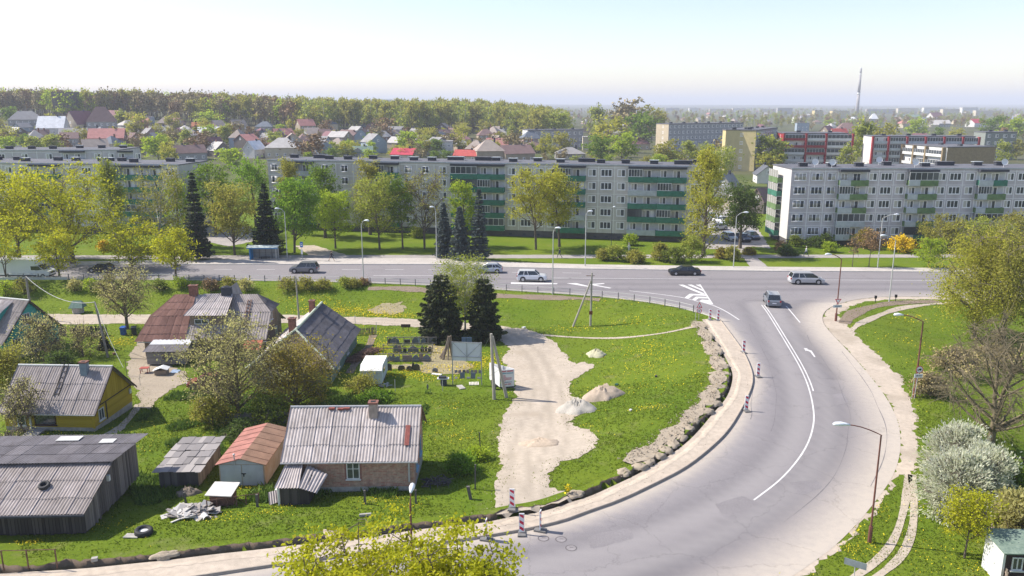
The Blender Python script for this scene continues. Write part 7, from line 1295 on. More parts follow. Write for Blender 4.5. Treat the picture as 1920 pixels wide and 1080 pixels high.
# ---------------- small things in the yards
r = empty('well', G(147, 586), R(5), 'small green roofed well house beside the dirt lane', 'well'); m = MB(); m.lathe([(.75, -.2), (.75, .8)], 14); m.build('ring', CONC, r); m = MB(); m.prism([(-.95, -.85, .8), (.95, -.85, .8), (.6, 0, 1.7), (-.6, 0, 1.7)], (0, .01, .02)); m.prism([(-.95, .85, .8), (.95, .85, .8), (.6, 0, 1.7), (-.6, 0, 1.7)], (0, -.01, .02)); m.add([(-.95, -.85, .8), (-.95, .85, .8), (-.6, 0, 1.7)], [(0, 1, 2)]); m.add([(.95, -.85, .8), (.95, .85, .8), (.6, 0, 1.7)], [(0, 2, 1)]); m.build('roof', M('well_green', (.12, .19, .16), var=.2, sc=3), r)
def bin_(label, px, py, mat, rz=0):
    r = empty('wheelie_bin', G(px, py), rz, label, 'bin', 'wheeled bins'); m = MB(); m.prism([(-.26, -.3, .06), (.26, -.3, .06), (.26, .28, .06), (-.26, .28, .06)], (0, 0, .9)); m.prism([(-.3, -.34, .75), (.3, -.34, .75), (.3, .34, .75), (-.3, .34, .75)], (0, 0, .22)); m.build('body', mat, r); m = MB(); m.prism([(-.32, -.38, .97), (.32, -.38, .97), (.32, .36, 1.05), (-.32, .36, 1.05)], (0, 0, .05)); m.build('lid', mat, r)
    for x in (-.24, .24): m = MB(); m.lathe([(.04, -.03), (.1, -.03), (.1, .03), (.04, .03)], 10, 0, Matrix.Translation((x, .3, .1)) @ Matrix.Rotation(R(90), 4, 'Y')); m.build('wheel', RUB, r)
bin_('blue wheeled bin at the foot of the grey olive tree', 232, 628, M('bin_blue', (.03, .10, .36), .4, var=.05)); bin_('dark wheeled bin right of the blue one', 252, 628, M('bin_dark', (.03, .035, .045), .4, var=.1), .3); bin_('black wheeled bin by the slate roofed house', 662, 645, MATS['bin_dark'])
r = empty('table', G(272, 699), .1, 'small red table in the dirt yard', 'table'); m = MB(); m.box(-.45, .45, -.35, .35, .55, .6); m.build('top', M('table_red', (.36, .09, .07), var=.15), r); [MB().box(x - .03, x + .03, y - .03, y + .03, 0, .55).build('leg', MATS['table_red'], r) for x in (-.38, .38) for y in (-.28, .28)]
r = empty('dog_kennel', G(302, 702), .1, 'low dog kennel with a white board roof in the dirt yard', 'kennel'); m = MB(); m.box(-.55, .7, -.4, .5, 0, .55); m.build('wall', OLDL, r); m = MB(); m.prism([(-.75, -.5, .5), (.15, -.55, .85), (.15, .6, .85), (-.75, .6, .5)], (0, 0, .05)); m.prism([(.15, -.55, .85), (.85, -.5, .6), (.85, .6, .6), (.15, .6, .85)], (0, 0, .05)); m.build('roof', WTRIM, r)
q = MB(); q.prism([(0, 0, 0), (.8, .1, 0), (.9, .8, .1), (.1, .7, .2)], (0, 0, .03)); tag(q.build('tarpaulin', M('tarp_blue', (.30, .38, .50)), None, loc=G(318, 700)), 'pale blue tarpaulin beside the dog kennel', 'tarpaulin')
# ---------------- utility poles and wires
POLEW = M('pole_wood', (.24, .22, .20), var=.2, sc=2, stretch=(4, 4, .4)); CPOLE = M('pole_concrete', (.36, .33, .29), var=.12, sc=2); WIRE = M('wire', (.30, .30, .30), .6, var=0)
GU = 'utility poles'
def upole(name, label, px, py, h, lean, mat, arms=True, r0=.14, z=None):
    p = G(px, py); r = empty(name, p, 0, label, 'utility pole', GU); m = MB(); top = Vector((lean[0], lean[1], h)); m.tube([(0, 0, -.3), top], [r0, r0 * .65], 8); m.build('pole', mat, r)
    if arms:
        m = MB(); m.box(top.x - .45, top.x + .45, top.y - .03, top.y + .03, h - .35, h - .28); m.build('crossarm', RUST, r)
        for x in (-.4, .4): m = MB(); m.lathe([(.03, 0), (.05, .05), (.03, .14)], 8, 0, Matrix.Translation((top.x + x, top.y, h - .28))); m.build('insulator', WTRIM, r)
    return p + top
t0 = upole('utility_pole', 'grey utility pole rising behind the teal house', 60, 600, 6.0, (0, 0), POLEW, r0=.2); t1 = upole('utility_pole', 'leaning wooden pole beside the tiny spruce', 203, 670, 6.4, (-1.1, .6), POLEW, False); t2 = upole('utility_pole', 'slim grey pole above the slate roofed house', 561, 602, 6.1, (-.1, 0), CPOLE, False)
p = G(1107, 611); af = empty('utility_pole', p, 0, 'braced concrete pole standing alone on the grass slope', 'utility pole', GU); m = MB(); m.tube([(0, 0, -.3), (.05, 0, 7.0)], [.15, .1], 8); m.build('pole', CPOLE, af); m = MB(); m.tube([(-2.3, 0, -.3), (-.05, -.05, 6.0)], [.14, .1], 8); m.build('brace', CPOLE, af); m = MB(); m.box(-.22, .22, -.2, -.12, 1.55, 2.0); m.build('box', M('box_brown', (.18, .06, .03)), af); m = MB(); m.box(-.7, .4, -.03, .03, 6.55, 6.62); m.build('crossarm', RUST, af); t3 = p + Vector((0, 0, 6.6))
p = G(927, 749); cp = empty('utility_pole', p, 0, 'pair of thick concrete poles joined at the top beside the advertising trailer', 'utility pole', GU); m = MB(); m.tube([(0, 0, -.3), (-.28, 0, 6.7)], [.17, .13], 8); m.build('pole', CPOLE, cp); m = MB(); m.tube([(1.25, .5, -.3), (-.15, .1, 6.4)], [.17, .12], 8); m.build('brace', CPOLE, cp); t4 = p + Vector((-.28, 0, 6.6))
def wire(label, a, b, sag=.8, r=.022):
    P = [a.lerp(b, t) - Vector((0, 0, sag * 4 * t * (1 - t))) for t in np.linspace(0, 1, 15)]; m = MB(); m.tube(P, r, 4, cap=False); tag(m.build('overhead_wire', WIRE), label, 'wire', 'overhead wires')
wire('thick sagging wire from the pole behind the teal house to the leaning pole', t0, t1, 1.3, .04); wire('wire dropping from the leaning pole to the dirt yard', t1, G(235, 720) + Vector((0, 0, 1.8)), .5); wire('wire from the braced pole to the conifers', t3, G(880, 600) + Vector((0, 0, 5.5)), .4, .018); wire('guy wire of the concrete pole pair', t4, G(880, 700), .0, .015)
q = MB(); q.tube([(0, 0, 0), (0, 0, 1.9)], .03, 5); tag(q.build('clothes_post', OLD, None, loc=G(238, 705)), 'thin wooden post at the edge of the dirt yard', 'post')
# ================================================================ street furniture
GALV = M('galvanised', (.45, .46, .44), .5, var=.08, sc=2); BROWNP = M('pole_redbrown', (.16, .065, .05), .6, var=.15, sc=2); LAMPW = M('lamp_white', (.70, .74, .78), .3, var=.03)
GLP = 'street lamps'
def lamp(label, px, py, ytop, arm, mat=GALV, base=.0, head=.75, r0=.09, hgt_=None, z=None):
    p = G(px, py) if z is None else Vector(z); h = (ZAT(p.x, p.y, ytop) - p.z) if hgt_ is None else hgt_; r = empty('street_lamp', p, 0, label, 'street lamp', GLP)
    m = MB(); ax, ay = arm; P = [(0, 0, -.2), (0, 0, h * .93)] + [(ax * t * .95, ay * t * .95, h * .93 + (h * .07) * math.sin(t * math.pi / 2)) for t in (.15, .35, .6, .85, 1)]; m.tube(P, [r0, r0 * .7] + [r0 * .5] * 5, 8); m.build('pole', mat, r)
    if base: m = MB(); m.tube([(0, 0, -.2), (0, 0, base)], r0 * 1.8, 8); m.build('sleeve', mat, r)
    a = math.atan2(ay, ax); T_ = Matrix.Translation((ax * .95, ay * .95, h)) @ Matrix.Rotation(a, 4, 'Z'); m = MB(); m.tube([(-.1, 0, 0), (.15, 0, .02), (head * .5, 0, .03), (head * .85, 0, .01), (head, 0, -.02)], [.05, .1, .15, .13, .05], 8, 0, True, T_); o = m.build('lamp_head', LAMPW, r, True); return r
for a in (('galvanised lamp with left arm right of the broad spruce', 539, 487, 391, (-.9, 0)), ('tall lamp post on the lower road edge left of the middle, arm to the right', 682, 531, 413, (.6, -.2)), ('galvanised lamp between the sparse tree and the blue spruces', 819, 488, 388, (-.3, 0)), ('lamp post on the lower road edge just right of the white suv', 1036, 552, 427, (.35, -.1)), ('lamp post in front of the lime tree, beside the walker in dark clothes', 1097, 500, 396, (.35, 0)),
          ('lamp post beside the diagonal footpath left of the right block', 1375, 502, 398, (1.2, -.1)), ('lamp post with right arm before the right block left of the forsythia', 1645, 504, 402, (1.9, -.1)), ('lamp post on the grass tip right of the junction', 1667, 566, 442, (-1.4, .1)), ('lamp post with left arm rising behind the big maple', 222, 487, 391, (-1.6, 0))): lamp(a[0], a[1], a[2], a[3], a[4])
lamp('brown lamp post carrying a give way sign at the junction corner', 1567, 602, 477, (-1.4, 0), BROWNP, 1.0); lamp('brown lamp post among the bare twigs on the right meadow', 1714, 745, 592, (-1.9, .3), BROWNP, .9)
lamp('red brown lamp post nearest, between road and rutted track', 1630, 1017, 800, (-2.0, .3), BROWNP, 1.1, .9, .07); lamp('brown lamp post seen end on above the foreground maple', 0, 0, 0, (0, .35), BROWNP, 1, .8, .07, 8.0, (-4.95, 35.6, 0)); lamp('thin dark lamp post close to the wall of the long block', 1146, 463, 388, (.2, 0), FASC, 0, .4, .05)
# road works panels
REDS = M('sign_red', (.55, .02, .06), .5, var=.03); WHS = M('sign_white', (.74, .75, .78), .5, var=.02); BLK = M('sign_black', (.02, .02, .022), .5, var=.05)
def panel_proto(side):
    r = empty('beacon_panel', (0, 0, 0)); w_, h_ = .26, .98; m = MB(); m.box(-w_ / 2, w_ / 2, -.02, .02, .12, .12 + h_); m.build('panel', WHS, r); m = MB()
    for z in (.1, .42, .78): m.prism([(-w_ / 2 + .03, -.024, z + .20), (w_ / 2 - .03, -.024, z + .06), (w_ / 2 - .03, -.024, z + .22), (-w_ / 2 + .03, -.024, z + .34)], (0, -.006, 0))
    for q in m.V: q.z = min(.12 + h_ - .03, max(.15, q.z))
    m.build('stripes', REDS, r); m = MB(); m.prism([(-.2, -.3, 0), (.2, -.3, 0), (.16, .3, 0), (-.16, .3, 0)], (0, 0, .08)); m.build('foot', M('foot_grey', (.16, .155, .15)), r); return r
pb = panel_proto(BLK); GPN = 'red and white road works panels'
PN = ((978, 1002, 0, 'frontal panel at the kerb, left of the drain covers'), (1013, 996, 75, 'panel seen edge on right of the frontal one at the kerb'), (912, 1013, 80, 'panel seen edge on above the foreground maple'), (960, 957, -6, 'panel standing on the sandy yard mouth'), (1399, 771, 10, 'panel at the kerb of the tightest bend'), (1421, 707, 12, 'panel on the road edge halfway up the bend'), (1394, 662, 10, 'panel on the road edge in the upper bend'), (1331, 601, 15, 'left panel of the two at the top of the trench'), (1346, 602, 15, 'right panel of the two at the top of the trench'))
for i, (px, py, a, lb) in enumerate(PN):
    o = pb if i == 0 else copy_tree(pb); o.location = G(px, py) + Vector((0, 0, .12 if 950 < px < 970 else .03)); o.rotation_euler.z = R(a); o.scale = (1.3,) * 3; tag(o, 'red and white ' + lb, 'beacon panel', GPN)
def disc(m, x, z, r_, mi, y=-.03, n=20): m.prism([(x + r_ * math.cos(2 * math.pi * k / n), y, z + r_ * math.sin(2 * math.pi * k / n)) for k in range(n)], (0, -.006, 0), mi)
r = empty('road_sign', G(1310, 601), R(-8), 'double road works sign on a thin post above the trench end', 'road sign', 'road signs'); m = MB(); m.tube([(0, 0, -.2), (0, 0, 2.5)], .03, 6); m.build('post', GALV, r); m = MB(); m.tube([(-.4, .1, -.2), (-.4, .1, 1.25)], .03, 6); m.build('post', GALV, r)
m = MB(); m.prism([(-.36, -.03, 1.65), (.36, -.03, 1.65), (0, -.03, 2.4)], (0, -.01, 0), 0); m.prism([(-.24, -.045, 1.72), (.24, -.045, 1.72), (0, -.045, 2.22)], (0, -.006, 0), 1); m.prism([(-.04, -.055, 1.75), (.06, -.055, 1.75), (.02, -.055, 2.0)], (0, -.006, 0), 2); m.build('triangle_sign', [REDS, WHS, BLK], r); m = MB(); disc(m, 0, 1.25, .32, 0); disc(m, 0, 1.25, .25, 1, -.037); m.box(-.08, -.03, -.05, -.043, 1.15, 1.35, 2); m.box(.03, .09, -.05, -.043, 1.15, 1.35, 2); m.build('round_sign', [REDS, WHS, BLK], r)
p = G(1567, 602); r = empty('road_sign', p + Vector((0, -.12, 0)), R(6), 'give way triangle with a plate below on the brown lamp post', 'road sign', 'road signs'); z1 = ZAT(p.x, p.y, 560) - p.z; m = MB(); m.prism([(-.42, -.03, z1), (.42, -.03, z1), (0, -.03, z1 - .72)], (0, -.01, 0), 0); m.prism([(-.27, -.045, z1 - .09), (.27, -.045, z1 - .09), (0, -.045, z1 - .55)], (0, -.006, 0), 1); m.build('triangle_sign', [REDS, WHS], r); m = MB(); m.box(-.6, .55, -.04, -.02, z1 - 1.1, z1 - .78, 0); m.box(-.4, .3, -.05, -.041, z1 - 1.0, z1 - .88, 1); m.build('plate', [M('plate_grey', (.5, .58, .62)), M('plate_mark', (.2, .27, .33))], r); m = MB(); m.box(-.05, .05, -.02, .04, z1 - 1.1, z1); m.build('bracket', GALV, r)
p = G(1714, 747); r = empty('road_sign', p + Vector((0, -.12, 0)), R(5), 'round sign with lorry symbol and arrow plate in front of the bare twigs', 'road sign', 'road signs'); z1 = ZAT(p.x, p.y, 692) - p.z; m = MB(); m.tube([(-.05, 0, 0), (.05, .0, z1 + .3)], .03, 6); m.build('post', GALV, r); m = MB(); m.tube([(-.3, 0, 0), (-.3, 0, z1 - .5)], .02, 6); m.build('post', GALV, r)
m = MB(); disc(m, .1, z1, .36, 0); disc(m, .1, z1, .29, 1, -.037); m.box(.07, .27, -.052, -.044, z1 - .05, z1 + .09, 2); m.box(-.02, .07, -.052, -.044, z1 - .05, z1 + .04, 2); m.box(-.14, -.05, -.052, -.044, z1 - .06, z1 + .01, 2); m.box(-.06, -.01, -.052, -.044, z1 - .05, z1 - .03, 2); disc(m, .2, z1 - .08, .035, 2, -.05, 8); disc(m, .02, z1 - .08, .035, 2, -.05, 8); m.build('round_sign', [REDS, WHS, BLK], r); m = MB(); m.box(-.32, .48, -.04, -.02, z1 - .78, z1 - .42, 0); m.box(-.1, .4, -.05, -.041, z1 - .63, z1 - .57, 1); m.prism([(-.2, -.041, z1 - .6), (-.05, -.041, z1 - .68), (-.05, -.041, z1 - .52)], (0, -.009, 0), 1); m.build('arrow_plate', [WHS, BLK], r)
p = G(567, 488); r = empty('bus_stop_sign', p, 0, 'blue bus stop sign on a pole right of the shelter', 'bus stop sign'); m = MB(); m.tube([(0, 0, -.1), (0, 0, 3.2)], .04, 6); m.build('post', GALV, r); m = MB(); m.box(-.26, .26, -.05, -.01, 2.3, 3.25, 0); m.box(-.16, .16, -.06, -.051, 2.55, 3.0, 1); m.box(-.11, .11, -.07, -.061, 2.72, 2.9, 0); m.build('sign', [M('sign_blue', (.04, .16, .45), .5, var=.03), WHS], r); m = MB(); m.box(-.15, .15, -.05, -.01, 1.1, 1.9); m.build('timetable', WHS, r)
p = G(1601, 1085); r = empty('road_sign', p, R(-35), 'back of a grey road sign at the bottom edge beside the rutted track', 'road sign', 'road signs'); m = MB(); m.tube([(0, 0, -.1), (0, 0, 1.1)], .03, 6); m.build('post', GALV, r); m = MB(); m.box(-.6, .6, -.03, .0, .75, 1.15); m.build('panel', M('sign_back', (.20, .23, .25)), r)
for k, (px, py, lb) in enumerate(((1641, 567, 'black litter post on the grass tip'), (1679, 565, 'small dark marker right of the lamp on the grass tip'))): q = MB(); q.tube([(0, 0, 0), (0, 0, .55)], .05, 6); q.box(-.14, .14, -.1, .1, .55, .95); tag(q.build('marker_post', BLK, None, loc=G(px, py)), lb, 'marker post')
# drain covers
for k, (px, py) in enumerate(((1019, 1010), (1052, 1012), (1071, 1028))):
    q = MB(); V = []; n = 28
    for r_ in (.30, .36):
        for i in range(n): V.append((r_ * math.cos(2 * math.pi * i / n), r_ * math.sin(2 * math.pi * i / n), .004))
    q.add(V, [(i, n + i, n + (i + 1) % n, (i + 1) % n) for i in range(n)], 0); q.lathe([(.30, 0.0), (.30, .003)], 28, 1); q.box(-.1, .12, .03, .07, .003, .006, 0)
    p = G0(px, py); tag(q.build('drain_cover', [M('cover_dark', (.10, .09, .09)), M('cover_metal', (.24, .22, .22))], None, loc=(p[0], p[1], .025)), ['left round drain cover near the frontal panel', 'right round drain cover of the upper pair', 'lowest round drain cover on the road'][k], 'drain cover', 'drain covers')
# railing along the main road
FL = resample(FEN[FEN[:, 0] > -95], 2.35); Tn = np.gradient(FL, axis=0); Tn /= np.hypot(*Tn.T)[:, None]; Nf = np.c_[Tn[:, 1], -Tn[:, 0]]
if Nf[5][1] > 0: Nf = -Nf
FP = (FL + Nf * .55)[:-2]; r = empty('road_railing', (FP[0][0], FP[0][1], 0), 0, 'long low pipe railing with dark posts along the lower edge of the main road', 'railing'); pm = MB().box(-.05, .05, -.05, .05, -.1, 1.0).mesh('post', M('rail_post', (.17, .165, .165), .6, var=.1))
for x, y in FP[:100]: link('post', pm, r, (x - FP[0][0], y - FP[0][1], 0))
for z_ in (.96, .5): m = MB(); m.tube([(x - FP[0][0], y - FP[0][1], z_) for x, y in FP], .028, 4); m.build('rail', GALV, r)
p0 = FP[0]; m = MB(); m.box(-96, -68, 119.35, 119.45, .35, .72); tag(m.build('guard_rail', GALV), 'galvanised guard rail strip in front of the white van', 'guard rail')
# bus shelter
p = G(468, 489); r = empty('bus_shelter', p, 0, 'blue and glass bus shelter with pale curved roof', 'bus shelter'); BLU = M('shelter_blue', (.05, .24, .50), .5, var=.08); W_ = 4.7; SG = M('shelter_glass', (.20, .22, .23), .1, var=.1, spec=.6)
m = MB(); m.prism([(-.35, -.2, 2.35), (-.35, .1, 2.55), (-.35, .9, 2.62), (-.35, 1.8, 2.45), (-.35, 1.8, 2.38), (-.35, .9, 2.54), (-.35, .1, 2.46), (-.35, -.2, 2.26)], (W_ + .7, 0, 0)); m.build('roof', M('shelter_roof', (.52, .58, .54), var=.08), r); m = MB(); m.box(-.3, W_ + .3, -.2, -.12, 2.12, 2.3); m.build('fascia', BLU, r); m = MB(); m.box(0, .1, .05, 1.6, .0, 2.4); m.build('side_panel', BLU, r)
for x in (0.12, W_ - .1): [MB().box(x, x + .08, y, y + .08, 0, 2.4).build('post', BLU if x < 1 else GALV, r) for y in (.0, 1.55)]
m = MB(); m.box(.2, W_ - .1, 1.58, 1.6, .25, 2.2); m.build('back_glass', SG, r); m = MB(); [m.box(x - .03, x + .03, 1.52, 1.57, 0, 2.3) for x in (1.3, 2.4, 3.5)]; m.box(.2, W_ - .1, 1.53, 1.57, 1.1, 1.14); m.build('mullions', FASC, r); m = MB(); m.box(1.6, 3.2, 1.0, 1.4, .42, .47); [m.box(x, x + .05, 1.1, 1.3, 0, .42) for x in (1.7, 3.0)]; m.build('bench', FASC, r)
q = MB(); q.lathe([(.22, 0), (.28, .7), (.26, .72)], 12); tag(q.build('litter_bin', CONC, None, loc=G(544, 487)), 'grey concrete litter bin at the foot of the bus stop lamp', 'bin')
# ================================================================ vehicles
CG = M('car_glass', (.02, .025, .03), .08, var=.1, spec=.9); TAILR = M('tail_red', (.4, .01, .01), .3, var=0); HEADL = M('head_light', (.75, .75, .75), .15, var=0); RIMM = M('rim', (.50, .50, .52), .35, var=.05, metal=.6)
def paint(name, c): 
    m = M(name, c, .28, var=.02, spec=.6); m.node_tree.nodes['Principled BSDF'].inputs['Coat Weight'].default_value = .7; return m
STY = dict(  # lower line (x, z) along the length as fractions, cabin (x base front, x roof front, x roof back, x base back)
    suv=([(.5, .40), (.485, .50), (.44, .56), (.24, .63), (-.35, .64), (-.47, .63), (-.5, .50)], (.26, .10, -.40, -.475), .38),
    hatch=([(.5, .38), (.485, .47), (.42, .54), (.22, .62), (-.30, .66), (-.46, .65), (-.5, .48)], (.27, .06, -.30, -.47), .35),
    sedan=([(.5, .40), (.485, .50), (.40, .58), (.22, .65), (-.28, .68), (-.46, .68), (-.5, .52)], (.24, .07, -.20, -.36), .36),
    mini=([(.5, .36), (.485, .45), (.44, .52), (.30, .60), (-.35, .62), (-.47, .62), (-.5, .48)], (.34, .13, -.42, -.48), .36))
def car(label, p, rz, L_, W_, H_, pm, style='hatch', roofrack=False, group='cars on the roads', name='car', cat='car', trim=False):
    low, cab, wr = STY[style]; r = empty(name, p, rz, label, cat, group); zs = .17 if style == 'sedan' else .21; wh = H_ * .21 + .02
    m = MB(); rings = []
    for i, (x, z) in enumerate(low):
        k = (.86 if i in (0, len(low) - 1) else .95 if i in (1, len(low) - 2) else 1.0) * W_ / 2; z *= H_; zl = zs if 0 < i < len(low) - 1 else zs + .1
        rings.append([(x * L_, -k * .93, zl), (x * L_, -k, zl + .15), (x * L_, -k, z * .8), (x * L_, -k * .9, z), (x * L_, k * .9, z), (x * L_, k, z * .8), (x * L_, k, zl + .15), (x * L_, k * .93, zl)])
    V = [q for rr in rings for q in rr]; F = []
    for i in range(len(rings) - 1):
        for k in range(8): a, b = i * 8 + k, i * 8 + (k + 1) % 8; F.append((a, b, b + 8, a + 8))
    F.append(tuple(reversed(range(8)))); F.append(tuple((len(rings) - 1) * 8 + k for k in range(8))); m.add(V, F); m.build('body', pm, r)
    bf, tf, tb, bb = (q * L_ for q in cab); zb = H_ * .62; zt = H_ - .03; wb, wt = W_ * .455, W_ * .37; m = MB()
    m.add([(bf, -wb, zb), (bf, wb, zb), (bb, wb, zb), (bb, -wb, zb), (tf, -wt, zt), (tf, wt, zt), (tb, wt, zt), (tb, -wt, zt)], [(0, 1, 5, 4), (1, 2, 6, 5), (2, 3, 7, 6), (3, 0, 4, 7), (4, 5, 6, 7)]); m.build('windows', CG, r)
    m = MB(); m.prism([(tf + .02, -wt - .02, zt - .03), (tf + .02, wt + .02, zt - .03), (tb - .02, wt + .02, zt - .03), (tb - .02, -wt - .02, zt - .03)], (0, 0, .07)); m.build('roof', pm, r)
    for s in (-1, 1):
        for xb, xt in ((bf, tf), (bf * .0 + (bf + bb) / 2, (tf + tb) / 2), ((bb * .62 + bf * .1), tb * .62), (bb, tb)): m = MB(); m.tube([(xb, s * (wb + .005), zb - .02), (xt, s * (wt + .005), zt)], .035 if xb != bb else .07, 4); m.build('pillar', pm, r)
        m = MB(); m.box(bf - .28, bf - .12, s * (W_ / 2 + .02) - .08, s * (W_ / 2 + .02) + .08, zb - .02, zb + .12); m.build('mirror', pm, r)
        m = MB(); m.box(L_ * .455, L_ * .488, s * W_ * .38 - .16, s * W_ * .38 + .12, H_ * .40, H_ * .48); m.build('headlight', HEADL, r); m = MB(); m.box(-L_ * .503, -L_ * .475, s * W_ * .40 - .1, s * W_ * .40 + .09, H_ * .45, H_ * .58); m.build('tail_light', TAILR, r)
        m = MB(); m.box(-L_ * .30, L_ * .30, s * (W_ / 2 - .01) - .015, s * (W_ / 2 - .01) + .015, zs - .01, zs + .08 + .08 * trim); m.build('side_sill', TRIMB, r)
        for x in (.305, -.295):
            TW = Matrix.Translation((x * L_, s * (W_ / 2 - .09), wh)) @ Matrix.Rotation(R(90), 4, 'X'); m = MB(); m.lathe([(wh * .6, -.11), (wh * .95, -.11), (wh, 0), (wh * .95, .11), (wh * .6, .11)], 18, 0, TW); w_o = m.build('wheel', RUB, r, True); m = MB(); m.lathe([(.02, -.115), (wh * .55, -.118), (wh * .66, -.10), (wh * .66, .10), (wh * .55, .118), (.02, .115)], 14, 0, TW); m.build('rim', RIMM, w_o)
            m = MB(); m.lathe([(wh * 1.0, -.012), (wh * 1.18, -.012), (wh * 1.18, .012), (wh * 1.0, .012)], 18, 0, Matrix.Translation((x * L_, s * (W_ / 2 - .005), wh + .02)) @ Matrix.Rotation(R(90), 4, 'X')); m.build('wheel_arch', TRIMB, r)
    m = MB(); m.box(-L_ * .507, -L_ * .49, -.26, .26, H_ * .33, H_ * .40); m.build('number_plate', WHS, r); m = MB(); m.box(L_ * .49, L_ * .505, -W_ * .28, W_ * .28, H_ * .26, H_ * .38); m.build('grille', TRIMB, r)
    if roofrack:
        for s in (-1, 1): m = MB(); m.tube([(tf - .2, s * wt * .92, H_ + .06), (tb + .1, s * wt * .92, H_ + .06)], .025, 5); m.build('roof_rail', GALV, r)
    return r
def pc(px, py, z=.03): p = G0(px, py); return Vector((p[0], p[1], z))
P_ = {k: paint('paint_' + k, v) for k, v in dict(grey=(.16, .16, .17), silver=(.42, .46, .52), white=(.68, .69, .72), black=(.012, .013, .02), pearl=(.46, .46, .47), steel=(.16, .18, .21), navy=(.02, .035, .09), red=(.28, .02, .03), green=(.08, .14, .13), pale=(.38, .42, .43)).items()}
car('grey suv with roof rails driving left past the bus stop', pc(571, 511), math.pi, 4.55, 1.85, 1.72, P_['grey'], 'suv', True); car('small dark car driving left behind the white van', pc(190, 509.5), math.pi, 3.7, 1.65, 1.42, P_['black'], 'hatch'); car('silver blue hatchback driving left above the feathery birch', pc(918, 511), math.pi, 4.2, 1.75, 1.46, P_['silver'], 'hatch')
car('white suv driving right in the middle of the main road', pc(997, 526.5), R(-2), 4.6, 1.85, 1.68, P_['white'], 'suv', trim=True); car('black sedan driving left towards the junction', pc(1283, 515), math.pi, 4.95, 1.9, 1.45, P_['black'], 'sedan'); car('silver minivan driving right past the junction', pc(1511, 531.5), R(-2), 5.1, 1.95, 1.72, P_['pearl'], 'mini', True); car('dark grey suv seen from behind driving up the curve', pc(1447, 570), R(80), 4.7, 1.9, 1.68, P_['steel'], 'suv', True); car('dark car half hidden behind the left willow', pc(1812, 540), R(-1), 4.4, 1.8, 1.45, P_['navy'], 'hatch')
GP = 'cars parked between the blocks'; q_ = lambda px, py: G(px, py) + Vector((0, 0, .03))
for a in (('pale grey estate parked nose first, left of the row under the dark tree', 1368, 450, -80, 'suv', 'pale'), ('black car parked in the middle of the row under the dark tree', 1393, 452, -82, 'hatch', 'black'), ('dark blue car parked at the right of the row', 1410, 448, -80, 'hatch', 'navy'), ('silver car parked aslant behind the row', 1347, 431, -150, 'hatch', 'pearl'), ('white backed car parked farther up the yard', 1352, 418, -60, 'mini', 'white'), ('green grey car parked farthest up the yard', 1336, 412, -90, 'suv', 'green')): car(a[0], q_(a[1], a[2]), R(a[3]), 4.3, 1.75, 1.5, P_[a[5]], a[4], group=GP)
car('faded red old car standing under the apple tree', q_(390, 726), R(182), 3.9, 1.6, 1.4, P_['red'], 'hatch', group=GP)
# van
r = empty('van', pc(52, 520), 0, 'long white box van driving right at the left edge of the main road', 'van', 'cars on the roads'); m = MB(); WHV = paint('van_white', (.66, .68, .70)); Lv = 8.0
m.prism([(-4.0, -1.05, .55), (2.0, -1.05, .55), (2.0, -1.05, 2.95), (-3.9, -1.05, 2.95), (-4.0, -1.05, 2.8)], (0, 2.1, 0)); m.build('cargo_box', WHV, r); m = MB(); m.prism([(2.0, -1.0, .45), (3.95, -1.0, .45), (4.05, -1.0, .8), (3.95, -1.0, 1.1), (3.2, -1.0, 1.35), (2.35, -1.0, 2.0), (2.0, -1.0, 2.05)], (0, 2.0, 0)); m.build('cab', WHV, r); m = MB(); m.prism([(2.0, -.95, 2.02), (2.5, -.95, 2.05), (2.0, -.95, 2.75)][:3], (0, 1.9, 0)); m.prism([(1.0, -.98, 2.9), (2.0, -.98, 2.05), (2.55, -.98, 2.1), (2.3, -.98, 2.6), (1.6, -.98, 3.0)], (0, 1.96, 0)); m.build('wind_deflector', WHV, r)
m = MB(); m.prism([(1.3, -1.06, 1.35), (2.3, -1.06, 1.3), (2.95, -1.06, 1.42), (2.4, -1.06, 1.95), (1.3, -1.06, 1.95)], (0, 2.12, 0)); m.build('side_window', CG, r); m = MB(); m.prism([(2.38, -.88, 2.02), (3.18, -.88, 1.40), (3.22, -.88, 1.40), (2.44, -.88, 2.04)], (0, 1.76, 0)); m.build('windscreen', CG, r); m = MB(); m.box(-3.9, 1.8, -1.0, 1.0, .3, .55); m.box(3.5, 4.0, -.98, .98, .3, .5); m.build('underbody', TRIMB, r); m = MB(); m.box(3.9, 4.08, -.6, .6, .75, .95); m.build('grille', TRIMB, r)
for x in (-2.4, 3.0):
    for s in (-1, 1): TW = Matrix.Translation((x, s * .93, .36)) @ Matrix.Rotation(R(90), 4, 'X'); m = MB(); m.lathe([(.2, -.12), (.34, -.12), (.36, 0), (.34, .12), (.2, .12)], 18, 0, TW); w_o = m.build('wheel', RUB, r, True); m = MB(); m.lathe([(.02, -.125), (.2, -.125), (.2, .125), (.02, .125)], 12, 0, TW); m.build('rim', RIMM, w_o)
for s in (-1, 1): m = MB(); m.box(3.75, 4.0, s * .8 - .14, s * .8 + .14, .85, 1.05); m.build('headlight', HEADL, r)
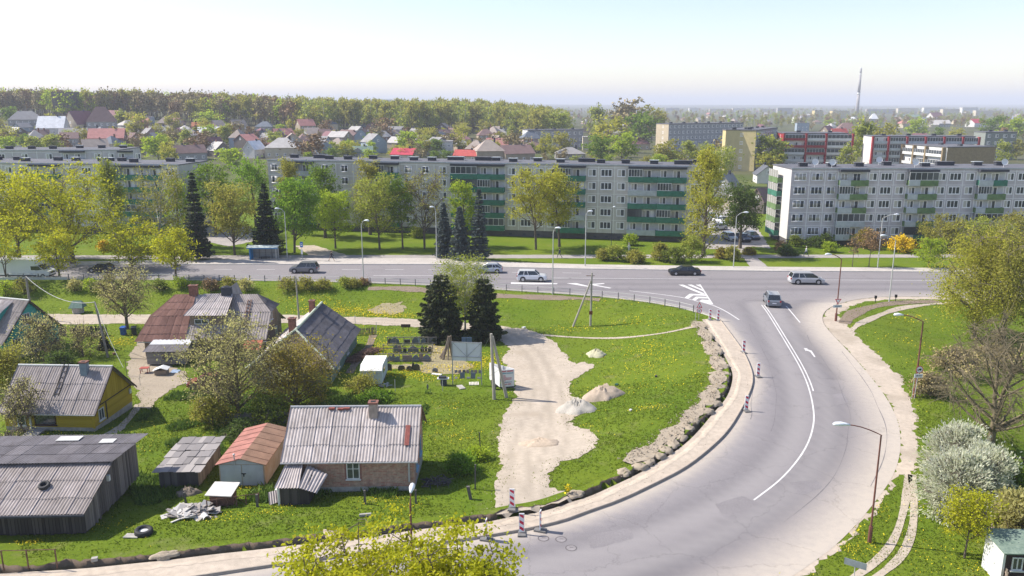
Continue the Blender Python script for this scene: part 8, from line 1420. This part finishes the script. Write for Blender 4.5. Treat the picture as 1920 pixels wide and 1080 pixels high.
# ================================================================ grass tufts and dandelions
EXC = [LANE, YARD, ROAD, WALK]
def scatter(n, xr, yr, rg, excl=True):
    x = rg.uniform(*xr, n); y = rg.uniform(*yr, n); P = np.c_[x, y]; k = np.abs(x / y) < .68; P = P[k]
    if excl:
        for e in EXC: k = ~inside(P, e); P = P[k | ((dist_poly(P, np.vstack([e, e[:1]])) < rg.uniform(0, 1.3, len(P)) ** 1.5) & (rg.random(len(P)) < .7))] if e is LANE or e is YARD else P[k]
        P = P[dist_poly(P, TR_S) > .7]; rv = inside(P, np.vstack([RTE, VER[::-1]])); P = P[~rv]
    return P
rg = np.random.default_rng(12)
def tufts(name, P, h, wd, mat, per=3):
    n = len(P); z = hgt(P[:, 0], P[:, 1]); V = []; 
    for k in range(per):
        a = rg.uniform(0, 6.28, n); hh = h * rg.uniform(.5, 1.4, n); w_ = wd * rg.uniform(.6, 1.3, n); ox, oy = rg.normal(0, wd * .6, (2, n)); lx, ly = rg.normal(0, .5, (2, n)) * hh
        b = np.c_[P[:, 0] + ox, P[:, 1] + oy, z - .02]; d = np.c_[np.cos(a) * w_ / 2, np.sin(a) * w_ / 2, np.zeros(n)]
        V.append(np.stack([b - d, b + d, b + np.c_[lx, ly, hh]], 1))
    V = np.stack(V, 1).reshape(-1, 3); F = np.arange(len(V)).reshape(-1, 3); return tag(link(name, mesh_np(name, V, F, [mat])), kind='stuff')
GRS = island_mat('grass_blades', (.085, .135, .010), (.23, .28, .03), .8, .45, mid=(.142, .20, .014))
P = np.vstack([scatter(150000, (-48, 45), (36, 76), rg), scatter(70000, (-75, 75), (76, 118), rg)])
k = nrm(P[:, 0], P[:, 1], 1.7, 4) + .6 * nrm(P[:, 0], P[:, 1], 5, 2) + rg.normal(0, .5, len(P)); P = P[k > -.35]
tufts('grass', P, .10, .12, GRS, 2)
Pw = scatter(30000, (-34, -8), (50, 76), rg); Pw = Pw[nrm(Pw[:, 0], Pw[:, 1], 2.2, 7) > .05]; tufts('weeds', Pw, .34, .16, island_mat('weed_leaves', (.05, .11, .012), (.18, .27, .04), .8, .25), 3)
FLW = island_mat('dandelion_yellow', (.70, .52, .01), (.85, .68, .02), .8)
DP = []
for px, py, rx, ry, n in ((640, 583, 7, 2.5, 1100), (720, 592, 7, 1.5, 700), (610, 574, 4, 3, 350), (560, 560, 5, 2, 150), (1190, 605, 5, 3, 260), (1075, 617, 4, 1.5, 120), (1150, 566, 6, 2, 80), (1230, 660, 4, 4, 260), (1200, 650, 3, 3, 150), (1215, 685, 4, 3, 160), (1240, 720, 5, 4, 160), (1215, 765, 2, 1, 120), (1110, 805, 1.5, 2, 100), (1210, 690, 9, 9, 420), (720, 625, 6, 1.4, 260), (715, 655, 1.6, 4, 300), (700, 640, 4, 5, 200), (760, 700, 4, 1, 350), (800, 690, 4, 2, 250), (905, 680, 2.2, 3, 700), (870, 690, 4, 1.4, 350), (840, 660, 2, 2, 160), (820, 712, 3, 1, 220), (770, 706, 5, .8, 250), (830, 765, 3, 2, 120), (825, 795, 2, 1, 160), (850, 820, 3, 2, 160), (780, 660, 6, 2.5, 500), (735, 670, 5, 1.5, 300), (215, 640, 3, 2, 260), (228, 645, 2, 1.5, 160), (720, 940, 2.0, .8, 120), (760, 950, 1.2, .7, 60), (510, 962, 1.2, .8, 70), (530, 955, 1, 1, 50), (400, 975, 1.6, .6, 90), (440, 970, 1.2, .8, 60), (470, 915, 1.5, .4, 130), (500, 915, .8, .4, 70), (55, 1020, 1.2, .5, 90), (200, 985, 3, 1, 60), (290, 800, 4, 3, 120), (110, 810, 3, 1, 90), (100, 832, 3, 1.5, 90), (250, 830, 3, 3, 120), (1610, 1005, .9, 2.5, 160), (1650, 955, .8, 2, 70), (1590, 1030, .7, 1, 90), (1760, 1040, 4, 3, 130), (1745, 960, 1.4, 1.5, 50), (1820, 1070, 1.5, 1, 40), (1715, 600, 3, 2, 90), (1700, 640, 4, 4, 90), (1730, 680, 2, 3, 70), (1500, 1000, 0.1, .1, 3), (650, 700, 3, 3, 60), (330, 830, 6, 4, 90)):
    p = G(px, py); DP.append(np.c_[p.x + rg.normal(0, rx * .5, n), p.y + rg.normal(0, ry * .5, n)])
DP.append(scatter(1500, (-70, 60), (38, 112), rg)); P = np.vstack(DP)
for e in EXC[2:]: P = P[~inside(P, e)]
LN_ = inside(P, LANE) | inside(P, YARD); P = P[~LN_]; P = P[dist_poly(P, TR_S) > .9]
n = len(P); z = hgt(P[:, 0], P[:, 1]) + rg.uniform(.08, .16, n); C = np.c_[P, z]; V, F = leaf_quads(C, .060 * np.clip(C[:, 1] / 55, 1, 2), rg, 0, 1.0, np.c_[rg.normal(0, 1, (n, 2)), rg.normal(0, .25, n)]); tag(link('dandelions', mesh_np('dandelions', V, F, [FLW])), kind='stuff')
# scattered stones and crumbs on the lane, yard edges and verge
Pg = np.c_[rg.uniform(-5, 45, 26000), rg.uniform(40, 105, 26000)]; kk = dist_poly(Pg, np.vstack([LANE, LANE[:1]])) < .7; k2 = (dist_poly(Pg, VER_S) < .5) & (Pg[:, 1] > 60); Pg = Pg[(kk | k2 | ((dist_poly(Pg, TR_S) < 1.5) & (rg.random(len(Pg)) < .5)))]
n = len(Pg); C = np.c_[Pg, hgt(Pg[:, 0], Pg[:, 1]) + .05]; C[inside(Pg, WALK), 2] = .12; V, F = leaf_quads(C, .065, rg, .6, .9); tag(link('gravel_crumbs', mesh_np('gravel_crumbs', V, F, [island_mat('crumbs', (.22, .17, .12), (.5, .43, .34), .95)])), kind='stuff')
q = MB(); [q.box(x - .02, x + .02, -.02, .02, 0, .5 + .1 * i) for i, x in enumerate((-.08, 0, .1))]; o = q.build('yellow_plant', GRS, None, loc=G(1064, 927)); V, F = leaf_quads(np.c_[rg.normal(0, .12, (60, 2)), rg.uniform(.2, .75, 60)], .14, rg); link('flowers', mesh_np('flowers', V, F, [FLW]), o); tag(o, 'small yellow plant beside the trench at the sandy yard mouth', 'plant')
# ================================================================ air
hzm = bpy.data.materials.new('haze'); hzm.use_nodes = True; t = hzm.node_tree; t.nodes.remove(t.nodes['Principled BSDF']); v = t.nodes.new('ShaderNodeVolumePrincipled'); v.inputs['Color'].default_value = (.86, .90, 1.0, 1); v.inputs['Density'].default_value = HAZE; v.inputs['Anisotropy'].default_value = 0; t.links.new(v.outputs[0], t.nodes['Material Output'].inputs['Volume'])
m = MB(); m.box(-12500, 12500, -260, 16500, -4, 125); o = m.build('haze', hzm); tag(o, kind='stuff'); o.display_type = 'WIRE'

# every label stays its own
bpy.context.view_layer.update(); SE = {}
for o in COL.objects:
    if o.parent is None and o.get('label'): SE.setdefault(o['label'], []).append(o)
for lb, L_ in SE.items():
    if len(L_) > 1:
        L_.sort(key=lambda o: o.location.x / o.location.y)
        for i, o in enumerate(L_): o['label'] = lb + (', left one', ', right one')[i] if len(L_) == 2 else lb + ', ' + ('leftmost', 'second', 'third', 'fourth', 'fifth', 'sixth', 'seventh', 'eighth')[min(i, 7)] + (' from left' if i and len(lb.split()) < 14 else '')
